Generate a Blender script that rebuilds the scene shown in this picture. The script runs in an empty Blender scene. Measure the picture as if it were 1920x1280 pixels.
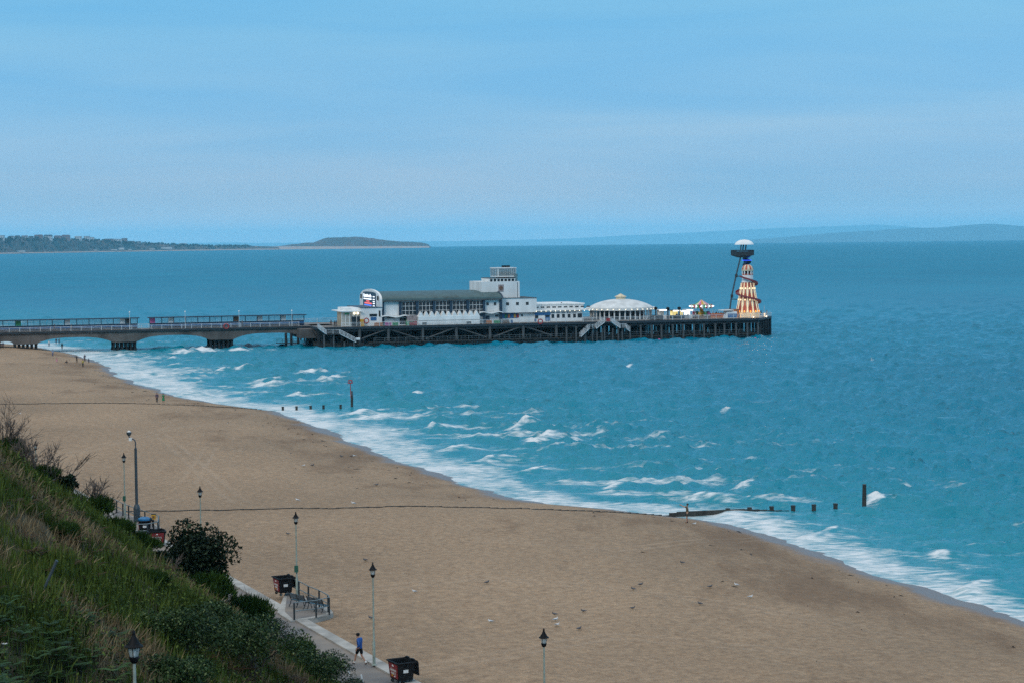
import bpy, bmesh, math, random
import numpy as np
from mathutils import Vector, Matrix

# ------------------------------------------------------------------ camera
SC = bpy.context.scene
H = 27.5                     # eye height above the sea, metres
FPX = 3733.0                 # 70 mm lens on a 36 mm wide frame 1920 px across
PITCH = math.atan((640.0 - 456.0) / FPX)
ROLL = math.radians(0.62)
_fw = np.array([0.0, math.cos(PITCH), -math.sin(PITCH)])
_up0 = np.array([0.0, math.sin(PITCH), math.cos(PITCH)])
_x = np.array([1.0, 0.0, 0.0])
_rt = _x * math.cos(ROLL) - _up0 * math.sin(ROLL)
_up = _x * math.sin(ROLL) + _up0 * math.cos(ROLL)
CAM = np.array([0.0, 0.0, H])
cd = bpy.data.cameras.new("camera")
cam = bpy.data.objects.new("camera", cd)
SC.collection.objects.link(cam)
cd.sensor_width = 36.0
cd.lens = 36.0 * FPX / 1920.0
cd.clip_start = 0.5
cd.clip_end = 90000.0
m4 = Matrix.Identity(4)
for i in range(3):
    m4[i][0], m4[i][1], m4[i][2], m4[i][3] = _rt[i], _up[i], -_fw[i], CAM[i]
cam.matrix_world = m4
SC.camera = cam

# ------------------------------------------------------------------ sky, sun, exposure
CLOUD, CLOUD_OFF = 1.0, 3.6
SUN_EL, SUN_AZ = math.radians(34), math.radians(-150)     # high, soft, behind the viewer's left shoulder
w = bpy.data.worlds.new("World"); SC.world = w; w.use_nodes = True
nt = w.node_tree; N = nt.nodes; L = nt.links
N.clear()
out = N.new('ShaderNodeOutputWorld'); bg = N.new('ShaderNodeBackground')
sky = N.new('ShaderNodeTexSky'); sky.sky_type = 'NISHITA'; sky.sun_disc = False
sky.sun_elevation = SUN_EL; sky.sun_rotation = SUN_AZ
sky.air_density = 1.0; sky.dust_density = 0.6; sky.ozone_density = 3.0; sky.altitude = 20
tc = N.new('ShaderNodeTexCoord')
mp = N.new('ShaderNodeMapping'); mp.inputs['Scale'].default_value = (2.0, 2.0, 20.0)
mp.inputs['Rotation'].default_value = (0.0, math.radians(1.2), 0.0); mp.inputs['Location'].default_value = (0.0, 0.0, CLOUD_OFF)
nz = N.new('ShaderNodeTexNoise'); nz.inputs['Scale'].default_value = 1.5; nz.inputs['Detail'].default_value = 7; nz.inputs['Distortion'].default_value = 0.5; nz.inputs['Roughness'].default_value = 0.5
sx = N.new('ShaderNodeSeparateXYZ'); L.new(tc.outputs['Generated'], sx.inputs[0])
# high cloud: overhead brightened to light the ground, bluer band added for sea reflections
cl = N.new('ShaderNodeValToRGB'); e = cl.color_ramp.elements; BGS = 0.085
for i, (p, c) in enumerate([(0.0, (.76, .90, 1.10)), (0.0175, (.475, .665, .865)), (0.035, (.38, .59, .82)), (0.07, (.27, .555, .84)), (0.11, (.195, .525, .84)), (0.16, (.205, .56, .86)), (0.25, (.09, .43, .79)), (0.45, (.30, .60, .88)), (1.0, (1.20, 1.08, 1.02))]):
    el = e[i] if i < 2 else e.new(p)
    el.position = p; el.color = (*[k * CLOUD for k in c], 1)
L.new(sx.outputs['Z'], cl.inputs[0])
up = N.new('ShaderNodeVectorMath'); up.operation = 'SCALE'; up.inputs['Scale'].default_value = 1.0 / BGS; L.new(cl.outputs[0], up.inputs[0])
rp = N.new('ShaderNodeValToRGB')                       # faint level bands in the cloud
rp.color_ramp.elements[0].position = 0.36; rp.color_ramp.elements[0].color = (0.79, 0.935, 1.0, 1)
rp.color_ramp.elements[1].position = 0.66; rp.color_ramp.elements[1].color = (1.18, 1.05, 0.99, 1)
mx = N.new('ShaderNodeMix'); mx.data_type = 'RGBA'; mx.blend_type = 'MULTIPLY'; mx.inputs[0].default_value = 1.0
L.new(tc.outputs['Generated'], mp.inputs['Vector']); L.new(mp.outputs[0], nz.inputs['Vector'])
L.new(nz.outputs['Fac'], rp.inputs[0])
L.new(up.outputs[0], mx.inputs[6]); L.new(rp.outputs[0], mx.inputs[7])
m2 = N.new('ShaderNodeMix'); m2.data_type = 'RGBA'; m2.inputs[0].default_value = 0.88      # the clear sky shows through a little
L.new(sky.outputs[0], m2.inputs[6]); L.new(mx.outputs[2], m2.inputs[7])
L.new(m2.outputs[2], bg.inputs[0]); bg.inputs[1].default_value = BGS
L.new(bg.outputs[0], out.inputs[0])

sd = bpy.data.lights.new("sun", 'SUN'); sun = bpy.data.objects.new("sun", sd); SC.collection.objects.link(sun)
sd.energy = 1.1; sd.angle = math.radians(16); sd.color = (1.0, 0.95, 0.88)
_sv = Vector((math.sin(SUN_AZ) * math.cos(SUN_EL), math.cos(SUN_AZ) * math.cos(SUN_EL), math.sin(SUN_EL)))
sun.rotation_euler = _sv.to_track_quat('Z', 'Y').to_euler()

vs = SC.view_settings
vs.view_transform = 'Standard'; vs.look = 'None'; vs.exposure = 0.0; vs.gamma = 1.0; vs.use_curve_mapping = False
cy = SC.cycles
cy.max_bounces = 6; cy.diffuse_bounces = 2; cy.glossy_bounces = 2; cy.transmission_bounces = 4; cy.transparent_max_bounces = 8
cy.volume_bounces = 2; cy.caustics_reflective = False; cy.caustics_refractive = False
cy.sample_clamp_indirect = 2.0
cy.use_denoising = False          # fine grain, as a long lens at dusk gives
SC.render.filter_size = 1.2
SC.render.use_persistent_data = False

# ------------------------------------------------------------------ measuring helpers
def ray(px, py):
    d = _fw + _rt * ((px - 960.0) / FPX) + _up * ((640.0 - py) / FPX)
    return d
def G(px, py, z=0.0):                         # the point of the level z seen at a photograph pixel
    d = ray(px, py); t = (z - H) / d[2]
    return CAM + d * t
E = np.array([-0.395, 0.9187]); NS = np.array([0.9187, 0.395])     # along the shore, towards the sea
def vq(x, y): return x * E[0] + y * E[1], x * NS[0] + y * NS[1]
def xy(v, q): return v * E[0] + q * NS[0], v * E[1] + q * NS[1]
_shore_px = [(1990, 1192), (1920, 1166), (1750, 1112), (1600, 1062), (1480, 1020), (1360, 982), (1280, 961), (1110, 956), (1000, 950),
             (870, 907), (790, 880), (650, 825), (560, 785), (490, 765), (400, 758), (300, 733), (225, 708), (190, 680), (120, 660), (60, 649), (0, 645)]
_sp = np.array([vq(*G(a, b, 0.0)[:2]) for a, b in _shore_px])
_o = np.argsort(_sp[:, 0]); _sv_, _sq_ = _sp[_o, 0], _sp[_o, 1]
PQ_OUT, PQ_IN, PZ = 38.6, 33.2, 3.0           # promenade outer and inner edge, its level
def shore_q(v):
    v = np.asarray(v, float)
    k = np.linspace(-9, 9, 7)
    return sum(np.interp(v + d, _sv_, _sq_) for d in k) / len(k)

# ------------------------------------------------------------------ smooth random fields
_rng0 = np.random.default_rng(7)
_tab = _rng0.random((256, 256))
def vnoise(x, y, seed=0):
    x = np.asarray(x, float) + seed * 17.31; y = np.asarray(y, float) + seed * 9.77
    xi = np.floor(x).astype(int); yi = np.floor(y).astype(int); fx = x - xi; fy = y - yi
    fx = fx * fx * (3 - 2 * fx); fy = fy * fy * (3 - 2 * fy)
    a = _tab[xi % 256, yi % 256]; b = _tab[(xi + 1) % 256, yi % 256]
    c = _tab[xi % 256, (yi + 1) % 256]; d = _tab[(xi + 1) % 256, (yi + 1) % 256]
    return (a * (1 - fx) + b * fx) * (1 - fy) + (c * (1 - fx) + d * fx) * fy
def fbm(x, y, octv=4, seed=0):
    s = 0; amp = 0.5; t = 0
    x = np.asarray(x, float); y = np.asarray(y, float)
    for o in range(octv):
        s = s + amp * vnoise(x, y, seed + o * 3); t += amp; amp *= 0.5
        x, y = (x * 0.8 - y * 0.6) * 2.03, (x * 0.6 + y * 0.8) * 2.03
    return s / t
def sstep(a, b, x):
    t = np.clip((np.asarray(x, float) - a) / (b - a), 0, 1); return t * t * (3 - 2 * t)

def beach_z(v, q, rough=True):
    t = shore_q(v) - q
    z = np.where(t > 0, 3.06 * (1 - np.exp(-np.maximum(t, 0) / 21.0)), np.maximum(t * 0.085, -7))
    if rough:
        r = (fbm(v / 1.3, q / 0.9, 3, 3) - 0.5) * 0.13 + (fbm(v / 14, q / 7, 3, 8) - 0.5) * 0.30
        z = z + r * sstep(0.5, 9, t)
        z = z + (vnoise(v / 9, q / 40, 5) - 0.5) * 0.22 * np.exp(-((t - 2) / 5.0) ** 2)
    return z
def GB(px, py):                                # the point of the beach seen at a photograph pixel
    p = G(px, py, 1.0)
    for _ in range(12):
        v, q = vq(p[0], p[1]); p = G(px, py, float(max(beach_z(v, q), 0.0)))
    return p

# ------------------------------------------------------------------ mesh helpers
COL = SC.collection
def mesh_np(name, V, F, mat=None, parent=None, attrs=None, smooth=False):
    V = np.ascontiguousarray(V, np.float32); F = np.ascontiguousarray(F, np.int32)
    me = bpy.data.meshes.new(name); n, k = F.shape
    me.vertices.add(len(V)); me.vertices.foreach_set('co', V.ravel())
    me.loops.add(n * k); me.loops.foreach_set('vertex_index', F.ravel())
    me.polygons.add(n); me.polygons.foreach_set('loop_start', np.arange(0, n * k, k, dtype=np.int32))
    if smooth: me.polygons.foreach_set('use_smooth', np.ones(n, bool))
    me.update(calc_edges=True)
    for a, val in (attrs or {}).items():
        at = me.attributes.new(a, 'FLOAT', 'POINT'); at.data.foreach_set('value', np.ascontiguousarray(val, np.float32))
    if mat: me.materials.append(mat)
    o = bpy.data.objects.new(name, me); COL.objects.link(o)
    if parent: o.parent = parent
    return o
def grid_faces(nr, nc):
    i = np.arange(nr - 1)[:, None] * nc + np.arange(nc - 1)[None, :]
    return np.stack([i, i + 1, i + nc + 1, i + nc], -1).reshape(-1, 4)

class MB:
    """collects simple shapes into one mesh"""
    def __init__(s): s.v = []; s.f = []; s.m = []; s.cm = 0
    def mi(s, k): s.cm = k; return s
    def add(s, vs, fs):
        b = len(s.v); s.v += [tuple(map(float, p)) for p in vs]
        for f in fs: s.f.append([b + i for i in f]); s.m.append(s.cm)
        return s
    def box(s, c, d, rz=0.0):
        x, y, z = (k / 2 for k in d); ca, sa = math.cos(rz), math.sin(rz)
        p = []
        for dz in (-z, z):
            for dx, dy in ((-x, -y), (x, -y), (x, y), (-x, y)):
                p.append((c[0] + dx * ca - dy * sa, c[1] + dx * sa + dy * ca, c[2] + dz))
        return s.add(p, [(3, 2, 1, 0), (4, 5, 6, 7), (0, 1, 5, 4), (1, 2, 6, 5), (2, 3, 7, 6), (3, 0, 4, 7)])
    def bx(s, x0, x1, y0, y1, z0, z1): return s.box(((x0 + x1) / 2, (y0 + y1) / 2, (z0 + z1) / 2), (abs(x1 - x0), abs(y1 - y0), abs(z1 - z0)))
    def tube(s, pts, r, n=8, caps=True):
        pts = [Vector(p) for p in pts]; rs = r if isinstance(r, (list, tuple)) else [r] * len(pts)
        ring = []; a0 = None
        for i, p in enumerate(pts):
            d = (pts[min(i + 1, len(pts) - 1)] - pts[max(i - 1, 0)]).normalized()
            ref = Vector((0, 0, 1)) if abs(d.z) < 0.9 else Vector((1, 0, 0))
            if a0 is None: a = d.cross(ref).normalized()
            else: a = (a0 - d * a0.dot(d)).normalized()
            a0 = a; b = d.cross(a)
            ring.append([p + (a * math.cos(2 * math.pi * k / n) + b * math.sin(2 * math.pi * k / n)) * rs[i] for k in range(n)])
        vsx = [q for rg in ring for q in rg]; fs = []
        for i in range(len(pts) - 1):
            for k in range(n):
                fs.append((i * n + k, i * n + (k + 1) % n, (i + 1) * n + (k + 1) % n, (i + 1) * n + k))
        if caps: fs += [tuple(range(n - 1, -1, -1)), tuple((len(pts) - 1) * n + k for k in range(n))]
        return s.add(vsx, fs)
    def lathe(s, prof, n=20, c=(0, 0, 0), sx=1.0, sy=1.0):
        vsx = []; fs = []
        for r, z in prof:
            for k in range(n):
                a = 2 * math.pi * k / n; vsx.append((c[0] + r * math.cos(a) * sx, c[1] + r * math.sin(a) * sy, c[2] + z))
        for i in range(len(prof) - 1):
            for k in range(n): fs.append((i * n + k, i * n + (k + 1) % n, (i + 1) * n + (k + 1) % n, (i + 1) * n + k))
        fs += [tuple(range(n - 1, -1, -1)), tuple((len(prof) - 1) * n + k for k in range(n))]
        return s.add(vsx, fs)
    def prism(s, poly, z0, z1, plane='xy'):
        """polygon extruded; plane xz -> polygon in x,z pushed along y from z0 to z1; yz -> in y,z pushed along x"""
        n = len(poly)
        if plane == 'xy': vsx = [(a, b, z0) for a, b in poly] + [(a, b, z1) for a, b in poly]
        elif plane == 'xz': vsx = [(a, z0, b) for a, b in poly] + [(a, z1, b) for a, b in poly]
        else: vsx = [(z0, a, b) for a, b in poly] + [(z1, a, b) for a, b in poly]
        fs = [tuple(range(n - 1, -1, -1)), tuple(range(n, 2 * n))] + [(k, (k + 1) % n, n + (k + 1) % n, n + k) for k in range(n)]
        return s.add(vsx, fs)
    def build(s, name, mats, parent=None, smooth=False, fix=True):
        me = bpy.data.meshes.new(name); me.from_pydata(s.v, [], s.f)
        for m in (mats if isinstance(mats, (list, tuple)) else [mats]): me.materials.append(m)
        me.polygons.foreach_set('material_index', s.m)
        if fix:
            bm = bmesh.new(); bm.from_mesh(me); bmesh.ops.recalc_face_normals(bm, faces=bm.faces); bm.to_mesh(me); bm.free()
        if smooth:
            me.polygons.foreach_set('use_smooth', [True] * len(me.polygons))
            try: me.set_sharp_from_angle(angle=math.radians(40))
            except Exception: pass
        o = bpy.data.objects.new(name, me); COL.objects.link(o)
        if parent: o.parent = parent
        return o

def tag(o, label=None, cat=None, group=None, kind=None):
    if label: o['label'] = label
    if cat: o['category'] = cat
    if group: o['group'] = group
    if kind: o['kind'] = kind
    return o
def thing(name, label, cat, loc=(0, 0, 0), rz=0.0, group=None):
    o = bpy.data.objects.new(name, None); COL.objects.link(o)
    o.empty_display_size = 0.3
    o.location = [float(k) for k in loc]; o.rotation_euler = (0, 0, rz)
    return tag(o, label, cat, group)
def copy_tree(o, parent=None):
    c = o.copy(); COL.objects.link(c)
    if parent is not None: c.parent = parent
    for ch in o.children: copy_tree(ch, c)
    return c
def dup(root, loc, rz, label, group=None, scale=None):
    c = copy_tree(root); c.location = [float(k) for k in loc]; c.rotation_euler = (0, 0, rz); c['label'] = label
    if group: c['group'] = group
    if scale: c.scale = (scale,) * 3
    return c
def share(o, name, parent, loc=None, rz=None):            # another object using the same mesh
    c = o.copy(); COL.objects.link(c); c.name = name; c.parent = parent
    if loc is not None: c.location = [float(k) for k in loc]
    if rz is not None: c.rotation_euler = (0, 0, rz)
    return c

# ------------------------------------------------------------------ materials
def nodes_of(name):
    m = bpy.data.materials.new(name); m.use_nodes = True; t = m.node_tree; t.nodes.clear()
    o = t.nodes.new('ShaderNodeOutputMaterial'); b = t.nodes.new('ShaderNodeBsdfPrincipled')
    t.links.new(b.outputs[0], o.inputs[0]); return m, t, b
def mat(name, c, rough=0.6, var=0.22, scale=3.0, metal=0.0, bump=0.0, c2=None, emit=None, est=0.0, stretch=(1, 1, 1), alpha=None, spec=None, trans=0.0, detail=4):
    """painted or raw surface with uneven colour and wear"""
    m, t, b = nodes_of(name)
    co = t.nodes.new('ShaderNodeTexCoord'); mpn = t.nodes.new('ShaderNodeMapping'); mpn.inputs['Scale'].default_value = stretch
    n1 = t.nodes.new('ShaderNodeTexNoise'); n1.inputs['Scale'].default_value = scale; n1.inputs['Detail'].default_value = detail
    r = t.nodes.new('ShaderNodeValToRGB')
    d = c2 or tuple(k * (1 - var) for k in c)
    u = tuple(min(1, k * (1 + var * 0.5)) for k in c)
    r.color_ramp.elements[0].position = 0.32; r.color_ramp.elements[0].color = (*d, 1)
    r.color_ramp.elements[1].position = 0.66; r.color_ramp.elements[1].color = (*u, 1)
    t.links.new(co.outputs['Object'], mpn.inputs[0]); t.links.new(mpn.outputs[0], n1.inputs['Vector'])
    t.links.new(n1.outputs['Fac'], r.inputs[0]); t.links.new(r.outputs[0], b.inputs['Base Color'])
    b.inputs['Roughness'].default_value = rough; b.inputs['Metallic'].default_value = metal
    if spec is not None: b.inputs['Specular IOR Level'].default_value = spec
    if trans: b.inputs['Transmission Weight'].default_value = trans
    if alpha is not None: b.inputs['Alpha'].default_value = alpha
    if bump:
        bn = t.nodes.new('ShaderNodeBump'); bn.inputs['Strength'].default_value = bump; bn.inputs['Distance'].default_value = 0.05
        t.links.new(n1.outputs['Fac'], bn.inputs['Height']); t.links.new(bn.outputs[0], b.inputs['Normal'])
    if emit:
        b.inputs['Emission Color'].default_value = (*emit, 1); b.inputs['Emission Strength'].default_value = est
    return m
def leaf_mat(name, c, c2, rough=0.55, c3=None):
    """leaves: each leaf carries its own tint value"""
    m, t, b = nodes_of(name)
    a = t.nodes.new('ShaderNodeAttribute'); a.attribute_name = 'tint'
    r = t.nodes.new('ShaderNodeValToRGB')
    r.color_ramp.elements[0].color = (*c, 1); r.color_ramp.elements[1].color = (*c2, 1)
    if c3:
        r.color_ramp.elements[1].position = 0.8; e = r.color_ramp.elements.new(1.0); e.color = (*c3, 1)
    t.links.new(a.outputs['Fac'], r.inputs[0]); t.links.new(r.outputs[0], b.inputs['Base Color'])
    b.inputs['Roughness'].default_value = rough; b.inputs['Specular IOR Level'].default_value = 0.12
    return m
M = {}
M['white'] = mat('white_paint', (0.86, 0.86, 0.83), 0.6, 0.14, 0.5, stretch=(1, 1, 0.3), detail=6)
M['white2'] = mat('white_render', (0.82, 0.81, 0.78), 0.8, 0.18, 0.35, stretch=(1, 1, 0.25), detail=7)
M['rail'] = mat('white_rail_paint', (0.72, 0.74, 0.74), 0.5, 0.2, 2.0)
M['navy'] = mat('navy_paint', (0.018, 0.042, 0.075), 0.5, 0.3, 1.0)
M['blue'] = mat('blue_paint', (0.03, 0.14, 0.33), 0.5, 0.25, 1.0)
M['black'] = mat('black_paint', (0.004, 0.005, 0.007), 0.6, 0.3, 3.0, spec=0.2)
M['black_plastic'] = mat('black_plastic', (0.007, 0.008, 0.010), 0.55, 0.35, 4.0, spec=0.25)
M['dark_metal'] = mat('dark_metal', (0.03, 0.035, 0.038), 0.5, 0.4, 3.0)
M['timber'] = mat('wet_timber', (0.045, 0.042, 0.036), 0.7, 0.5, 2.0, bump=0.4, stretch=(1, 1, 0.3))
M['timber_grey'] = mat('weathered_timber', (0.085, 0.09, 0.09), 0.8, 0.4, 2.0, bump=0.3)
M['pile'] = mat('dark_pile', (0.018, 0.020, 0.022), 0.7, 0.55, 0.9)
M['concrete'] = mat('stained_concrete', (0.13, 0.112, 0.10), 0.85, 0.5, 0.35, bump=0.2, detail=8, stretch=(1, 1, 0.4))
M['deck'] = mat('deck_boards', (0.20, 0.18, 0.16), 0.8, 0.3, 1.0)
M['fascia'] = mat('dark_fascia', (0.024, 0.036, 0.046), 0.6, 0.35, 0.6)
M['roof'] = mat('green_grey_roof', (0.058, 0.112, 0.114), 0.55, 0.3, 0.5)
M['glass_dark'] = mat('dark_glass', (0.012, 0.02, 0.026), 0.12, 0.3, 1.5)
M['glass'] = mat('clear_glass', (0.75, 0.85, 0.85), 0.05, 0.1, 1.0, alpha=0.22)
M['red'] = mat('red_paint', (0.42, 0.03, 0.03), 0.5, 0.25, 2.0)
M['cream'] = mat('cream_paint', (0.75, 0.62, 0.42), 0.6, 0.2, 2.0)
M['yellow'] = mat('yellow_paint', (0.65, 0.36, 0.03), 0.5, 0.2, 2.0)
M['green'] = mat('green_paint', (0.05, 0.30, 0.10), 0.5, 0.25, 2.0)
M['pink'] = mat('pink_paint', (0.62, 0.13, 0.32), 0.5, 0.25, 2.0)
M['orange'] = mat('orange_paint', (0.62, 0.19, 0.05), 0.5, 0.25, 2.0)
M['brown'] = mat('brown_paint', (0.18, 0.09, 0.05), 0.6, 0.3, 2.0)
M['lampwhite'] = mat('lit_bulb', (0.9, 0.85, 0.7), 0.5, 0.0, 1.0, emit=(1.0, 0.85, 0.6), est=1.6)
M['postgrey'] = mat('pale_green_post', (0.30, 0.36, 0.31), 0.5, 0.3, 3.0)
M['mastgrey'] = mat('blue_grey_mast', (0.045, 0.068, 0.085), 0.45, 0.25, 2.0)
M['railgrey'] = mat('galvanised_rail', (0.22, 0.27, 0.28), 0.4, 0.3, 3.0, metal=0.4)
M['raildark'] = mat('dark_rail_post', (0.020, 0.032, 0.04), 0.5, 0.3, 3.0)
M['skin'] = mat('skin', (0.45, 0.24, 0.16), 0.55, 0.1, 6.0)
M['hair'] = mat('dark_hair', (0.015, 0.012, 0.011), 0.6, 0.3, 20.0)
M['twig'] = mat('bare_twigs', (0.11, 0.085, 0.07), 0.8, 0.4, 4.0)
M['bark'] = mat('dark_bark', (0.055, 0.045, 0.036), 0.85, 0.4, 6.0)
# ================================================================== SEA
BREAK = [  # photograph pixel of the breaking crest (left, right, foot), height in metres, length of the foam tail in metres
 (603, 645, 713, .75, 5), (768, 802, 741, .55, 4), (803, 823, 804, .75, 13), (966, 1008, 803, .95, 10), (995, 1055, 827, .85, 18),
 (1036, 1060, 841, .6, 24), (832, 885, 844, .6, 9), (911, 935, 863, .6, 6), (994, 1020, 883, .5, 11), (1142, 1176, 915, .55, 1),
 (1384, 1416, 917, .75, 1), (1630, 1668, 942, .45, 4), (464, 520, 716, .6, 12), (470, 540, 723, .5, 14), (306, 350, 663, .6, 10),
 (312, 332, 674, .6, 3), (312, 330, 686, .55, 3), (405, 428, 693, .4, 3), (440, 470, 692, .4, 3), (205, 245, 668, .5, 8), (330, 372, 741, .8, 8),
 (1800, 1880, 1112, .55, 2), (636, 700, 778, .6, 14), (655, 760, 785, .55, 12), (330, 420, 660, .5, 10), (420, 470, 658, .45, 10),
 (1752, 1800, 1045, .3, 7), (1176, 1188, 688, .3, 1), (700, 730, 772, .4, 8), (250, 300, 702, .4, 8),
 (1360, 1380, 772, .3, 2), (560, 600, 700, .4, 9), (540, 566, 742, .35, 8),
 (1560, 1580, 1000, .35, 3), (1290, 1330, 938, .3, 3), 
 (1320, 1420, 968, .35, 6), (1400, 1480, 988, .4, 5), (1500, 1560, 1012, .35, 5)]
def ocean_tile(n, size, wind_dir, peak, lo, seed, spread=2.0):
    r = np.random.default_rng(seed)
    k = 2 * np.pi * np.fft.fftfreq(n, size / n); KX, KY = np.meshgrid(k, k, indexing='ij')
    K = np.hypot(KX, KY); K[0, 0] = 1
    kp = 2 * np.pi / peak
    c = (KX * math.cos(wind_dir) + KY * math.sin(wind_dir)) / K
    P = np.exp(-1.25 * (kp / K) ** 2) / K ** 3.55 * (np.abs(c) ** (2 * spread) + 0.06)
    P[0, 0] = 0; P[K > 2 * np.pi / lo] = 0
    a = np.sqrt(P) * (r.normal(size=P.shape) + 1j * r.normal(size=P.shape))
    return a, K
def tile_levels(n, size, wind_dir, peak, seed, rms, spread=2.0):
    a, K = ocean_tile(n, size, wind_dir, peak, 2.2 * size / n, seed, spread)
    h0 = np.real(np.fft.ifft2(a)); s = rms / h0.std()
    return [np.real(np.fft.ifft2(a * np.exp(-(K * cut / 6.0) ** 2))) * s for cut in (0.01, 1.2, 2.6, 5.5, 12.0, 26.0)]
def sample(t, x, y, size):
    n = t.shape[0]; fx = (x / size * n); fy = (y / size * n)
    i = np.floor(fx).astype(int); j = np.floor(fy).astype(int); fx = fx - i; fy = fy - j
    i0, j0, i1, j1 = i % n, j % n, (i + 1) % n, (j + 1) % n
    return (t[i0, j0] * (1 - fx) + t[i1, j0] * fx) * (1 - fy) + (t[i0, j1] * (1 - fx) + t[i1, j1] * fx) * fy

def build_sea():
    d = []; y = 92.0
    while y < 19000: d.append(y); y *= 1 + (0.0022 if y < 620 else 0.0022 + min(0.012, (y - 620) / 620 * 0.006))
    d.append(19300.0); Y = np.array(d); nc = 800
    U = np.linspace(-0.36, 0.44, nc)
    X = Y[:, None] * U[None, :]; YY = np.repeat(Y[:, None], nc, 1)
    dy = np.gradient(Y); dx = Y * (U[1] - U[0]); sp = np.maximum(dx, dy * 0.55)
    lv = np.clip(np.log2(np.maximum(sp, 0.2) / 0.30) + 0.0, 0, 4.999)
    TA = tile_levels(512, 173.0, math.radians(222), 16.0, 5, 0.19, 1.5)
    TB = tile_levels(512, 97.0, math.radians(287), 7.0, 9, 0.27, 1.8)
    Z = np.zeros_like(X)
    for i in range(len(Y)):
        l = int(lv[i]); f = lv[i] - l
        x, yy = X[i], YY[i]
        xr, yr = x * 0.83 - yy * 0.56, x * 0.56 + yy * 0.83
        Z[i] = (sample(TA[l], x, yy, 173.0) + sample(TB[l], xr, yr, 97.0)) * (1 - f) + (sample(TA[l + 1], x, yy, 173.0) + sample(TB[l + 1], xr, yr, 97.0)) * f
    gust = 0.88 + 0.3 * fbm(X / 60, YY / 110, 3, 21)
    Z *= np.where(YY < 2500, gust, 1)
    Z = 1.0 * (np.exp(np.clip(Z, -2, 0.75)) - 1.0) * 0.92        # peaked crests, flat troughs
    v, q = vq(X, YY); t = q - shore_q(v)
    near = YY < 900
    Z *= np.where(near, 0.10 + 0.90 * sstep(3, 34, t), 1)
    swash = (fbm(v / 7.0, q * 0 + 0.3, 3, 31) - 0.5) * 4.4
    ts = t + swash * np.where(near, 1, 0)
    # ---- foam left by the surf: a ragged band along the shore, wider by the pier
    wide = np.interp(v, [100, 150, 185, 205, 240, 280, 330, 360, 420, 480, 540], [14, 17, 18, 24, 26, 25, 20, 32, 40, 38, 34])
    wide = wide * (0.55 + 0.65 * fbm(v / 24, q / 60, 3, 41))
    lace = fbm(X / 3.4, YY / 5.2, 4, 51)
    foam = 1.05 * (1 - sstep(0.15, 0.95, ts / wide)) * sstep(-6, 0.5, ts) * (0.42 + 0.62 * lace)
    foam = foam - 0.55 * np.exp(-((ts - wide * 0.42 - 1.5) / (wide * 0.13)) ** 2) * (fbm(v / 10, q / 6, 2, 61) > 0.45) * 0.8
    # the last line of breakers, running along the shore just outside the wash
    Lb = wide * 0.62 + 2.5 + 3.0 * (fbm(v / 16, v * 0, 3, 63) - 0.5)
    on = sstep(0.42, 0.52, fbm(v / 13, v * 0 + 4, 2, 65)) * near * sstep(205, 172, v)
    rd = np.where(ts < Lb, np.exp(-((ts - Lb) / 0.9) ** 2), np.exp(-((ts - Lb) / 2.6) ** 2)) * on
    Z = Z + 0.55 * rd
    foam = np.maximum(foam, on * sstep(-2.4, -0.6, ts - Lb) * sstep(1.2, 0.0, ts - Lb) * (0.55 + 0.8 * lace))
    # older streaks of foam lying on the water further out
    st = fbm(X / 26, YY / 4.5, 4, 71)
    foam = np.maximum(foam, (sstep(0.64, 0.76, st) * 0.62) * sstep(75, 20, t) * sstep(4, 12, t))
    foam = np.where(near, foam, 0)
    for (pl, pr, pf, hgt, tail) in BREAK:
        a = G(pl, pf, 0.0); b = G(pr, pf, 0.0); cx, cyy = (a[0] + b[0]) / 2, (a[1] + b[1]) / 2; wa = abs(b[0] - a[0]) / 2
        Ly = 0.9 + 3.0 * hgt + 0.5 * wa; cyy += Ly * 0.4
        r0, r1 = np.searchsorted(Y, cyy - 28), np.searchsorted(Y, cyy + 28)
        x = X[r0:r1] - cx; yv = YY[r0:r1] - cyy
        # the crest lies across the view; its face falls to the left, towards the shore, its back slopes off to the right
        xl = x - 0.30 * yv + (fbm(yv / 2.6 + cx, x * 0 + cyy, 3, 81) - 0.5) * 1.8 + 0.035 * yv * yv / Ly
        ridge = np.where(xl < 0, np.exp(-(xl / 0.95) ** 2), np.exp(-(xl / 3.4) ** 2))
        env = np.exp(-(np.abs(yv) / Ly) ** 2.2)
        Z[r0:r1] += hgt * 1.15 * ridge * env
        n2 = fbm((x + cx) / 0.8, (yv + cyy) / 1.5, 4, 91)
        face = env ** 0.6 * sstep(-wa * 1.5 - .5, -wa * 0.5, xl) * sstep(wa * 1.25, wa * 0.1, xl) * (0.50 + 0.90 * n2) * min(1, .75 + hgt * .5) * 0.92
        xt = xl - wa * 0.4
        tl = 0
        if tail > 1.5:
            tl = sstep(0, 1.2, xt) * np.exp(-np.maximum(xt, 0) / (tail * 1.2)) * np.exp(-((yv - 0.10 * xt + Ly * .15) / (Ly * .55 + 0.04 * np.maximum(xt, 0))) ** 2) * (0.10 + 1.3 * fbm((x + cx) / 4.5, (yv + cyy) / 1.3, 4, 95))
        foam[r0:r1] = np.maximum(foam[r0:r1], np.maximum(face * 1.1, tl))
    far = YY >= 620
    wc = vnoise(X / 5.5, YY / 16, 97)
    foam = np.where((YY > 330) & (YY < 2500), np.maximum(foam, sstep(0.988, 0.999, wc) * 0.75), foam)
    Z = np.where(ts < 6, np.maximum(Z, -0.05), Z)
    Z[-1] = 0; Z[YY > 16000] *= 0.3
    keep = (t > -16) | (YY > 1500)
    F = grid_faces(len(Y), nc)
    kf = keep.ravel()[F].all(1); F = F[kf]
    used = np.zeros(X.size, bool); used[F.ravel()] = True
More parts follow.
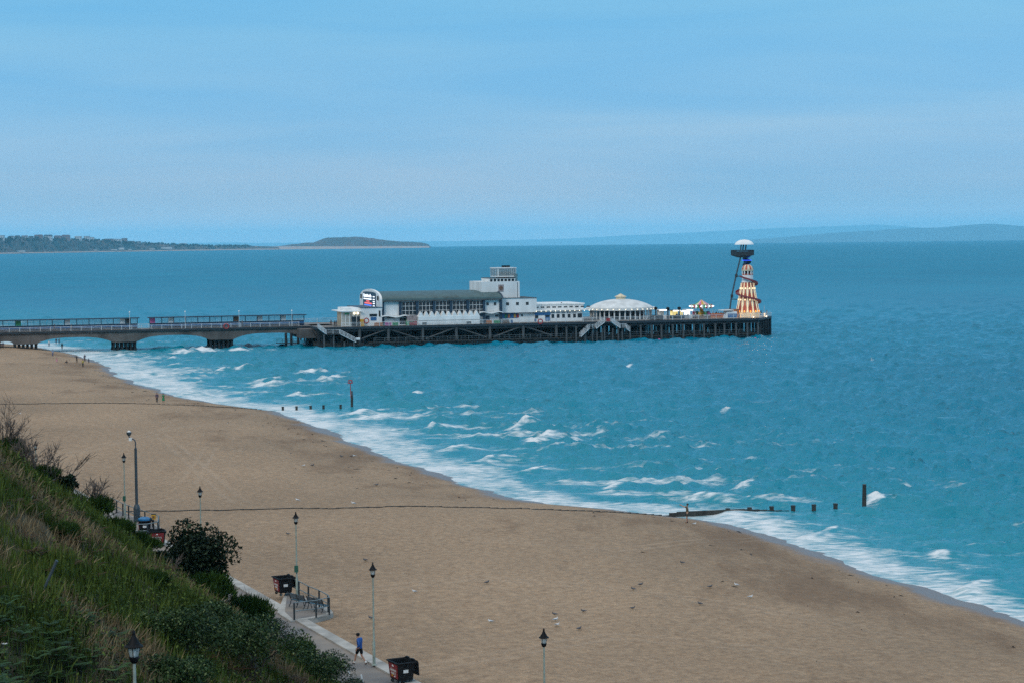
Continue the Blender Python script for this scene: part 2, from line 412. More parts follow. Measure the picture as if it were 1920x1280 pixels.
    idx = np.cumsum(used) - 1
    V = np.stack([X.ravel(), YY.ravel(), Z.ravel()], 1)[used]
    shallow = (np.exp(-np.maximum(t, 0) / 42.0) * near).ravel()[used]
    o = mesh_np('sea', V, idx[F], M['sea'], attrs={'foam': foam.ravel()[used], 'shallow': shallow, 'chop': np.repeat((lv / 5)[:, None], nc, 1).ravel()[used]}, smooth=True)
    tag(o, kind='structure')
def sea_mat():
    m, t, b = nodes_of('sea_water'); nd = t.nodes.new; lk = t.links.new
    geo = nd('ShaderNodeNewGeometry')
    def noise(scale, sx, sy, det=4, rot=0.0):
        mp = nd('ShaderNodeMapping'); mp.inputs['Scale'].default_value = (sx, sy, 1); mp.inputs['Rotation'].default_value = (0, 0, rot)
        n = nd('ShaderNodeTexNoise'); n.inputs['Scale'].default_value = scale; n.inputs['Detail'].default_value = det; n.inputs['Roughness'].default_value = 0.6
        lk(geo.outputs['Position'], mp.inputs[0]); lk(mp.outputs[0], n.inputs['Vector']); return n
    fo = nd('ShaderNodeAttribute'); fo.attribute_name = 'foam'
    sh = nd('ShaderNodeAttribute'); sh.attribute_name = 'shallow'
    n1 = noise(1.0, 0.55, 1.5, 8); n2 = noise(0.012, 1.0, 0.35, 4)
    ma = nd('ShaderNodeMath'); ma.operation = 'MULTIPLY_ADD'; lk(n1.outputs['Fac'], ma.inputs[0]); ma.inputs[1].default_value = 1.9; ma.inputs[2].default_value = -0.95
    ad = nd('ShaderNodeMath'); ad.operation = 'ADD'; lk(ma.outputs[0], ad.inputs[0]); lk(fo.outputs['Fac'], ad.inputs[1])
    mr = nd('ShaderNodeMapRange'); mr.interpolation_type = 'SMOOTHSTEP'; mr.inputs['From Min'].default_value = 0.24; mr.inputs['From Max'].default_value = 1.08
    lk(ad.outputs[0], mr.inputs['Value'])
    gt = nd('ShaderNodeMath'); gt.operation = 'GREATER_THAN'; lk(fo.outputs['Fac'], gt.inputs[0]); gt.inputs[1].default_value = 0.03
    mu = nd('ShaderNodeMath'); mu.operation = 'MULTIPLY'; lk(mr.outputs[0], mu.inputs[0]); lk(gt.outputs[0], mu.inputs[1])
    wr = nd('ShaderNodeValToRGB'); wr.color_ramp.elements[0].position = 0.3; wr.color_ramp.elements[1].position = 0.7
    wr.color_ramp.elements[0].color = (*WATER_A, 1); wr.color_ramp.elements[1].color = (*WATER_B, 1)
    lk(n2.outputs['Fac'], wr.inputs[0])
    m1 = nd('ShaderNodeMix'); m1.data_type = 'RGBA'; lk(sh.outputs['Fac'], m1.inputs[0]); lk(wr.outputs[0], m1.inputs[6]); m1.inputs[7].default_value = (*WATER_S, 1)
    m2 = nd('ShaderNodeMix'); m2.data_type = 'RGBA'; lk(mu.outputs[0], m2.inputs[0]); lk(m1.outputs[2], m2.inputs[6]); m2.inputs[7].default_value = (0.80, 0.83, 0.83, 1)
    lk(m2.outputs[2], b.inputs['Base Color'])
    r = nd('ShaderNodeMapRange'); lk(mu.outputs[0], r.inputs['Value']); r.inputs['To Min'].default_value = 0.12; r.inputs['To Max'].default_value = 0.8
    ch = nd('ShaderNodeAttribute'); ch.attribute_name = 'chop'      # ripples too small for the mesh count as roughness
    rr = nd('ShaderNodeMath'); rr.operation = 'MULTIPLY_ADD'; lk(ch.outputs['Fac'], rr.inputs[0]); rr.inputs[1].default_value = 0.42; lk(r.outputs[0], rr.inputs[2]); rr.use_clamp = True
    lk(rr.outputs[0], b.inputs['Roughness']); b.inputs['IOR'].default_value = 1.33; b.inputs['Specular IOR Level'].default_value = 0.5
    n3 = noise(1.0, 0.55, 0.85, 5, 0.6); n4 = noise(0.11, 1.0, 0.6, 5, 0.5)
    b1 = nd('ShaderNodeBump'); b1.inputs['Strength'].default_value = 1.0; b1.inputs['Distance'].default_value = 0.52; lk(n3.outputs['Fac'], b1.inputs['Height'])
    b2 = nd('ShaderNodeBump'); b2.inputs['Strength'].default_value = 0.9; cd_ = nd('ShaderNodeMath'); cd_.operation = 'MULTIPLY_ADD'; lk(ch.outputs['Fac'], cd_.inputs[0]); cd_.inputs[1].default_value = 3.5; cd_.inputs[2].default_value = 0.25; lk(cd_.outputs[0], b2.inputs['Distance']); lk(n4.outputs['Fac'], b2.inputs['Height']); lk(b1.outputs[0], b2.inputs['Normal'])
    lk(b2.outputs[0], b.inputs['Normal'])
    return m
WATER_A, WATER_B, WATER_S = (0.000, 0.190, 0.308), (0.000, 0.228, 0.356), (0.004, 0.26, 0.325)
M['sea'] = sea_mat()
build_sea()

# ================================================================== BEACH
def sand_mat():
    m, t, b = nodes_of('beach_sand'); nd = t.nodes.new; lk = t.links.new
    geo = nd('ShaderNodeNewGeometry')
    def noise(scale, sx, sy, det=5, rough=0.6, rot=math.radians(23.3)):
        mp = nd('ShaderNodeMapping'); mp.inputs['Scale'].default_value = (sx, sy, 1); mp.inputs['Rotation'].default_value = (0, 0, -rot)
        n = nd('ShaderNodeTexNoise'); n.inputs['Scale'].default_value = scale; n.inputs['Detail'].default_value = det; n.inputs['Roughness'].default_value = rough
        lk(geo.outputs['Position'], mp.inputs[0]); lk(mp.outputs[0], n.inputs['Vector']); return n
    ti = nd('ShaderNodeAttribute'); ti.attribute_name = 'inland'
    grain = noise(1.7, 1, 1, 6, 0.75); big = noise(0.045, 1, 0.55, 5, 0.55); patch = noise(0.16, 0.75, 0.30, 6, 0.62)
    r = nd('ShaderNodeValToRGB'); r.color_ramp.elements[0].position = 0.28; r.color_ramp.elements[1].position = 0.72
    r.color_ramp.elements[0].color = (0.240, 0.157, 0.094, 1); r.color_ramp.elements[1].color = (0.555, 0.390, 0.242, 1); lk(grain.outputs['Fac'], r.inputs[0])
    r2 = nd('ShaderNodeValToRGB'); r2.color_ramp.elements[0].position = 0.3; r2.color_ramp.elements[1].position = 0.7
    r2.color_ramp.elements[0].color = (0.80, 0.79, 0.79, 1); r2.color_ramp.elements[1].color = (1.12, 1.1, 1.1, 1); lk(big.outputs['Fac'], r2.inputs[0])
    mm = nd('ShaderNodeMix'); mm.data_type = 'RGBA'; mm.blend_type = 'MULTIPLY'; mm.inputs[0].default_value = 1.0; lk(r.outputs[0], mm.inputs[6]); lk(r2.outputs[0], mm.inputs[7])
    # damp brown patches of churned sand and weed above the wet edge
    zone = nd('ShaderNodeMapRange'); lk(ti.outputs['Fac'], zone.inputs['Value']); zone.inputs['From Min'].default_value = 34; zone.inputs['From Max'].default_value = 6; zone.inputs['To Min'].default_value = -0.10; zone.inputs['To Max'].default_value = 0.10
    pa = nd('ShaderNodeMath'); pa.operation = 'ADD'; lk(patch.outputs['Fac'], pa.inputs[0]); lk(zone.outputs[0], pa.inputs[1])
    pr = nd('ShaderNodeMapRange'); pr.interpolation_type = 'SMOOTHSTEP'; lk(pa.outputs[0], pr.inputs['Value']); pr.inputs['From Min'].default_value = 0.52; pr.inputs['From Max'].default_value = 0.72; pr.inputs['To Max'].default_value = 0.58
    md = nd('ShaderNodeMix'); md.data_type = 'RGBA'; lk(pr.outputs[0], md.inputs[0]); lk(mm.outputs[2], md.inputs[6]); md.inputs[7].default_value = (0.17, 0.098, 0.052, 1)
    tk = nd('ShaderNodeAttribute'); tk.attribute_name = 'track'      # dry sand turned up by wheels
    tm_ = nd('ShaderNodeMath'); tm_.operation = 'MULTIPLY'; lk(tk.outputs['Fac'], tm_.inputs[0]); tm_.inputs[1].default_value = 0.20
    mt = nd('ShaderNodeMix'); mt.data_type = 'RGBA'; lk(tm_.outputs[0], mt.inputs[0]); lk(md.outputs[2], mt.inputs[6]); mt.inputs[7].default_value = (0.60, 0.47, 0.35, 1); md = mt
    # sand soaked by the swash
    wn = noise(0.13, 1, 1, 4, 0.5)
    wa = nd('ShaderNodeMath'); wa.operation = 'MULTIPLY_ADD'; lk(wn.outputs['Fac'], wa.inputs[0]); wa.inputs[1].default_value = -8.0; lk(ti.outputs['Fac'], wa.inputs[2])
    wet = nd('ShaderNodeMapRange'); wet.interpolation_type = 'SMOOTHSTEP'; lk(wa.outputs[0], wet.inputs['Value']); wet.inputs['From Min'].default_value = -0.6; wet.inputs['From Max'].default_value = -3.4
    mw = nd('ShaderNodeMix'); mw.data_type = 'RGBA'; lk(wet.outputs[0], mw.inputs[0]); lk(md.outputs[2], mw.inputs[6]); mw.inputs[7].default_value = (0.20, 0.15, 0.125, 1)
    lk(mw.outputs[2], b.inputs['Base Color'])
    ro = nd('ShaderNodeMapRange'); lk(wet.outputs[0], ro.inputs['Value']); ro.inputs['To Min'].default_value = 0.92; ro.inputs['To Max'].default_value = 0.40; lk(ro.outputs[0], b.inputs['Roughness'])
    b.inputs['Specular IOR Level'].default_value = 0.4
    fine = noise(2.3, 1, 1, 6, 0.7)
    st = nd('ShaderNodeMapRange'); lk(wet.outputs[0], st.inputs['Value']); st.inputs['To Min'].default_value = 0.9; st.inputs['To Max'].default_value = 0.05
    bp = nd('ShaderNodeBump'); bp.inputs['Distance'].default_value = 0.30; lk(st.outputs[0], bp.inputs['Strength']); lk(fine.outputs['Fac'], bp.inputs['Height']); lk(bp.outputs[0], b.inputs['Normal'])
    return m
M['sand'] = sand_mat()
def build_beach():
    v = []; y = 40.0
    while y < 900: v.append(y); y *= 1.0022
    v = np.array(v); s = np.linspace(0, 1, 260) ** 0.8
    Q0 = PQ_OUT - 0.35; Vg = np.repeat(v[:, None], len(s), 1)
    Qg = Q0 + s[None, :] * (shore_q(v)[:, None] + 26 - Q0)
    x, yy = xy(Vg, Qg); z = beach_z(Vg, Qg)
    tr = np.zeros(x.shape)
    for line in ([(300, 812), (345, 850), (395, 895), (450, 940)], [(395, 838), (375, 870), (352, 905)], [(60, 870), (330, 800), (480, 790)], [(880, 1010), (1150, 1030), (1420, 1010)], [(620, 1110), (900, 1080), (1300, 1120), (1700, 1190)], [(800, 1250), (1150, 1190), (1500, 1220)]):
        P = np.array([GB(*p)[:2] for p in line])
        for off in (-0.75, 0.75):
            for a, b in zip(P[:-1], P[1:]):
                d = b - a; ln = np.linalg.norm(d); d = d / ln; nrm = np.array([-d[1], d[0]]); a2 = a + nrm * off
                al = (x - a2[0]) * d[0] + (yy - a2[1]) * d[1]; di = np.abs((x - a2[0]) * nrm[0] + (yy - a2[1]) * nrm[1])
                tr = np.maximum(tr, sstep(0.42, 0.10, di) * (al > -0.3) * (al < ln + 0.3) * (0.4 + 0.8 * vnoise(x / 3, yy / 3, 9)))
    z = z - tr * 0.05
    o = mesh_np('beach', np.stack([x, yy, z], -1).reshape(-1, 3), grid_faces(len(v), len(s)), M['sand'], attrs={'inland': (shore_q(Vg) - Qg).ravel(), 'track': tr.ravel()}, smooth=True)
    tag(o, kind='structure')
build_beach()
# the ground under everything, reaching far inland
M['earth'] = mat('earth', (0.07, 0.055, 0.04), 0.9, 0.4, 0.3)

# ================================================================== PROMENADE
def ext(q0, q1, z0, z1, va, vb, n=60):
    mb = MB(); vs_ = np.linspace(va, vb, n)
    for k in range(n - 1):
        p = [xy(vs_[k], q0), xy(vs_[k], q1), xy(vs_[k + 1], q1), xy(vs_[k + 1], q0)]
        mb.add([(a[0], a[1], z1) for a in p] + [(a[0], a[1], z0) for a in p], [(0, 1, 2, 3), (1, 5, 6, 2), (4, 0, 3, 7)])
    return mb
M['asphalt'] = mat('worn_asphalt', (0.125, 0.12, 0.12), 0.85, 0.45, 0.32, c2=(0.30, 0.25, 0.20), bump=0.15, detail=8)
M['kerb'] = mat('pale_kerb_concrete', (0.44, 0.42, 0.38), 0.85, 0.35, 0.8, bump=0.1, detail=7)
tag(ext(PQ_IN - 3, PQ_OUT - 0.8, PZ - 0.5, PZ, 20, 900).build('promenade', M['asphalt']), kind='structure')
tag(ext(PQ_OUT - 0.8, PQ_OUT, PZ - 1.6, PZ + 0.10, 20, 900, 300).build('kerb', M['kerb']), kind='structure')
def bay(pixels, name):
    """a rounded viewing bay pushed out on to the sand"""
    pts = [G(a, b, PZ)[:2] for a, b in pixels]
    mb = MB(); mb.prism([tuple(p) for p in pts], PZ - 1.6, PZ + 0.104); tag(mb.build(name + '_kerb', M['kerb']), kind='structure')
    c = np.mean(pts, 0)
    inn = [tuple(c + (p - c) * (1 - 0.55 / max(np.linalg.norm(p - c), 1))) for p in pts]
    mb = MB(); mb.prism(inn, PZ - 1.0, PZ + 0.112); tag(mb.build(name, M['asphalt']), kind='structure')
bay([(536, 1110), (566, 1119), (584, 1128), (604, 1137), (619, 1143), (625, 1150), (617, 1155), (596, 1159), (570, 1163), (545, 1166), (520, 1150)], 'viewing_bay')
bay([(196, 944), (222, 957), (246, 968), (275, 978), (300, 988), (304, 997), (298, 1006), (270, 1011), (238, 1012), (210, 975)], 'viewing_bay')

# ================================================================== CLIFF SLOPE
def hill_z(x, y):
    v, q = vq(np.asarray(x, float), np.asarray(y, float)); u = PQ_IN - q
    S = 0.54 + 0.25 * sstep(56, 96, v)
    z = PZ + S * np.maximum(u, -2) + 0.0
    z = z + (fbm(v / 11, q / 7, 4, 101) - 0.5) * 2.2 * sstep(0, 6, u) + (fbm(v / 3, q / 3, 3, 103) - 0.5) * 0.7 * sstep(0, 3, u)
    cut = sstep(63, 51, v) * sstep(17.6, 19.2, u) * sstep(26.5, 23, u)          # the zigzag path cut into the slope
    z = z * (1 - cut) + (11.0) * cut
    return np.where(u > 60, PZ + S * 60, z)
M['soil'] = mat('slope_soil', (0.050, 0.040, 0.024), 0.95, 0.5, 0.6, c2=(0.022, 0.032, 0.012), bump=0.4, detail=6)
def build_hill():
    v = np.concatenate([np.arange(-30, 220, 0.8), np.arange(220, 700, 6)]); u = np.arange(-1.0, 75, 0.8)
    Vg, Ug = np.meshgrid(v, u, indexing='ij'); x, y = xy(Vg, PQ_IN - Ug); z = hill_z(x, y)
    z = np.where(Ug < 0, PZ - 0.15, z)
    tag(mesh_np('hillside', np.stack([x, y, z], -1).reshape(-1, 3), grid_faces(len(v), len(u)), M['soil'], smooth=True), kind='structure')
build_hill()
def HZ(px, py, tmin=38, tmax=240, lift=0.0):
    """first point of the slope seen at a photograph pixel, or None"""
    d = ray(px, py); t = np.arange(tmin, tmax, 0.25); p = CAM[None] + d[None] * t[:, None]
    below = p[:, 2] < hill_z(p[:, 0], p[:, 1]) + lift
    v, q = vq(p[:, 0], p[:, 1]); below &= (q < PQ_IN)
    if not below.any(): return None
    k = int(np.argmax(below)); return np.array([p[k, 0], p[k, 1], float(hill_z(p[k, 0], p[k, 1]))])

# ================================================================== FAR COAST
def far_point(px, dist): 
    d = ray(px, 456.0); d = d / d[1]; return d[0] * dist, dist
def z_at(px, py, dist):
    d = ray(px, py); d = d / d[1]; return H + d[2] * dist
def ridge(name, prof, d0, d1, depth, m, step=6, rough=0.12, base=-3.0, seed=1, nb=14):
    """a hill seen across the water: profile of the skyline in pixels, standing d0..d1 metres away"""
    px = np.arange(prof[0][0], prof[-1][0] + step, step, float)
    py = np.interp(px, [p[0] for p in prof], [p[1] for p in prof])
    dist = np.interp(px, [prof[0][0], prof[-1][0]], [d0, d1])
    V = []
    for j in range(nb):
        f = j / (nb - 1)
        shape = math.sin(min(f / 0.45, 1) * math.pi / 2) if f < 0.45 else math.cos((f - 0.45) / 0.55 * math.pi / 2)
        for k in range(len(px)):
            dd = dist[k] + f * depth; d = ray(px[k], 456.0); d = d / d[1]
            top = z_at(px[k], py[k], dist[k] + 0.45 * depth)
            n = (fbm(px[k] / 9.0, f * 6, 4, seed) - 0.5) * rough * 2
            V.append((d[0] * dd, dd, base + max(0.0, (top - base) * shape * (1 + n * (0.25 < f < 0.7) * (1 - abs(shape - .5))))))
    return tag(mesh_np(name, np.array(V), grid_faces(nb, len(px)), m, smooth=True), kind='structure')
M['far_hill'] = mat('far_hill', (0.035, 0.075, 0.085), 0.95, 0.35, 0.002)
M['far_heath'] = mat('far_heath', (0.035, 0.06, 0.05), 0.95, 0.5, 0.006, c2=(0.13, 0.10, 0.085), detail=8)
M['far_cliff'] = mat('far_cliff', (0.022, 0.045, 0.03), 0.95, 0.4, 0.008, c2=(0.17, 0.12, 0.085), detail=9, stretch=(1, 1, 0.5))
M['far_sand'] = mat('far_sand', (0.46, 0.37, 0.31), 0.9, 0.1, 0.01)
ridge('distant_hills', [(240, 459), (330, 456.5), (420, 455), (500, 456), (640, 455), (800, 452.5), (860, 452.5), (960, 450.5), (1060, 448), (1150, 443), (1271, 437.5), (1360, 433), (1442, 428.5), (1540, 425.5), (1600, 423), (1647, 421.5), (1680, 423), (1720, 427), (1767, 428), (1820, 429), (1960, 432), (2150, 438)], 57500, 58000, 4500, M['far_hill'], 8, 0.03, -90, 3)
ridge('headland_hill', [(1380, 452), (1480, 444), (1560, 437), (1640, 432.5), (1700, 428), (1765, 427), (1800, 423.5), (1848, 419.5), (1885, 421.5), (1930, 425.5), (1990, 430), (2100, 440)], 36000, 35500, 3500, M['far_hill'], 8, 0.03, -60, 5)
ridge('headland', [(508, 464), (530, 461), (548, 458), (560, 457.5), (575, 455), (588, 455), (596, 452), (606, 448), (616, 445.5), (640, 445), (676, 444.5), (700, 447.5), (735, 452), (770, 454), (790, 455), (803, 458), (806.5, 463)], 14200, 14600, 800, M['far_heath'], 2.0, 0.10, -1, 7, 18)
ridge('far_shore', [(425, 462.4), (508, 462.3), (640, 462.2), (800, 461.8)], 13300, 14100, 160, M['far_sand'], 10, 0.0, -2, 9, 6)
CLIFF = [(-120, 446), (0, 447.5), (60, 446), (110, 448), (150, 449.5), (190, 451), (230, 453.5), (260, 456), (320, 458), (380, 460.5), (430, 461.2), (480, 461.6), (522, 463.0)]
cdist = lambda px: float(np.interp(px, [-120, 0, 120, 240, 360, 480], [9300, 9950, 10900, 11900, 12700, 13300]))
def build_cliff():
    px = np.arange(-120, 524, 2.0); py = np.interp(px, [c[0] for c in CLIFF], [c[1] for c in CLIFF]); V = []; nb = 12
    prof = [(0, -2), (0.02, 1.5), (60, 2.5), (75, 4), (100, .25), (130, .45), (150, .62), (175, .80), (200, .93), (240, 1.0), (700, 1.0), (900, .85)]
    for j, (off, hh) in enumerate(prof):
        for k in range(len(px)):
            dd = cdist(px[k]) + off + (20 * (fbm(px[k] / 5.0, j * 0.7, 3, 201) - 0.5) if j > 3 else 0); d = ray(px[k], 456.0); d = d / d[1]
            top = max(z_at(px[k], py[k], cdist(px[k]) + 240), 6.0)
            z = hh if j < 4 else max(4.0, top * hh * (1 + 0.24 * (fbm(px[k] / 3.5, j * 1.3, 3, 203) - 0.5) * (hh < 0.97)))
            V.append((d[0] * dd, dd, z))
    o = mesh_np('far_cliff', np.array(V), grid_faces(nb, len(px)), M['far_cliff'], smooth=True); tag(o, kind='structure')
    mb = MB()                                                    # pale beach under the far cliff
    for k in range(0, len(px) - 1):
        p = []
        for kk in (k, k + 1):
            d = ray(px[kk], 456.0); d = d / d[1]
            for off in (-4, 58): p.append((d[0] * (cdist(px[kk]) + off), cdist(px[kk]) + off))
        mb.add([(p[0][0], p[0][1], 0.2), (p[2][0], p[2][1], 0.2), (p[3][0], p[3][1], 6.5), (p[1][0], p[1][1], 6.5)], [(0, 1, 2, 3)])
    tag(mb.build('far_beach', M['far_sand']), kind='structure')
build_cliff()

# ================================================================== AIR
def build_haze():
    m = bpy.data.materials.new('sea_air'); m.use_nodes = True; t = m.node_tree; t.nodes.clear()
    o = t.nodes.new('ShaderNodeOutputMaterial'); v = t.nodes.new('ShaderNodeVolumePrincipled')
    v.inputs['Color'].default_value = HAZE_C; v.inputs['Density'].default_value = HAZE_D; v.inputs['Anisotropy'].default_value = 0.0
    t.links.new(v.outputs[0], o.inputs['Volume'])
    mb = MB(); mb.bx(-30000, 30000, -200, 66000, -91, 530)
    tag(mb.build('haze', m), kind='stuff')
HAZE_C, HAZE_D = (0.32, 0.78, 1.0, 1), 3.6e-5
build_haze()
# ================================================================== PIER
TH = math.radians(15.0)
O3 = G(700, 650, 0.0); PA = np.array([math.cos(TH), math.sin(TH)]); PB = np.array([-math.sin(TH), math.cos(TH)])
DZ = 5.45                                       # deck level
def PS(px, py, wd=0.0):
    """along-pier distance and height of a photograph pixel on the vertical plane wd metres behind the pier head's front"""
    d = ray(px, py); b3 = np.array([PB[0], PB[1], 0]); t = (wd - (CAM - O3) @ b3) / (d @ b3); p = CAM + d * t - O3
    return float(p[0] * PA[0] + p[1] * PA[1]), float(p[2])
def s_(px, wd=0.0, py=600): return PS(px, py, wd)[0]
def z_(px, py, wd=0.0): return PS(px, py, wd)[1]
def pier_thing(name, label, cat, s=0.0, wd=0.0, z=0.0, group=None, rz=0.0):
    p = O3[:2] + PA * s + PB * wd
    return thing(name, label, cat, (p[0], p[1], z), TH + rz, group)
def pier_tag_mesh(o, s, wd, z, rz=0.0):
    p = O3[:2] + PA * s + PB * wd; o.location = (float(p[0]), float(p[1]), z); o.rotation_euler = (0, 0, TH + rz); return o

# ---------------------------------------------------------------- approach: concrete arches
AW = 13.0; AWID = 9.0
ap = pier_thing('pier_approach', 'long concrete pier approach on low flat arches with white railings, running out from the beach', 'pier')
S0, S1 = s_(-160, AW), s_(592, AW)
spans = [(-190, -38), (-5, 26), (68, 212), (256, 394), (438, 574)]
def arch_profile():
    top = DZ - 0.55
    P = [(S1, top), (S0, top), (S0, 2.6)]
    for a, b in spans:
        sa, sb = s_(a, AW, 640), s_(b, AW, 640)
        zc = 3.75 if b - a > 60 else 3.1
        for k in range(17):
            f = k / 16; x = sa + (sb - sa) * f
            z = zc - (zc - 2.25) * abs(2 * f - 1) ** 3.2
            P.append((x, z))
    P.append((S1, 2.4))
    return P
pr = arch_profile(); n = len(pr)
mb = MB()
# the arched beam as strips so that the long outline stays clean
lower = [p for p in pr[2:]]
top = DZ - 0.55
vs2 = []; fs2 = []
for (x, z) in lower: vs2 += [(x, AW, top), (x, AW, z), (x, AW + AWID, z), (x, AW + AWID, top)]
for k in range(len(lower) - 1):
    for j in range(4): fs2.append((k * 4 + j, k * 4 + (j + 1) % 4, (k + 1) * 4 + (j + 1) % 4, (k + 1) * 4 + j))
fs2 += [(0, 1, 2, 3), tuple((len(lower) - 1) * 4 + j for j in (3, 2, 1, 0))]
mb.add(vs2, fs2); mb.build('arched_beam', M['concrete'], ap)
mb = MB(); mb.bx(S0, S1, AW - 0.5, AW + AWID + 0.5, DZ - 0.545, DZ); mb.build('deck', M['fascia'], ap)
mb = MB(); mb.bx(S0, S1 + 5, AW - 0.3, AW + AWID + 0.3, DZ + 0.004, DZ + 0.03); mb.build('walkway', M['deck'], ap)
leg = None
legs_px = [(28, 68), (214, 254), (396, 436)]
for a, b in legs_px:
    for k in range(6):
        sx_ = s_(a + (b - a) * k / 5.0, AW, 640)
        for wd in (AW + 0.9, AW + 3.6, AW + AWID - 1.2):
            if leg is None:
                lm = MB(); lm.tube([(0, 0, -2.5), (0, 0, 1.2), (0, 0, 2.0), (0, 0, 2.7)], [0.30, 0.28, 0.32, 0.52], 10)
                lm.tube([(0, 0, -2.5), (0, 0, 0.55)], [0.42, 0.40], 10)
                leg = lm.build('leg', M['pile'], ap, smooth=True); leg.location = (sx_, wd, 0)
            else: share(leg, 'leg', ap, (sx_, wd, 0))
    mb = MB(); mb.bx(s_(a - 3, AW, 640), s_(b + 3, AW, 640), AW + 0.2, AW + AWID - 0.3, 2.2, 3.0); mb.build('leg_cap', M['concrete'], ap)
def railing(root, pts, z, h, step, name='railing', mrail=None, r=0.045, posts=True, mid=2, pr_=0.055):
    """rails along a line of points with evenly spaced posts"""
    pts = [np.array(p, float) for p in pts]; mb = MB()
    for k in range(mid + 1):
        zz = z + h * (1 - k / (mid + 1.0))
        mb.tube([(p[0], p[1], zz) for p in pts], r if k == 0 else r * 0.7, 6)
    ro = mb.build(name, mrail or M['rail'], root); post = None
    for a, b in zip(pts[:-1], pts[1:]):
        ln = np.linalg.norm(b - a); k = max(1, int(round(ln / step)))
        for i in range(k + (1 if b is pts[-1] else 0)):
            p = a + (b - a) * i / k
            if post is None:
                post = MB().tube([(0, 0, 0), (0, 0, h + 0.06)], pr_, 6).build('post', mrail or M['rail'], ro); post.location = (p[0], p[1], z)
            else: share(post, 'post', ro, (p[0], p[1], z))
    return ro
railing(ap, [(S0, AW - 0.35), (s_(560, AW), AW - 0.35)], DZ, 1.12, 2.62, mid=2, r=0.05, pr_=0.07)
railing(ap, [(S0, AW + AWID + 0.35), (s_(560, AW), AW + AWID + 0.35)], DZ, 1.12, 2.62, mid=2, r=0.04)

# ---------------------------------------------------------------- shelters along the approach
def shelter(px0, px1, label, boards):
    wd = AW + 4.2; sa, sb = s_(px0, wd), s_(px1, wd); ln = sb - sa; ht = 2.95
    t = pier_thing('glazed_shelter', label, 'shelter', sa, wd, DZ + 0.03, 'glazed shelters along the pier approach')
    MB().bx(-0.5, ln + 0.5, -1.35, 1.35, ht - 0.13, ht + 0.10).build('roof', M['navy'], t)
    MB().bx(0, ln, -0.07, 0.07, 0.0, 1.05).build('dado_panel', M['blue'], t)
    MB().bx(0, ln, -1.0, 1.0, 0.40, 0.47).build('seat', M['timber_grey'], t)
    MB().bx(0, ln, -0.09, 0.09, 1.05, 1.42).build('rail_panel', M['navy'], t)
    nb = max(2, int(round(ln / 1.62))); post = None; pane = None; b = ln / nb
    for k in range(nb + 1):
        wide = 0.16 if k % 2 == 0 else 0.06
        if k % 2 == 0:
            if post is None: post = MB().bx(-0.09, 0.09, -0.13, 0.13, 1.42, ht - 0.13).build('post', M['navy'], t); post.location = (k * b, 0, 0)
            else: share(post, 'post', t, (k * b, 0, 0))
        if k < nb:
            if k in boards:
                q = MB().bx(k * b + 0.12, k * b + b - 0.12, -0.10, 0.10, 1.45, ht - 0.2).build('poster', M[boards[k]], t)
            elif pane is None:
                pane = MB().mi(1).bx(0.09, b - 0.05, -0.012, 0.012, 1.42, ht - 0.13).mi(0).bx(b - 0.05, b, -0.03, 0.03, 1.42, ht - 0.13).build('pane', [M['navy'], M['glass']], t); pane.location = (k * b, 0, 0)
            else: share(pane, 'pane', t, (k * b, 0, 0))
shelter(-160, 257.5, 'dark blue glazed shelter nearer the beach, on the pier approach above the shore', {16: 'green', 24: 'white2', 33: 'white2', 34: 'timber_grey'})
shelter(280.5, 570, 'dark blue glazed shelter nearer the theatre, with a pink poster at its end', {0: 'pink', 3: 'white2', 14: 'brown', 18: 'white2', 22: 'white2'})

# ---------------------------------------------------------------- pier head
hd = pier_thing('pleasure_pier', 'broad timber decked pier head on a forest of dark piles carrying the theatre and rides', 'pier')
HL = s_(594, 0); HR = s_(1424, 0, 600); DEP = 36.0
pe = G(1447, 628, 0.0)[:2] - O3[:2]; HE = (float(pe @ PA), float(pe @ PB))
poly = [(HL, 0), (HR, 0), (HE[0], HE[1]), (HE[0] - 3, DEP), (HL, DEP)]
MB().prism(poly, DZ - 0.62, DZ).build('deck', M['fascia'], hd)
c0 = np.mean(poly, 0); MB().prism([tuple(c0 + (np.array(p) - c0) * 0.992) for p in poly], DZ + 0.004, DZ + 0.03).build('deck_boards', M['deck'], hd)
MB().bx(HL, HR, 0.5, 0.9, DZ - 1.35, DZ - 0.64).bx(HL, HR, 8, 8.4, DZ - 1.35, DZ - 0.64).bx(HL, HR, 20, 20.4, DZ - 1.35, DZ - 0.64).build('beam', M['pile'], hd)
railing(hd, [(s_(640, 0), 0.12), (HR, 0.12)], DZ, 1.15, 2.62, mid=2, r=0.05, pr_=0.065)
railing(hd, [(HR, 0.12), (HE[0] - 0.15, HE[1])], DZ, 1.15, 1.2, mid=2, r=0.05, pr_=0.06)
railing(hd, [(HL, DEP - 0.2), (HE[0] - 3, DEP - 0.2)], DZ, 1.15, 6, mid=2, r=0.04)
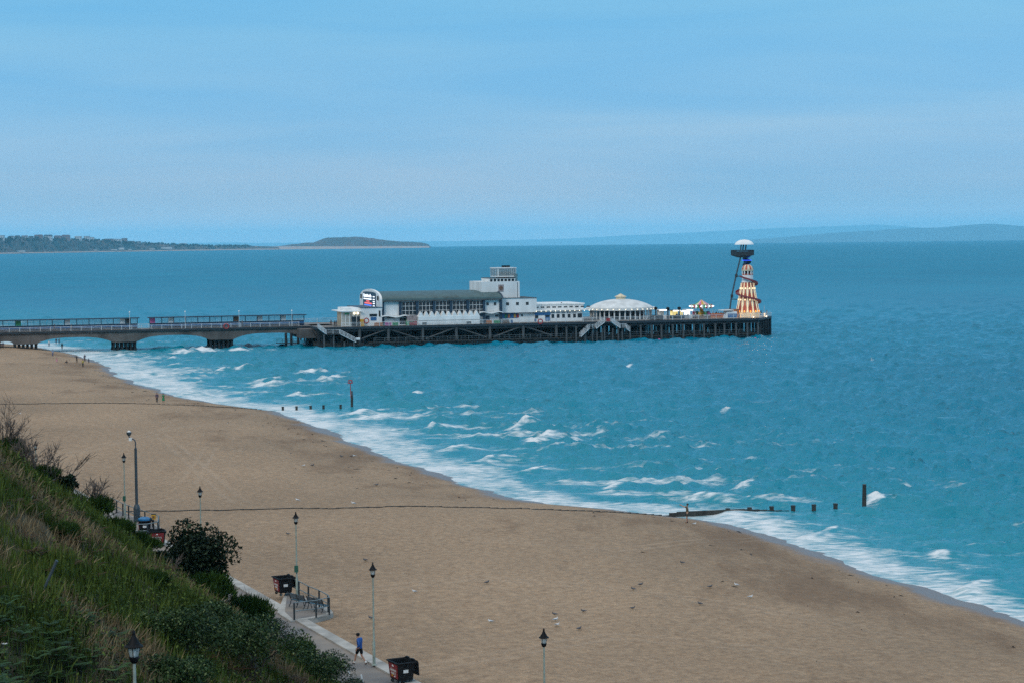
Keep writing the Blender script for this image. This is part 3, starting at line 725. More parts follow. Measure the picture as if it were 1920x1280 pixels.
# front row of square posts, as the photograph shows them
big = MB().bx(-0.30, 0.30, -0.30, 0.30, -3, DZ - 0.64).build('pile', M['timber_grey'], hd); big.location = (s_(674, 0.3), 0.45, 0)
for px in (728, 792.6, 855.6, 918.6, 981, 1043): share(big, 'pile', hd, (s_(px, 0.3), 0.45, 0))
for px in (728, 855.6, 981):                                   # raking struts in pairs
    for sg in (-1, 1):
        a = s_(px, 0.3) + sg * 0.3; b = a + sg * 8.2
        MB().tube([(a, 0.55, 4.55), (b, 0.75, 1.75)], 0.24, 4).build('strut', M['timber_grey'], hd)
fend = None
fpx = [604, 622, 640, 652] + [661 + 20.4 * k for k in range(19)]
for px in fpx:
    if fend is None: fend = MB().tube([(0, 0, -3), (0, 0, 2.3)], 0.2, 6).build('fender_pile', M['pile'], hd); fend.location = (s_(px, -0.3, 640), -0.35, 0)
    else: share(fend, 'fender_pile', hd, (s_(px, -0.3, 640), -0.35, 0))
tall = None
tpx = [1062, 1080, 1098, 1119, 1133, 1159, 1181, 1201, 1222, 1240, 1261, 1281, 1301, 1320, 1341, 1358, 1380, 1401, 1421]
for px in tpx:
    if tall is None:
        tall = MB().bx(-0.21, 0.21, -0.21, 0.21, 0.3, 3.9).bx(-0.27, 0.27, -0.27, 0.27, 3.9, 4.15).bx(-0.19, 0.19, -0.19, 0.19, -3, 0.3).build('fender_post', M['timber_grey'], hd)
        tall.location = (s_(px, -0.8, 630), -0.9, 0)
    else: share(tall, 'fender_post', hd, (s_(px, -0.8, 630), -0.9, 0))
# lower landing walkway with its rails
MB().bx(s_(690, -0.3), s_(1420, -0.3), -0.75, 0.25, 1.12, 1.34).build('landing_stage', M['timber'], hd)
MB().bx(s_(600, -0.3), s_(1425, -0.3), -0.15, 0.1, 0.35, 0.75).bx(HL, HR, 3.0, 3.4, 0.5, 1.1).bx(HL, HR, 6.0, 6.4, 0.2, 1.4).build('waling', M['timber'], hd)
railing(hd, [(s_(700, -0.3), -0.65), (s_(1420, -0.3), -0.65)], 1.34, 1.0, 2.9, name='landing_rail', mrail=M['railgrey'], r=0.03, mid=1, pr_=0.035)
# the piles behind, row upon row
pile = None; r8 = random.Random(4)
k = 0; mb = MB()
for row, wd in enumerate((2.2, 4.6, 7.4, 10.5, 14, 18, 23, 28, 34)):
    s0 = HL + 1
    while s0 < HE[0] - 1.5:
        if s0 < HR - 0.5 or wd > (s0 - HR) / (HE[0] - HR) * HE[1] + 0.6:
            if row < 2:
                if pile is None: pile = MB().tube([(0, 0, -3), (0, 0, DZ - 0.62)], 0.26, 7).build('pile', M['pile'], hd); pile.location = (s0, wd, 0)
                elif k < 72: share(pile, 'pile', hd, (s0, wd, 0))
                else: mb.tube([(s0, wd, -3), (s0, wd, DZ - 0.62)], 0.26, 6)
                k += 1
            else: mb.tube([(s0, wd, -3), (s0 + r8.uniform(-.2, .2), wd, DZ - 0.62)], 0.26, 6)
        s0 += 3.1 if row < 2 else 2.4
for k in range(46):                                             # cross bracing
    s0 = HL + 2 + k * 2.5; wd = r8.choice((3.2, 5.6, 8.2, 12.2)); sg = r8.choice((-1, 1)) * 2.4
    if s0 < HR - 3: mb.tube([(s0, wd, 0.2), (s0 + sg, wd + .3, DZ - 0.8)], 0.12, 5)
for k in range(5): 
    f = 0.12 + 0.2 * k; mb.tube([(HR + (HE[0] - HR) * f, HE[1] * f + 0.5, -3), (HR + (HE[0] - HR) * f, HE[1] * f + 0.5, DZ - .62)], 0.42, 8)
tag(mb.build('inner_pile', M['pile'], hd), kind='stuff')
MB().bx(s_(556, AW), HL + 3, 6.0, AW + AWID, 2.4, DZ - 0.62).build('abutment', M['concrete'], hd)
MB().bx(HL, s_(1100, 10), 16, 16.4, 0.6, DZ - 0.62).build('bulkhead', M['pile'], hd)

# maintenance staging below the end of the last arch
st = pier_thing('staging', 'small dark railed staging hung on piles below the last arch', 'platform', s_(519, 12, 638), 12.0, 0)
sl = s_(560, 12, 638) - s_(519, 12, 638)
MB().bx(0, sl, 0, 2, 0.9, 1.05).build('deck', M['pile'], st)
railing(st, [(0, 0), (sl, 0)], 1.05, 0.95, 1.5, mrail=M['dark_metal'], r=0.05, mid=1, pr_=0.06)
for k, px in enumerate((537, 547, 560)): MB().tube([(s_(px, 12, 638) - s_(519, 12, 638), 0.8, -3), (s_(px, 12, 638) - s_(519, 12, 638), 0.8, 3.6)], 0.36, 8).build('pile', M['pile'], st)

# ---------------------------------------------------------------- stairs down the side
def stair_flight(t, a, b, y, w=1.3, mat_='rail'):
    mb = MB(); (x0, z0), (x1, z1) = a, b; n = max(3, int(abs(z1 - z0) / 0.19))
    for k in range(n):
        f = (k + .5) / n; mb.box((x0 + (x1 - x0) * f, y + w / 2, z0 + (z1 - z0) * f), (abs(x1 - x0) / n, w, 0.06))
    mb.build('tread', M['timber_grey'], t)
    for yy in (y, y + w):
        MB().tube([(x0, yy, z0 - .08), (x1, yy, z1 - .08)], 0.11, 4).build('stringer', M[mat_], t)
        r = MB()
        for h in (0.35, 0.7, 1.05): r.tube([(x0, yy, z0 + h), (x1, yy, z1 + h)], 0.045, 5)
        for k in range(int(n / 3) + 2):
            f = k / (int(n / 3) + 1); xx, zz = x0 + (x1 - x0) * f, z0 + (z1 - z0) * f; r.tube([(xx, yy, zz), (xx, yy, zz + 1.08)], 0.045, 5)
        r.build('handrail', M['rail'], t)
ls = pier_thing('landing_stairs', 'white railed stairs zigzagging down the side of the pier left of the theatre', 'stairs', s_(596, -1.4), -1.6, 0)
rel = lambda px: s_(px, -1.5, 630) - s_(596, -1.4)
stair_flight(ls, (rel(597), DZ), (rel(612), 3.75), 0)
MB().bx(rel(611), rel(639), 0, 1.4, 3.58, 3.75).build('landing', M['timber_grey'], ls)
railing(ls, [(rel(612), 0.02), (rel(637), 0.02)], 3.75, 1.05, 1.6, r=0.045)
stair_flight(ls, (rel(638), 3.75), (rel(667), 1.5), 0)
for px in (608, 626, 646, 664): MB().bx(rel(px) - .2, rel(px) + .2, 0.4, 0.8, -3, 3.6 if px < 640 else 1.6).build('post', M['timber_grey'], ls)
MB().bx(rel(668), rel(675), 0.2, 0.8, 2.0, 2.6).build('locker', M['white'], ls)
l2 = pier_thing('landing_stairs', 'double stairs falling both ways from a red sign below the domed hall', 'stairs', s_(1140, -1.8), -2.0, 0)
rel2 = lambda px: s_(px, -2.0, 610) - s_(1140, -1.8)
stair_flight(l2, (rel2(1134), DZ), (rel2(1118), 3.7), 0)
MB().bx(rel2(1105), rel2(1119), 0, 1.4, 3.55, 3.7).build('landing', M['timber_grey'], l2)
railing(l2, [(rel2(1105), 0.02), (rel2(1118), 0.02)], 3.7, 1.05, 1.2, r=0.045)
stair_flight(l2, (rel2(1105), 3.7), (rel2(1089), 1.5), 0)
stair_flight(l2, (rel2(1147), DZ), (rel2(1163), 3.7), 0)
MB().bx(rel2(1162), rel2(1174), 0, 1.4, 3.55, 3.7).build('landing', M['timber_grey'], l2)
railing(l2, [(rel2(1162), 0.02), (rel2(1174), 0.02)], 3.7, 1.05, 1.0, r=0.045)
stair_flight(l2, (rel2(1174), 3.7), (rel2(1181), 2.7), 0)
MB().bx(rel2(1134), rel2(1147), 0, 2, DZ - 0.2, DZ + 0.02).build('landing', M['timber_grey'], l2)
MB().bx(rel2(1137), rel2(1144), -0.06, 0.0, DZ + 0.1, DZ + 0.95).build('sign', M['red'], l2)
for px in (1098, 1112, 1130, 1150, 1168): MB().bx(rel2(px) - .16, rel2(px) + .16, 0.5, 0.82, -3, 3.5).build('post', M['timber_grey'], l2)

# ---------------------------------------------------------------- theatre hall
FW = 4.0; HD_ = 28.0
def win_grid(root, x0, x1, y, z0, z1, nx, nz_, name='window', frame=None, glass=None, fr=0.04):
    fm = MB()
    for k in range(nx + 1): fm.bx(x0 + (x1 - x0) * k / nx - fr, x0 + (x1 - x0) * k / nx + fr, y - 0.10, y, z0, z1)
    for k in range(nz_ + 1): fm.bx(x0, x1, y - 0.07, y + 0.01, z0 + (z1 - z0) * k / nz_ - fr, z0 + (z1 - z0) * k / nz_ + fr)
    w_ = fm.build(name, frame or M['white'], root)
    MB().bx(x0, x1, y + 0.02, y + 0.06, z0, z1).build('pane', glass or M['glass_dark'], w_)
    return w_
def small_win(root, px, y0, y1, wd, half, base_s, yy):
    s0 = s_(px, wd, y0) - base_s; zt, zb = z_(px, y0, wd) - DZ, z_(px, y1, wd) - DZ
    w_ = MB().bx(s0 - half - .08, s0 + half + .08, yy - 0.04, yy, zb - .08, zt + .08).build('window', M['timber_grey'], root)
    MB().bx(s0 - half, s0 + half, yy - 0.07, yy - 0.045, zb, zt).build('pane', M['glass_dark'], w_)
bs = s_(716, FW)
th = pier_thing('theatre', 'white pier theatre with a long barrel vaulted green grey roof and navy window bays', 'theatre', bs, FW, DZ + 0.03)
X = lambda px, wd=FW, py=585: s_(px, wd, py) - bs
Zr = lambda px, py, wd=FW: z_(px, py, wd) - DZ - 0.03
ez = Zr(760, 563.5); xe = X(939); cz_ = Zr(800, 545.5, FW + 14)
MB().bx(0.02, xe - 0.02, 0.25, HD_, 0, ez).build('wall', M['white2'], th)
vs3 = []; fs3 = []; nn = 24; K = 70
def vault(f, over=0.0):
    a = math.pi * f; y = HD_ / 2 - (HD_ / 2 + 0.7 + over) * math.cos(a); z = ez + (cz_ - ez + over) * math.sin(a) ** 0.75
    return y, z
for k in range(K + 1):
    for j in range(nn + 1):
        y, z = vault(j / nn); z += 0.045 * (k % 2)
        vs3.append((-0.25 + (xe + 0.5) * k / K, y, z))
for k in range(K):
    for j in range(nn): fs3.append((k * (nn + 1) + j, (k + 1) * (nn + 1) + j, (k + 1) * (nn + 1) + j + 1, k * (nn + 1) + j + 1))
MB().add(vs3, fs3).build('roof', M['roof'], th)
# right gable under the vault, dark rimmed
gp = [vault(j / nn) for j in range(nn + 1)]
MB().prism(gp, xe - 0.3, xe + 0.1, 'yz').build('gable', M['white2'], th)
rim = MB(); rim.tube([(xe + 0.3, y, z + 0.06) for y, z in gp], 0.22, 6); rim.build('roof_rim', M['navy'], th)
MB().bx(-0.2, xe + 0.2, -0.75, -0.45, ez - 0.28, ez + 0.05).build('gutter', M['timber_grey'], th)
# corner posts, panels, bays
for a, b in ((716, 720), (936.5, 941.2)): MB().bx(X(a), X(b), -0.35, 0.24, 0, ez - 0.02).build('corner_post', M['navy'], th)
zsill = Zr(800, 590.5)
MB().bx(X(748), X(908), 0.0, 0.22, zsill - 0.6, ez - 0.25).build('bay_backing', M['navy'], th)
for k in range(5):
    a = 753.5 + 31.6 * k
    win_grid(th, X(a), X(a + 27 if k < 4 else a + 26), -0.05, zsill, ez - 0.35, 4, 3, glass=M['glass_dark'])
    MB().bx(X(a - 5.5), X(a - 1.2), -0.5, -0.01, zsill - 0.5, ez - 0.3).build('bay_post', M['navy'], th)
MB().bx(X(905), X(909), -0.5, -0.01, 0, ez - 0.3).build('bay_post', M['navy'], th)
for a, b in ((714, 784), (897, 941)):                             # wavy canopies
    wv = MB(); pts = []
    for k in range(41):
        f = k / 40; pts.append((X(a) + (X(b) - X(a)) * f, Zr(740, 592.6 if a < 800 else 589, FW) + 0.20 * math.sin(f * math.pi * (4 if a < 800 else 3))))
    for k in range(40):
        (xa, za), (xb_, zb) = pts[k], pts[k + 1]
        wv.add([(xa, -1.5, za), (xb_, -1.5, zb), (xb_, 0, zb + .1), (xa, 0, za + .1), (xa, -1.5, za - .2), (xb_, -1.5, zb - .2)], [(0, 1, 2, 3), (4, 5, 1, 0), (3, 2, 5, 4)])
    wv.build('canopy', M['white'], th)
MB().bx(X(720), X(784), -0.02, 0.2, 0, Zr(750, 595)).build('lower_wall', M['white2'], th)
MB().bx(X(749), X(782), -0.06, -0.03, 0.2, Zr(750, 595) - 0.2).build('dark_shopfront', M['glass_dark'], th)
for px in (914.5, 928.5): small_win(th, px, 568, 572.5, FW, 0.26, bs, 0.22)
small_win(th, 733, 594.5, 597, FW, 1.0, bs, -0.03)
small_win(th, 932, 591, 594, FW, 0.4, bs, 0.22)
MB().bx(X(911), X(918), 0.16, 0.22, 0.0, Zr(914, 592)).build('door', M['navy'], th)
# white front annexe with a row of pointed gables
ax0, ax1 = X(784, 1.3), X(899, 1.3); za = Zr(840, 593, 1.3); zp = Zr(840, 583.5, 1.3)
MB().bx(ax0, ax1, -3.0, -0.6, -0.02, za).build('annexe', M['white'], th)
for k in range(11):
    a = ax0 + (ax1 - ax0) * k / 11; b = ax0 + (ax1 - ax0) * (k + 1) / 11
    MB().prism([(a + .05, za), (b - .05, za), ((a + b) / 2, zp)], -2.9, -0.8, 'xz').build('gablet', M['white'], th)
for px in (791, 874): MB().bx(X(px, 1.3), X(px + 8.5, 1.3), -3.05, -3.01, 0.15, 0.75).build('vent', M['timber_grey'], th)
MB().bx(ax0, ax1, -3.06, -3.02, 1.15, 1.24).build('string_course', M['timber_grey'], th)
# arched end wall with the programme board
eb = thing('facade', None, None); eb.parent = th
ar = 1.045
endp = [(-0.9, Zr(700, 580) - 0.1), (-0.9, ez)] + [(HD_ / 2 - (HD_ / 2 + 0.9) * math.cos(math.pi * j / 28), ez + (cz_ - ez + 0.75) * math.sin(math.pi * j / 28) ** 0.8) for j in range(29)] + [(HD_ + .9, ez), (HD_ + .9, Zr(700, 580) - 0.1)]
MB().prism(endp, -0.6, 0.0, 'yz').build('end_wall', M['white'], eb)
MB().tube([(-0.3, y, z) for y, z in endp[1:-1]], 0.30, 6).build('end_rim', M['navy'], eb)
bd = [(HD_ * 0.17, Zr(700, 576.5)), (HD_ * 0.17, Zr(700, 552))] + [(HD_ / 2 - HD_ * 0.33 * math.cos(math.pi * j / 14), Zr(700, 552) + (Zr(700, 547, 18) - Zr(700, 552)) * math.sin(math.pi * j / 14)) for j in range(1, 14)] + [(HD_ * 0.83, Zr(700, 552)), (HD_ * 0.83, Zr(700, 576.5))]
MB().prism([(y, z) for y, z in bd], -0.72, -0.605, 'yz').build('programme_board', M['navy'], eb)
M['led_white'] = mat('lit_white_letters', (0.9, 0.9, 0.95), 0.5, 0.0, 1.0, emit=(0.85, 0.92, 1.0), est=1.3)
M['led_red'] = mat('lit_red_letters', (0.8, 0.15, 0.15), 0.5, 0.0, 1.0, emit=(1.0, 0.16, 0.14), est=0.9)
M['led_blue'] = mat('lit_blue_letters', (0.1, 0.2, 0.8), 0.5, 0.0, 1.0, emit=(0.10, 0.28, 1.0), est=1.0)
yb = lambda f: HD_ * (0.83 - 0.66 * f)
zb_ = lambda py: Zr(700, py, 18)
lt = MB()
for k, hgt in enumerate((1.5, .85, 1.0, 1.25, .8, 1.3, .85, .9, 1.4, .8)): lt.bx(-0.80, -0.73, yb(.07 + .062 * k), yb(.07 + .062 * k + .042), zb_(557.5), zb_(557.5) + hgt * .62)
lt.build('headline_lettering', M['led_white'], eb)
MB().bx(-0.80, -0.73, yb(.07), yb(.68), zb_(562), zb_(560)).build('caption_lettering', M['led_white'], eb)
MB().bx(-0.80, -0.73, yb(.28), yb(.52), zb_(566), zb_(564)).bx(-0.80, -0.73, yb(.14), yb(.70), zb_(570), zb_(567.6)).build('red_lettering', M['led_red'], eb)
MB().bx(-0.80, -0.73, yb(.12), yb(.68), zb_(574.5), zb_(571.5)).build('blue_lettering', M['led_blue'], eb)
sm = MB()
for py in (555, 560, 564, 567.5, 572): sm.bx(-0.80, -0.73, yb(.80), yb(.93), zb_(py + 1.6), zb_(py))
sm.build('side_lettering', M['led_white'], eb)
for yy in (HD_ * 0.055, HD_ * 0.93): MB().bx(-0.9, -0.62, yy - .35, yy + .35, Zr(700, 564), Zr(700, 556)).build('wall_lamp', M['black'], eb)
# entrance block below the arch
en = pier_thing('entrance_hall', 'low white entrance block below the arched theatre front, with a dark window and a poster', 'building', s_(677, 3.0), 3.0, DZ + 0.03)
es = s_(677, 3.0); ex = lambda px: s_(px, 3.0, 600) - es; ezz = lambda py: z_(700, py, 3.0) - DZ
MB().bx(0, ex(716.5) - .02, 0, 20, 0, ezz(577.5)).build('wall', M['white2'], en)
MB().bx(-0.2, ex(716.5) + .2, -0.2, 20.2, ezz(577.5), ezz(576.6)).build('coping', M['navy'], en)
MB().bx(ex(693), ex(707), -.05, 0.0 - .003, ezz(594), ezz(589)).build('window', M['glass_dark'], en)
MB().bx(ex(695), ex(706), -.06, -.003, ezz(601.5), ezz(595)).build('poster', M['blue'], en)
MB().bx(ex(710.5), ex(713), -.2, -.003, ezz(594), ezz(583)).build('wall_lamp', M['black'], en)
tag(MB().tube([(0.65 * math.cos(a * math.pi / 8), -0.02, 0.65 * math.sin(a * math.pi / 8)) for a in range(17)], 0.16, 6).build('lifebuoy', M['red']), 'red lifebuoy on the rail beside the low white entrance block', 'lifebuoy')
lb = bpy.data.objects['lifebuoy']; pier_tag_mesh(lb, s_(687, 0), -0.05, z_(687, 601.5, 0)); lb['group'] = 'red lifebuoys along the pier'
def lifebuoy(px, py, wd, label): 
    c = lb.copy(); COL.objects.link(c); c['label'] = label; pier_tag_mesh(c, s_(px, wd), wd, z_(px, py, wd))
lifebuoy(424, 612, AW - 0.5, 'red lifebuoy on the approach railing in front of the glazed shelter')
lifebuoy(1013, 603, -0.05, 'red lifebuoy on the pier head railing before the long white restaurant')
# glass fronted kiosk
kk = pier_thing('entrance_kiosk', 'small glass fronted kiosk lit inside, under a flat white canopy at the theatre end', 'kiosk', s_(640, 3.2), 3.2, DZ + 0.03)
kx = lambda px: s_(px, 3.2, 600) - s_(640, 3.2); kz = lambda py: z_(660, py, 3.2) - DZ
MB().bx(kx(648), kx(676.5), 1.0, 12, kz(586), kz(578)).build('upper_storey', M['white'], kk)
MB().bx(kx(636.5), kx(677.5) - .05, -1.2, 12.5, kz(584.8), kz(583.2)).build('canopy', M['white'], kk)
M['lit_inside'] = mat('lit_interior', (0.22, 0.20, 0.15), 0.7, 0.6, 0.6, emit=(1.0, 0.86, 0.58), est=0.10)
MB().bx(kx(643), kx(675), 1.2, 9, 0, kz(585)).build('lit_room', M['lit_inside'], kk)
win_grid(kk, kx(641), kx(676), 0.02, 0.0, kz(585) - .1, 5, 1, glass=M['glass'], fr=0.1)
MB().bx(kx(659), kx(668), -0.1, -0.06, 0, kz(594)).build('door', M['glass_dark'], kk)
MB().bx(kx(669), kx(674.5), -0.1, -0.06, 0, kz(594)).build('door', M['glass_dark'], kk)
MB().bx(kx(646), kx(655), -0.14, -0.1, kz(590), kz(587)).build('sign', M['green'], kk)
MB().lathe([(.05, 0), (.32, .2), (.32, .5), (.05, .7)], 10, (kx(664), -0.5, kz(590.5))).build('lamp', M['lampwhite'], kk)
MB().lathe([(.05, 0), (.32, .2), (.32, .5), (.05, .7)], 10, (kx(670.5), -0.5, kz(590.5))).build('lamp', M['lampwhite'], kk)
tag(pier_tag_mesh(MB().bx(-.5, .5, -.4, .4, 0, 1.9).bx(-.42, .42, -.44, -.41, .9, 1.7).build('vending_machine', M['yellow']), s_(679, 2.4), 2.4, DZ + .03), 'yellow vending machine standing beside the lit kiosk', 'vending machine')

# ---------------------------------------------------------------- tower
TW = 8.0
tw = pier_thing('lookout_tower', 'square white lookout tower with a slanted window cab and a glass lantern room on top', 'tower', s_(941, TW), TW, DZ + 0.03)
tx = lambda px, wd=TW: s_(px, wd, 560) - s_(941, TW); tz = lambda py, wd=TW: z_(945, py, wd) - DZ - 0.03
MB().bx(tx(901.5, TW + 1), tx(974.5), 0.0, 14, 0, tz(528)).build('shaft', M['white2'], tw)
MB().bx(tx(937), tx(1001.5), -2.6, 12, tz(587, 5.4), tz(560, 5.4)).build('upper_block', M['white2'], tw)
MB().bx(tx(938), tx(1000), -1.6, 12, 0, tz(587.2, 5.4)).build('lower_block', M['white'], tw)
MB().bx(tx(936), tx(1002), -2.8, 12.2, tz(560, 5.4), tz(559.2, 5.4)).build('parapet', M['timber_grey'], tw)
MB().bx(tx(937), tx(1001), -2.62, -2.3, tz(588, 5.4), tz(587.1, 5.4)).build('soffit', M['navy'], tw)
for px in (951.5, 970, 988.5):
    x_ = tx(px, 5.4)
    w_ = MB().bx(x_ - .42, x_ + .42, -2.64, -2.602, tz(573, 5.4), tz(567.3, 5.4)).build('window', M['timber_grey'], tw)
    MB().bx(x_ - .3, x_ + .3, -2.67, -2.645, tz(572.4, 5.4), tz(568, 5.4)).build('pane', M['glass_dark'], w_)
MB().bx(tx(940, 5.4), tx(971.5, 5.4), -1.66, -1.603, tz(597.5, 5.4), tz(588.2, 5.4)).build('shop_window', M['blue'], tw)
for px, mm in ((945, 'green'), (951, 'orange'), (957, 'blue'), (962, 'yellow'), (967.5, 'red')): MB().bx(tx(px - 2), tx(px + 2), -1.70, -1.665, tz(596.5, 5.4), tz(589.5, 5.4)).build('poster', M[mm], tw)
MB().bx(tx(974), tx(977.3), -1.66, -1.603, tz(594.5, 5.4), tz(590.5, 5.4)).build('window', M['glass_dark'], tw)
M['emblem'] = mat('brown_emblem', (0.35, 0.28, 0.27), 0.7, 0.5, 2.0)
em = MB().bx(tx(934.5), tx(944.5), -0.08, -0.003, tz(547), tz(534)).build('emblem', M['emblem'], tw)
e0 = (tx(939.5), -0.1, tz(540.5)); MB().lathe([(0.02, 0), (0.55, 0.0), (0.55, 0.06), (0.02, .06)], 16).build('emblem_disc', M['brown'], em)
ed = [c for c in em.children][0]; ed.rotation_euler = (math.pi / 2, 0, 0); ed.location = e0
# cab with outward slanting windows
cb = MB(); z0, z1 = tz(529), tz(522.5); xa, xb2 = tx(919), tx(966)
def slab(mb, xa, xb2, ya, yb2, z0, z1, lean):
    mb.add([(xa, ya, z0), (xb2, ya, z0), (xb2, yb2, z0), (xa, yb2, z0), (xa - lean, ya - lean, z1), (xb2 + lean, ya - lean, z1), (xb2 + lean, yb2 + lean, z1), (xa - lean, yb2 + lean, z1)],
           [(0, 1, 5, 4), (1, 2, 6, 5), (2, 3, 7, 6), (3, 0, 4, 7), (4, 5, 6, 7), (3, 2, 1, 0)])
slab(cb, xa, xb2, 0.4, 9, z0, z1, 0.22); cab = cb.build('cab', M['white'], tw)
cr = MB(); slab(cr, xa - .1, xb2 + .1, 0.25, 9.1, z1 + .005, z1 + 0.2, 0.15); cr.build('roof', M['timber_grey'], cab)
for k in range(7):
    f0, f1 = xa + (xb2 - xa) * (k + .14) / 7, xa + (xb2 - xa) * (k + .80) / 7
    y0, y1 = 0.36, 0.17
    pq = [(f0, y0, z0 + .12), (f1, y0, z0 + .12), (f1 - .02, y1, z1 - .12), (f0 - .02, y1, z1 - .12)]
    MB().add([(a, b - .02, c) for a, b, c in pq] + [(a, b + .03, c) for a, b, c in pq], [(0, 1, 2, 3), (7, 6, 5, 4), (0, 4, 5, 1), (1, 5, 6, 2), (2, 6, 7, 3), (3, 7, 4, 0)]).build('window', M['glass_dark'], cab)
# glass lantern room
lx0, lx1, lz0, lz1 = tx(934), tx(971), tz(522), tz(504)
lan = thing('lantern_room', None, None); lan.parent = tw
M['glass_tint'] = mat('tinted_glass', (0.10, 0.20, 0.22), 0.08, 0.3, 1.0, alpha=0.62)
MB().bx(lx0, lx1, 2, 8, lz0 + .6, lz1).build('glazing', M['glass_tint'], lan)
fr = MB()
for k in range(11): fr.bx(lx0 + (lx1 - lx0) * k / 10 - (.16 if k == 1 else .05), lx0 + (lx1 - lx0) * k / 10 + (.16 if k == 1 else .05), 1.9, 1.98, lz0 + .3, lz1)
for yy in (4, 6, 8.02): fr.bx(lx0 - .08, lx0 - .02, yy - .05, yy + .05, lz0 + .3, lz1).bx(lx1 + .02, lx1 + .08, yy - .05, yy + .05, lz0 + .3, lz1)
fr.build('mullion', M['white'], lan)
MB().bx(lx0 - .1, lx1 + .1, 1.85, 8.1, lz0 + .3, lz0 + .6).build('sill', M['white'], lan)
MB().bx(lx0 - .2, lx1 + .2, 1.8, 8.2, lz1 + .005, lz1 + .28).build('roof', M['white2'], lan)
MB().bx(lx0 + 1.2, lx1 - 1.4, 3.5, 6.5, lz0, lz1 - 1.0).build('stair_core', M['dark_metal'], lan)
MB().bx(tx(948), tx(963), 3.6, 4.0, lz1 + .32, lz1 + .85).build('black_sign', M['black'], lan)
MB().bx(tx(968), tx(973.5), 1.5, 6, lz0 - .9, lz1 - 1.5).build('glazed_shaft', M['glass_tint'], tw)
MB().tube([(tx(970.5), -0.06, tz(558)), (tx(970.5), -0.06, tz(530))], 0.07, 6).build('drainpipe', M['timber_grey'], tw)

# ---------------------------------------------------------------- long white restaurant
RW = 6.0
rs = pier_thing('restaurant', 'long low white restaurant with square windows between the tower and domed hall', 'restaurant', s_(1002, RW), RW, DZ + 0.03)
rx = lambda px, wd=RW: s_(px, wd, 590) - s_(1002, RW); rz_ = lambda py, wd=RW: z_(1050, py, wd) - DZ - .03
MB().bx(0.02, rx(1092), 0, 20, 0, rz_(582.5)).build('wall', M['white'], rs)
MB().bx(-.0, rx(1109), -.8, 20, rz_(582.5) + .003, rz_(581.2)).build('eaves', M['white'], rs)
MB().bx(0.0, rx(1100), 3, 18, rz_(581.2) + .003, rz_(571, 9)).build('clerestory', M['white2'], rs)
MB().bx(-.02, rx(1102), 2.7, 18.3, rz_(571, 9) + .003, rz_(569, 9)).build('roof', M['white'], rs)
for k in range(10):
    a = 1003.5 + 10.7 * k
    MB().bx(rx(a, 9), rx(a + 6.5, 9), 2.93, 2.997, rz_(577, 9), rz_(574.6, 9)).build('clerestory_window', M['glass_dark'] if k not in (4, 5, 6) else M['timber_grey'], rs)
for px in (1036.5, 1046.5, 1056.5, 1067, 1077): 
    w_ = MB().bx(rx(px - 2.6), rx(px + 2.6), -.05, -.003, rz_(596.5), rz_(589)).build('window', M['timber_grey'], rs)
    MB().bx(rx(px - 1.7), rx(px + 1.7), -.09, -.055, rz_(596), rz_(589.6)).build('pane', M['glass_dark'], w_)
MB().bx(rx(1083), rx(1091), -.07, -.003, rz_(597), rz_(588.5)).build('window', M['glass_dark'], rs)
for px in (1034, 1044, 1054, 1064, 1074): MB().bx(rx(px - 1), rx(px + 6), -.07, -.003, rz_(587), rz_(585.6)).build('vent', M['navy'], rs)
MB().bx(rx(1002.5), rx(1032), -.12, -.003, rz_(590.5), rz_(585.5)).build('shop_sign', M['blue'], rs)
MB().bx(rx(1003), rx(1009), -.10, -.003, rz_(597), rz_(590.5)).build('shop_window', M['glass_dark'], rs)
MB().bx(rx(1022), rx(1030.5), -.10, -.003, rz_(597), rz_(590.5)).build('shop_window', M['glass_dark'], rs)
MB().bx(rx(1001.5), rx(1005), -.16, -.12, 0.2, rz_(597)).build('blue_panel', M['blue'], rs)
MB().bx(rx(1022), rx(1031), -.16, -.12, .3, 1.3).build('blue_panel', M['blue'], rs)
MB().bx(rx(1062), rx(1063.5), 5, 5.4, rz_(570, 9), rz_(567.6, 9)).build('flue', M['black'], rs)
bulb = MB().lathe([(.02, 0), (.10, .05), (.12, .13), (.08, .22), (.02, .25)], 8).build('festoon_bulb', M['lampwhite'], rs); bulb.location = (rx(1004), -.95, rz_(584))
for k in range(1, 12): share(bulb, 'festoon_bulb', rs, (rx(1004 + 9.0 * k), -.95, rz_(584)))

# ---------------------------------------------------------------- domed hall
DW = 15.5
dm = pier_thing('domed_hall', 'round amusement hall under a shallow white dome ringed with columns and small lamps', 'hall', s_(1164, DW), DW, DZ + 0.03)
rad = (s_(1222, DW) - s_(1107, DW)) / 2; dz = lambda py, wd=DW: z_(1164, py, wd) - DZ - .03
e_ = dz(579, 2.5); ct = dz(560.5, DW)
M['dome'] = mat('dome_membrane', (0.70, 0.71, 0.69), 0.75, 0.22, 0.5, detail=8)
prof = [(rad * math.sin(math.radians(a)) / math.sin(math.radians(58)), e_ + (ct - e_) * (math.cos(math.radians(a)) - math.cos(math.radians(58))) / (1 - math.cos(math.radians(58)))) for a in (58, 54, 50, 46, 42, 38, 33, 28, 23, 18, 12, 6, 1)]
MB().lathe(prof, 64).build('dome', M['dome'], dm, smooth=True)
MB().lathe([(1.4, ct - .1), (1.4, ct + .55), (1.8, ct + .62), (0.9, ct + 1.05), (0.05, ct + 1.5)], 16).build('cupola', M['cream'], dm)
MB().lathe([(rad - 3, e_ - .75), (rad + .6, e_ - .75), (rad + .75, e_ - .05), (rad - 3, e_ + .0)], 48).build('eaves', M['white'], dm)
MB().lathe([(rad - 2.2, 0), (rad - 2.2, e_ - .75)], 48).build('glazing', M['glass_dark'], dm)
colm = None; blb = None
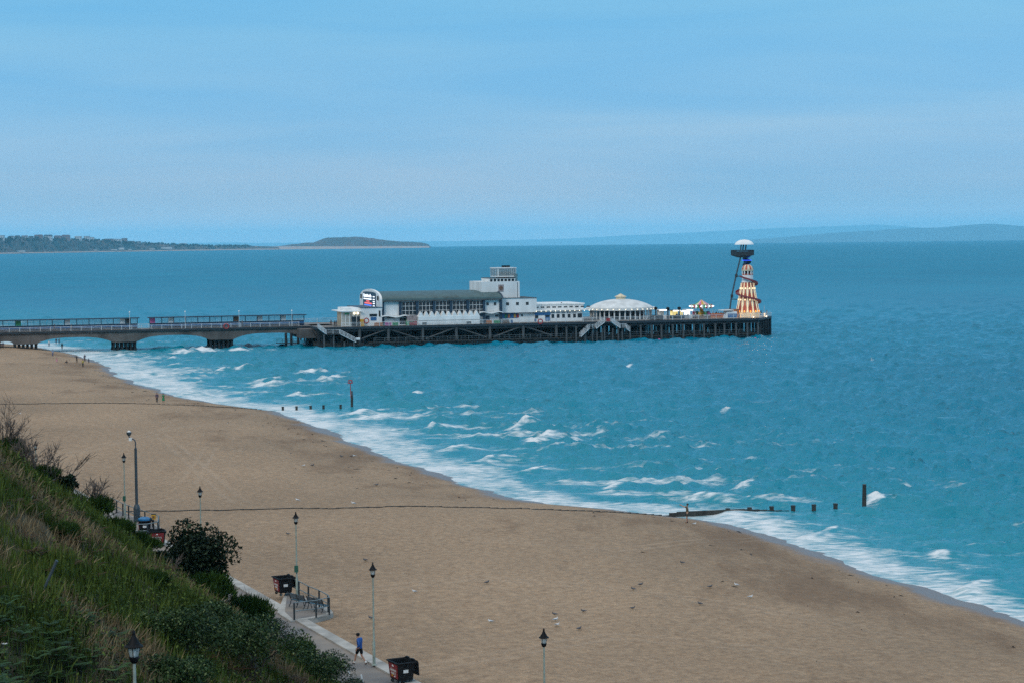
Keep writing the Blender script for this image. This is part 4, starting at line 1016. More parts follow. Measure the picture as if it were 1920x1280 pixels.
for k in range(36):
    a = 2 * math.pi * k / 36 
    p = ((rad - .5) * math.cos(a), (rad - .5) * math.sin(a), 0)
    if colm is None: colm = MB().tube([(0, 0, 0), (0, 0, e_ - .75)], .2, 8).build('column', M['white'], dm); colm.location = p
    else: share(colm, 'column', dm, p)
    p = ((rad + .9) * math.cos(a), (rad + .9) * math.sin(a), e_ - .55)
    if blb is None: blb = MB().lathe([(.02, 0), (.10, .05), (.13, .14), (.08, .22), (.02, .25)], 8).build('lamp', M['lampwhite'], dm); blb.location = p
    else: share(blb, 'lamp', dm, p)
# ---------------------------------------------------------------- fairground end
def pole_column(px, wd, ytop, label):
    t = pier_thing('lamp_column', label, 'lamp column', s_(px, wd, 590), wd, DZ + .03, 'dark lamp columns on the pier end')
    h = z_(px, ytop, wd) - DZ
    MB().tube([(0, 0, 0), (0, 0, 1.2), (0, 0, 1.25), (0, 0, h - .9)], [.30, .30, .2, .2], 8).build('post', M['dark_metal'], t)
    MB().lathe([(.2, h - .9), (.5, h - .7), (.55, h - .25), (.1, h)], 10).build('head', M['black'], t)
pole_column(1229.5, 3.2, 575.5, 'tall dark lamp column nearest the domed hall')
pole_column(1252.3, 3.2, 576, 'tall dark lamp column left of the brightly lit stall')
pole_column(1273.5, 5.0, 575.5, 'tall dark lamp column rising behind the brightly lit stall')
M['stall_light'] = mat('lit_stall_front', (0.8, 0.7, 0.4), 0.6, 0.5, 0.7, emit=(1.0, 0.78, 0.25), est=0.75, c2=(0.3, 0.2, 0.05))
M['bulb_blue'] = mat('blue_tube_light', (0.05, 0.1, 0.8), 0.5, 0.0, 1.0, emit=(0.03, 0.10, 1.0), est=1.6)
M['bulb_white'] = mat('white_bulb', (0.9, 0.9, 0.9), 0.5, 0.0, 1.0, emit=(1.0, 1.0, 1.0), est=1.6)
M['red_canvas'] = mat('red_canvas', (0.45, 0.05, 0.05), 0.8, 0.25, 3.0)
def stall(px0, px1, wd, ytop, label, front, roof):
    a, b = s_(px0, wd, 590), s_(px1, wd, 590); h = z_(px0, ytop, wd) - DZ; ln = b - a
    t = pier_thing('fairground_stall', label, 'stall', a, wd, DZ + .03, 'fairground stalls on the pier end')
    MB().bx(0, ln, 0, 2.4, 0, 1.0).build('counter', M[roof], t)
    MB().bx(0.1, ln - .1, 1.6, 2.3, 1.0, h - .5).build('lit_back', M[front], t)
    MB().bx(-.3, ln + .3, -.4, 2.6, h - .45, h - .2).build('roof', M[roof], t)
    for x_ in (0.08, ln - .08): MB().tube([(x_, -.2, 0), (x_, -.2, h - .45)], .06, 6).build('post', M['rail'], t)
    for k in range(6): MB().lathe([(.02, 0), (.22, .1), (.22, .3), (.02, .4)], 8, (ln * (k + .5) / 6, -.45, h - .6)).build('bulb', M['bulb_white'], t)
stall(1261, 1275, 6.0, 580.5, 'glowing yellow fairground stall with a dark roof, right of the domed hall', 'stall_light', 'black')
stall(1277, 1284.5, 6.0, 581.5, 'narrow fairground stall with a yellow lit front beside the wider glowing stall', 'stall_light', 'navy')
stall(1236, 1249, 9.0, 579.5, 'pale fairground stall between two dark lamp columns', 'white2', 'white2')
stall(1287, 1298, 8.0, 579.5, 'white lit fairground stall left of the carousel', 'bulb_white', 'white2')
tag(pier_tag_mesh(MB().bx(0, s_(1245, 1.4) - s_(1221, 1.4), 0, 1.4, 0, 1.15).bx(.1, s_(1245, 1.4) - s_(1221, 1.4) - .3, .1, 1.3, 1.152, 1.35).build('covered_stack', M['dark_metal']), s_(1221, 1.4), 1.4, DZ + .03), 'low dark covered stack beside the railing, right of the domed hall', 'covered stack')
# carousel
ca = pier_thing('carousel', 'small carousel under a pointed green, pink and cream striped canopy on the pier', 'carousel', s_(1315.5, 10), 10, DZ + .03)
cr_ = (s_(1335, 10) - s_(1297, 10)) / 2; cz0 = z_(1315, 577, 10) - DZ; cz1 = z_(1315, 562.5, 10) - DZ; czv = z_(1315, 573.5, 10) - DZ
seg = 16; cm_ = ['green', 'cream', 'pink', 'yellow', 'cream', 'pink', 'cream', 'green']
tent = MB()
for k in range(seg):
    a0, a1 = 2 * math.pi * k / seg, 2 * math.pi * (k + 1) / seg; tent.mi(k % 8)
    q0 = lambda r, a, z: (r * math.cos(a), r * math.sin(a), z)
    tent.add([q0(cr_, a0, czv), q0(cr_, a1, czv), q0(cr_ * .5, a1, czv + (cz1 - czv) * .42), q0(cr_ * .5, a0, czv + (cz1 - czv) * .42), q0(.1, a1, cz1), q0(.1, a0, cz1)], [(0, 1, 2, 3), (3, 2, 4, 5)])
tent.build('canopy', [M[k] for k in cm_], ca, fix=False)
val = MB()
for k in range(seg * 2):
    a0, a1 = 2 * math.pi * k / seg / 2, 2 * math.pi * (k + 1) / seg / 2; val.mi([0, 1, 2][k % 3])
    val.add([(cr_ * 1.04 * math.cos(a), cr_ * 1.04 * math.sin(a), z) for a, z in ((a0, czv + .35), (a1, czv + .35), (a1, cz0 + .1), ((a0 + a1) / 2, cz0 - .35), (a0, cz0 + .1))], [(0, 1, 2, 3, 4)])
val.build('valance', [M['red'], M['white'], M['green']], ca, fix=False)
MB().lathe([(.55, 0), (.55, czv), (.9, czv), (.9, czv + .2)], 12).build('centre_pole', M['yellow'], ca)
MB().lathe([(cr_ * .95, 0), (cr_ * .95, .35), (.1, .36)], 24).build('platform', M['brown'], ca)
for k in range(8):
    a = 2 * math.pi * k / 8 + .2; x_, y_ = cr_ * .72 * math.cos(a), cr_ * .72 * math.sin(a)
    seat = MB().bx(x_ - .35, x_ + .35, y_ - .35, y_ + .35, .9, 1.3).bx(x_ - .35, x_ + .35, y_ + .2, y_ + .35, 1.3, 1.8).build('seat', M[('red', 'yellow', 'green', 'pink')[k % 4]], ca)
    MB().tube([(x_, y_, 1.3), (x_, y_, czv)], .04, 5).build('hanger', M['rail'], ca)
lamp = None
for k in range(16):
    a = 2 * math.pi * k / 16; p = (cr_ * 1.1 * math.cos(a), cr_ * 1.1 * math.sin(a), cz0 + .2)
    if lamp is None: lamp = MB().lathe([(.02, 0), (.2, .1), (.2, .3), (.02, .4)], 8).build('bulb', M['bulb_white'], ca); lamp.location = p
    else: share(lamp, 'bulb', ca, p)
# orange and red hoarding, blue kiosk
hb = pier_thing('ride_hoarding', 'low orange brown hoarding between the carousel and the blue kiosk', 'hoarding', s_(1333, 5), 5, DZ + .03)
hl = s_(1358, 5) - s_(1333, 5)
MB().bx(0, hl, 0, .15, 0, 1.35).build('panel', M['orange'], hb); MB().bx(0, hl, -.03, -.005, .7, 1.05).build('band', M['red'], hb)
for k in range(5): MB().bx(hl * k / 4 - .06, hl * k / 4 + .06, .16, .3, 0, 1.55).build('post', M['brown'], hb)
bk = pier_thing('ticket_kiosk', 'blue and white ticket kiosk with flat white canopy below the helter skelter', 'kiosk', s_(1360, 3), 3, DZ + .03)
bl = s_(1382, 3) - s_(1360, 3); bh = z_(1370, 585, 3) - DZ
MB().add([(0, 0, 0), (bl, 0, 0), (bl, 3, 0), (0, 3, 0), (.5, 0.1, bh), (bl, .1, bh), (bl, 2.9, bh), (.5, 2.9, bh)], [(0, 1, 5, 4), (1, 2, 6, 5), (2, 3, 7, 6), (3, 0, 4, 7), (4, 5, 6, 7), (3, 2, 1, 0)]).build('wall', M['white'], bk)
MB().bx(.75, bl - .05, -.06, -.003, .15, bh - .55).build('blue_panel', M['blue'], bk)
MB().bx(-.9, bl - 1.2, -.4, 3.3, bh + .35, bh + .55).build('canopy', M['white'], bk)
for x_ in (.6, bl - 1.6): MB().tube([(x_, .4, bh), (x_, .4, bh + .36)], .06, 6).build('post', M['rail'], bk)
# helter skelter
hs = pier_thing('helter_skelter', 'red and cream striped helter skelter tower glowing with lamps, a maroon slide winding round it', 'helter skelter', s_(1402, 8), 8, DZ + .03)
hx = lambda px: s_(px, 8, 560) - s_(1402, 8); hz = lambda py: z_(1400, py, 8) - DZ - .03
zt = hz(529); rb, rt, RT0 = 3.6, 1.5, 1.75
ns = 24; st_ = MB(); LV = 14
def hr(z): return rb + (RT0 - rb) * (z / zt) ** 0.95
for k in range(ns):
    for l in range(LV):
        z0, z1 = zt * l / LV, zt * (l + 1) / LV
        def edge(kk, z):                                           # stripes swell and pinch
            base = kk * 2 * math.pi / ns; return base + (0.055 * math.sin(z / zt * math.pi * 6) * (1 if kk % 2 else -1))
        a00, a10, a01, a11 = edge(k, z0), edge(k + 1, z0), edge(k, z1), edge(k + 1, z1)
        st_.mi(k % 2)
        st_.add([(hr(z0) * math.cos(a00), hr(z0) * math.sin(a00), z0), (hr(z0) * math.cos(a10), hr(z0) * math.sin(a10), z0), (hr(z1) * math.cos(a11), hr(z1) * math.sin(a11), z1), (hr(z1) * math.cos(a01), hr(z1) * math.sin(a01), z1)], [(0, 1, 2, 3)])
M['hs_red'] = mat('helter_red', (0.55, 0.085, 0.03), 0.5, 0.25, 1.0)
M['hs_cream'] = mat('helter_cream', (0.80, 0.66, 0.46), 0.5, 0.15, 1.0)
st_.build('striped_body', [M['hs_cream'], M['hs_red']], hs, fix=False)
MB().lathe([(rb + .1, 0), (rb + .1, 1.35), (rb - .1, 1.36)], 24).build('base_wall', M['cream'], hs)
M['tube_warm'] = mat('warm_lamp_strip', (1, .85, .5), 0.5, 0.0, 1.0, emit=(1.0, 0.78, 0.46), est=1.1)
M['lamp_orange'] = mat('orange_lamp', (1, .5, .1), 0.5, 0.0, 1.0, emit=(1.0, 0.36, 0.05), est=1.2)
for k in range(12):
    a = 2 * math.pi * (2 * k + .5) / ns
    MB().tube([((hr(z) + .06) * math.cos(a), (hr(z) + .06) * math.sin(a), z) for z in (1.5, zt * .25, zt * .5, zt * .75, zt - .3)], .035, 5).build('lamp_strip', M['tube_warm'], hs)
    a = 2 * math.pi * (2 * k + 1.5) / ns
    for f in (.17, .50, .82): MB().lathe([(.02, -.28), (.2, -.1), (.2, .1), (.02, .28)], 8, ((hr(zt * f) + .08) * math.cos(a), (hr(zt * f) + .08) * math.sin(a), zt * f)).build('lamp', M['lamp_orange' if f < .3 else 'tube_warm'], hs)
tz0, tz1, tz2, tz3 = zt, hz(516.5), hz(506), hz(496.5)
MB().lathe([(RT0 + .05, tz0 - .05), (rt + .1, tz0 + .25), (rt + .1, tz1), (rt + .16, tz1 + .1)], 20).build('turret', M['white'], hs)
MB().lathe([(rt - .25, tz1), (rt - .25, tz2)], 16).build('turret_core', M['black'], hs)
pil = None
for k in range(10):
    a = 2 * math.pi * k / 10; p = ((rt + .02) * math.cos(a), (rt + .02) * math.sin(a), tz1)
    if pil is None: pil = MB().bx(-.14, .14, -.14, .14, 0, tz2 - tz1).build('arcade_pillar', M['white'], hs); pil.location = p; pil.rotation_euler = (0, 0, a)
    else: share(pil, 'arcade_pillar', hs, p, a)
MB().lathe([(rt + .2, tz2 - .35), (rt + .25, tz2), (rt - .1, tz2 + .02)], 20).build('cornice', M['cream'], hs)
MB().lathe([(rt + .14, tz1 + .1), (rt + .2, tz1 + .35), (rt + .05, tz1 + .4)], 20).build('red_band', M['hs_red'], hs)
dmb = MB()
for k in range(16):
    dmb.mi(k % 2)
    for l in range(6):
        f0, f1 = l / 6, (l + 1) / 6; R_ = lambda f: (rt + .15) * math.cos(f * math.pi / 2) ** 0.8 + .02; Z_ = lambda f: tz2 + (tz3 - tz2) * math.sin(f * math.pi / 2)
        a0, a1 = 2 * math.pi * k / 16, 2 * math.pi * (k + 1) / 16
        dmb.add([(R_(f0) * math.cos(a0), R_(f0) * math.sin(a0), Z_(f0)), (R_(f0) * math.cos(a1), R_(f0) * math.sin(a1), Z_(f0)), (R_(f1) * math.cos(a1), R_(f1) * math.sin(a1), Z_(f1)), (R_(f1) * math.cos(a0), R_(f1) * math.sin(a0), Z_(f1))], [(0, 1, 2, 3)])
dmb.build('dome', [M['hs_red'], M['hs_cream']], hs, fix=False)
for k, a in enumerate((-150, -95, -40)):                        # warm flood lamps on the deck round the foot
    fx0, fy0 = 5.6 * math.cos(math.radians(a)), 5.6 * math.sin(math.radians(a))
    MB().lathe([(.1, 0), (.22, .1), (.25, .3), (.05, .34)], 8, (fx0, fy0, 0)).build('flood_lamp', M['lampwhite'], hs)
    ld = bpy.data.lights.new('flood_light', 'POINT'); ld.energy = 90; ld.specular_factor = 0.0; ld.color = (1.0, 0.62, 0.28); ld.shadow_soft_size = .3
    lo_ = bpy.data.objects.new('flood_light', ld); COL.objects.link(lo_); lo_.parent = hs; lo_.location = (fx0, fy0, .7)
# winding slide: seen from the camera it crosses the front falling to the right
zs0, zs1 = hz(518.5), hz(577)
M['slide'] = mat('maroon_slide', (0.22, 0.032, 0.04), 0.45, 0.3, 1.0)
sl_ = MB(); PTS = 72; va = []; turns = 1.72
for k in range(PTS + 1):
    f = k / PTS; z = zs0 + (zs1 - zs0) * f; a = math.radians(195) + f * turns * 2 * math.pi; r = hr(min(z, zt)) + .15
    if z > zt: r = rt + .25
    ca_, sa_ = math.cos(a), math.sin(a); wv = .95
    for rr, dzz in ((r, 0), (r + wv, 0), (r + wv, .36), (r + wv + .1, .36), (r + wv + .1, -.12), (r, -.12)): va.append((rr * ca_, rr * sa_, z + dzz))
fa = []
for k in range(PTS):
    for j in range(6): fa.append((k * 6 + j, k * 6 + (j + 1) % 6, (k + 1) * 6 + (j + 1) % 6, (k + 1) * 6 + j))
sl_.add(va, fa).build('slide', M['slide'], hs)
MB().bx(-rb - 3.3, -rb + .2, -2.0, 1, 0, 2.4).build('entry_steps', M['brown'], hs)
# zip wire tower
zp_ = pier_thing('zip_wire_tower', 'tall zip wire tower with a white domed canopy over a dark railed platform', 'tower', s_(1396, 14), 14, DZ + .03)
zx = lambda px: s_(px, 14, 480) - s_(1396, 14); zz = lambda py: z_(1396, py, 14) - DZ - .03
cz = zz(459); ch = zz(449.5) - cz; cw = (zx(1413.5) - zx(1379.5)) / 2
MB().lathe([(cw, cz), (cw * .93, cz + ch * .32), (cw * .75, cz + ch * .63), (cw * .45, cz + ch * .9), (.05, cz + ch), (.04, cz + ch * .8), (cw * .7, cz + .1)], 28).build('canopy', M['white'], zp_, smooth=True)
for px, dy in ((1388, -1), (1396.5, -1.2), (1402, 1.0), (1398, 1.4)): MB().tube([(zx(px - 2), dy, zz(470)), (zx(px), dy, cz + ch * .3)], .2, 8).build('post', M['mastgrey'], zp_)
px0, px1 = zx(1376), zx(1408)
MB().add([(px0 + 1.5, -1.2, zz(483)), (px1 - 3.2, -1.2, zz(483)), (px1 - 3.2, 1.2, zz(483)), (px0 + 1.5, 1.2, zz(483)), (px0, -2.3, zz(479)), (px1, -2.3, zz(479)), (px1, 2.3, zz(479)), (px0, 2.3, zz(479))], [(0, 1, 5, 4), (1, 2, 6, 5), (2, 3, 7, 6), (3, 0, 4, 7), (4, 5, 6, 7), (3, 2, 1, 0)]).build('platform', M['timber_grey'], zp_)
bal = MB()
for (xa2, ya2, xb3, yb3) in ((px0, -2.3, px1, -2.3), (px0, 2.3, px1, 2.3), (px0, -2.3, px0, 2.3), (px1, -2.3, px1, 2.3)):
    ln = math.hypot(xb3 - xa2, yb3 - ya2); nb = int(ln / .22)
    for k in range(nb + 1): bal.bx(xa2 + (xb3 - xa2) * k / nb - .04, xa2 + (xb3 - xa2) * k / nb + .04, ya2 + (yb3 - ya2) * k / nb - .04, ya2 + (yb3 - ya2) * k / nb + .04, zz(479) + .01, zz(469.5))
    bal.tube([(xa2, ya2, zz(469.3)), (xb3, yb3, zz(469.3))], .07, 5)
    bal.bx(min(xa2, xb3) - .02, max(xa2, xb3) + .02, min(ya2, yb3) - .02, max(ya2, yb3) + .02, zz(479) + .02, zz(472.5))
bal.build('balustrade', M['dark_metal'], zp_)
MB().tube([(zx(1386), -1, zz(483)), (zx(1377.5), -1, zz(517)), (zx(1369), -1, zz(555)), (zx(1363.5), -1, 0)], .24, 8).build('raking_leg', M['mastgrey'], zp_)
for px, py in ((1378, 517), (1369.5, 555)): MB().lathe([(.25, -.5), (.42, -.4), (.42, .4), (.25, .5)], 8, (zx(px), -1, zz(py))).build('joint', M['dark_metal'], zp_)
MB().tube([(zx(1399), 1.2, 0), (zx(1399), 1.2, zz(482))], .34, 8).build('mast', M['mastgrey'], zp_)
for (py, wdt) in ((517, 6.5), (560, 9)): MB().tube([(zx(1378 if py < 540 else 1369), -1, zz(py + .5)), (zx(1378 if py < 540 else 1369) + wdt * .6, 1.2, zz(py + 3))], .13, 6).build('tie', M['mastgrey'], zp_)
# spiral chute beside the mast
chx = zx(1404); sc = MB(); P2 = []
for k in range(50):
    f = k / 49; a = f * 2 * math.pi * 2.4 - 1.2; P2.append((chx + .8 * math.cos(a), 1.5 + .8 * math.sin(a), zz(477) + (zz(507) - zz(477)) * f))
sc.tube(P2, .5, 10); sc.build('spiral_chute', M['navy'], zp_, smooth=True)
for py in (488.5, 474): MB().lathe([(1.38, -.08), (1.42, 0), (1.38, .08)], 20, (chx - .05, 1.5, zz(py))).build('light_ring', M['bulb_blue'], zp_)
# thin flag mast and last bits at the end of the pier
fm = pier_thing('flag_mast', 'thin white mast at the very end of the pier, right of the helter skelter', 'mast', s_(1433, 12, 590), 12, DZ + .03)
MB().tube([(0, 0, 0), (0, 0, z_(1433, 573, 12) - DZ)], [.09, .05], 6).build('pole', M['rail'], fm); MB().bx(-.4, .4, -.3, .3, 0, 1.1).build('base', M['white'], fm)
# lamp standards along the approach
for px, yt, lbl in ((243, 594, 'thin white lamp post at the end of the shelter nearer the beach'), (347, 593, 'thin white lamp post near the left end of the shelter nearer the theatre'), (448, 592, 'thin white lamp post halfway along the shelter nearer the theatre'), (547, 591, 'thin white lamp post near the theatre end of the longer approach shelter')):
    t = pier_thing('pier_lamp_post', lbl, 'lamp post', s_(px, AW), AW - .3, DZ, 'thin white lamp posts along the pier approach')
    h = z_(px, yt, AW) - DZ + 1.0
    MB().tube([(0, 0, 0), (0, 0, 1.1), (0, 0, 1.15), (0, 0, h)], [.1, .1, .06, .05], 8).build('post', M['rail'], t)
    MB().lathe([(.05, 0), (.2, .1), (.16, .35), (.03, .45)], 10, (0, 0, h)).build('lantern', M['white'], t)
# banners along the head railing
for px0, px1, mm, lbl in ((702, 718, 'orange', 'faded orange banner on the railing left of the wavy canopy'), (722, 734, 'pink', 'pink banner on the railing below the wavy canopy'), (736, 748, 'green', 'green banner on the railing next to the pink banner'), (768, 783, 'red', 'dark red banner on the railing beside the gabled white annexe'),
                           (912, 923, 'orange', 'orange banner on the railing right of the gabled white annexe'), (926, 938, 'green', 'bright green banner on the railing near the tower'), (943, 955, 'brown', 'brown banner on the railing below the tower posters'), (957, 962, 'blue', 'small blue banner on the railing below the tower posters')):
    ln = s_(px1, 0) - s_(px0, 0)
    b_ = MB(); 
    for k in range(6): b_.bx(ln * k / 6, ln * (k + 1) / 6 - .002, .02 + .02 * (k % 2), .05 + .02 * (k % 2), .12, .98)
    tag(pier_tag_mesh(b_.build('railing_banner', M[mm]), s_(px0, 0), 0.2, DZ), lbl, 'banner', 'coloured banners on the pier railing')
# parasol canopy / tables in front of the dark shopfront
tg = pier_thing('display_stand', 'green and brown display stand in front of the dark shopfront under the wavy canopy', 'stand', s_(762, 2.2), 2.2, DZ + .03)
MB().bx(0, 2.0, 0, .8, 0, 1.5).build('cabinet', M['green'], tg); MB().bx(.1, 2.9, -.06, -.01, 1.0, 2.6).build('picture_panel', M['emblem'], tg); MB().bx(2.2, 2.8, 0, .6, 0, 1.0).build('crate', M['red'], tg)
# buoys
for px, py, lbl in ((1236, 638.5, 'small pink buoy on the water below the stalls of the pier'), (1416, 636.5, 'small pink buoy on the water below the helter skelter')):
    p = G(px, py, 0.0); t = thing('buoy', lbl, 'buoy', (p[0], p[1], 0.1), 0, 'pink buoys floating by the pier')
    MB().lathe([(.05, -.35), (.35, -.15), (.42, .1), (.3, .36), (.06, .46)], 12).build('float', M['pink'], t, smooth=True); MB().tube([(0, 0, .44), (0, 0, .8)], .05, 6).build('eye', M['dark_metal'], t)
# ================================================================== STREET LAMPS
def ground_prom(px, py): p = G(px, py, PZ + 0.1); return p
M['lampglass'] = mat('lamp_glass', (0.55, 0.68, 0.70), 0.08, 0.1, 4.0, alpha=0.45)
def make_lamp():
    t = thing('street_lamp', 'x', 'street lamp')
    MB().tube([(0, 0, 0), (0, 0, 1.35), (0, 0, 1.42), (0, 0, 5.15)], [.088, .085, .058, .042], 12).build('post', M['postgrey'], t, smooth=True)
    MB().lathe([(.16, 0), (.16, .03), (.10, .06), (.09, .10)], 12).build('base_plate', M['postgrey'], t)
    MB().lathe([(.045, 5.12), (.10, 5.16), (.135, 5.27), (.135, 5.31), (.06, 5.32)], 14).build('cup', M['black'], t, smooth=True)
    g = MB().lathe([(.115, 5.31), (.165, 5.56)], 14).build('lantern_glass', M['lampglass'], t)
    fr = MB()
    for k in range(4):
        a = math.pi / 4 + k * math.pi / 2; fr.tube([(.118 * math.cos(a), .118 * math.sin(a), 5.31), (.168 * math.cos(a), .168 * math.sin(a), 5.57)], .011, 5)
    fr.build('glazing_bars', M['black'], g)
    MB().tube([(0, 0, 5.31), (0, 0, 5.46)], [.03, .045], 8).build('lamp_bulb', M['white'], g)
    MB().lathe([(.16, 5.555), (.245, 5.57), (.25, 5.59), (.18, 5.64), (.17, 5.66), (.10, 5.77), (.055, 5.87), (.04, 5.93), (.05, 5.96), (.03, 6.0), (.008, 6.03)], 18).build('hood', M['black'], t, smooth=True)
    return t
lamp0 = make_lamp(); LG = 'street lamps along the promenade'
LAMPS = [((701.5, 1246), 'lamp on the kerb beside the person walking in blue'), ((557, 1120), 'lamp rising behind the bench and railings beside an open bin'),
         ((377.5, 1056), 'lamp rising from behind the big dark bush'), ((234.5, 973), 'lamp beside the taller grey camera mast'), ((69, 943), 'small far lamp among bare twigs at the top of the slope')]
for k, ((px, py), lbl) in enumerate(LAMPS):
    p = ground_prom(px, py); lbl = 'pale post black hooded ' + lbl
    if k == 0: lamp0.location = p; lamp0['label'] = lbl; lamp0['group'] = LG
    else: dup(lamp0, p, 0.4 * k, lbl)
p = G(1019.5, 1178, PZ + 6.1)
d_ = ray(1019.5, 1178); 
dup(lamp0, (p[0], p[1], PZ + .1), 0.3, 'pale post black hooded lamp standing alone against the open sand')
t_ = 53.0 / ray(250.5, 1180)[1]; p = CAM + ray(250.5, 1180) * t_
dup(lamp0, (p[0], p[1], p[2] - 6.03), 0.75, 'nearest black hooded lamp, its glass lantern close against the dark ferns')
M['notice_green'] = mat('notice_green', (0.02, 0.11, 0.075), 0.5, 0.3, 6.0)
# small things fixed on two of the posts
def on_lamp(px, py, h, label):
    p = ground_prom(px, py); o = MB().bx(-.12, .12, -.20, -.10, -.22, .22).bx(-.14, .14, -.21, -.205, -.24, .24).build('notice_plate', M['notice_green'])
    o.location = (float(p[0]), float(p[1]), PZ + h); tag(o, label, 'notice')
on_lamp(557, 1120, 2.15, 'small green notice strapped to the lamp post behind the bench')
on_lamp(234.5, 973, 2.0, 'small green notice strapped to the lamp post beside the camera mast')

# camera mast
p = ground_prom(257, 978); cm = thing('camera_mast', 'tall blue grey steel mast with a swan neck carrying a white camera', 'camera mast', p)
MB().lathe([(.30, 0), (.30, 1.25), (.20, 1.55), (.13, 1.6)], 14).build('base_sleeve', M['mastgrey'], cm)
MB().tube([(0, 0, 1.5), (0, 0, 6.6)], [.135, .12], 12).build('post', M['mastgrey'], cm, smooth=True)
MB().tube([(0, 0, 6.6), (0, 0, 7.1), (-.06, 0, 7.3), (-.22, 0, 7.42), (-.42, 0, 7.40)], .055, 8).build('swan_neck', M['mastgrey'], cm, smooth=True)
MB().bx(-.56, -.32, -.14, .14, 7.27, 7.53).build('junction_box', M['white'], cm)
MB().tube([(-.50, 0, 7.45), (-.56, 0, 7.62), (-.56, 0, 7.72)], .05, 8).build('bracket', M['mastgrey'], cm)
MB().lathe([(.10, 7.70), (.22, 7.88), (.24, 8.02), (.14, 8.04)], 14, (-.56, 0, 0)).build('camera_dome', M['mastgrey'], cm, smooth=True)
MB().lathe([(.16, 8.04), (.14, 8.12), (.06, 8.17)], 14, (-.56, 0, 0)).build('camera_cap', M['white'], cm, smooth=True)

# ================================================================== RAILINGS OF THE BAYS
def bay_rail(pixels, label, joinfrom=0):
    P = [G(a, b, PZ + .1) for a, b in pixels]; o = P[0]
    t = thing('bay_railing', label, 'railing', (o[0], o[1], PZ + .11), 0, 'railings round the viewing bays'); Q = [p - o for p in P]
    post = None
    for q in Q:
        if post is None: post = MB().bx(-.055, .055, -.055, .055, 0, 1.12).build('post', M['raildark'], t); post.location = (q[0], q[1], 0)
        else: share(post, 'post', t, (q[0], q[1], 0))
    for h, nm in ((1.14, 'top_rail'), (.58, 'mid_rail')): MB().tube([(q[0], q[1], h) for q in Q], .035, 8).build(nm, M['railgrey'], t, smooth=True)
bay_rail([(543, 1110.5), (560.8, 1119.8), (578.6, 1129.2), (598.7, 1137.6), (615.5, 1147), (617.5, 1151.5), (593, 1157.3), (551.9, 1161.5)], 'grey two bar railing round the near viewing bay with the benches')
bay_rail([(208.8, 955.6), (219, 960.8), (230.6, 966.8), (241.4, 971), (256, 976.5), (272, 982), (286, 987), (298, 991), (296.5, 1003), (276.6, 1007), (244, 1008)], 'grey two bar railing round the far viewing bay by the camera mast')

# ================================================================== BENCHES
M['bench'] = mat('dark_bench_slats', (0.035, 0.045, 0.052), 0.35, 0.4, 5.0)
M['bench_seat'] = mat('wet_bench_seat', (0.03, 0.045, 0.055), 0.30, 0.3, 4.0)
def make_bench():
    t = thing('park_bench', 'x', 'bench')
    for k in range(5): MB().bx(-.86, .86, -.05 + .095 * k - .042, -.05 + .095 * k + .042, .44, .475).build('seat_slat', M['bench_seat'], t)
    for k in range(4):
        z = .55 + .10 * k; y = -.12 - .045 * k
        MB().add([(x, y + dy, z + dz2) for x in (-.86, .86) for dy, dz2 in ((-.015, 0), (.02, 0.005), (-.015, .085), (-.05, .08))], [(0, 1, 2, 3), (7, 6, 5, 4), (0, 4, 5, 1), (1, 5, 6, 2), (2, 6, 7, 3), (3, 7, 4, 0)]).build('back_slat', M['bench'], t)
    for x in (-.8, 0, .8):
        MB().tube([(x, -.30, 0), (x, -.16, .22), (x, -.10, .44), (x, -.17, .62), (x, -.30, .98)], .03, 6).tube([(x, .42, 0), (x, .34, .24), (x, .36, .44), (x, -.10, .43)], .03, 6).build('leg_frame', M['dark_metal'], t)
    return t
b1, b2 = G(545, 1134.5, PZ + .11), G(584, 1142.5, PZ + .11)
bd_ = (b2 - b1)[:2]; bd_ = bd_ / np.linalg.norm(bd_); bz = math.atan2(bd_[1], bd_[0])
bench = make_bench(); c1 = b1[:2] + bd_ * 1.0; c2 = b1[:2] + bd_ * 2.95
bench.location = (c1[0], c1[1], PZ + .112); bench.rotation_euler = (0, 0, bz); bench['label'] = 'black slatted bench in the near bay, next to the open wheeled bin'; bench['group'] = 'benches in the near viewing bay'
dup(bench, (c2[0], c2[1], PZ + .112), bz, 'black slatted bench in the near bay, its wet seat end towards the corner railing')

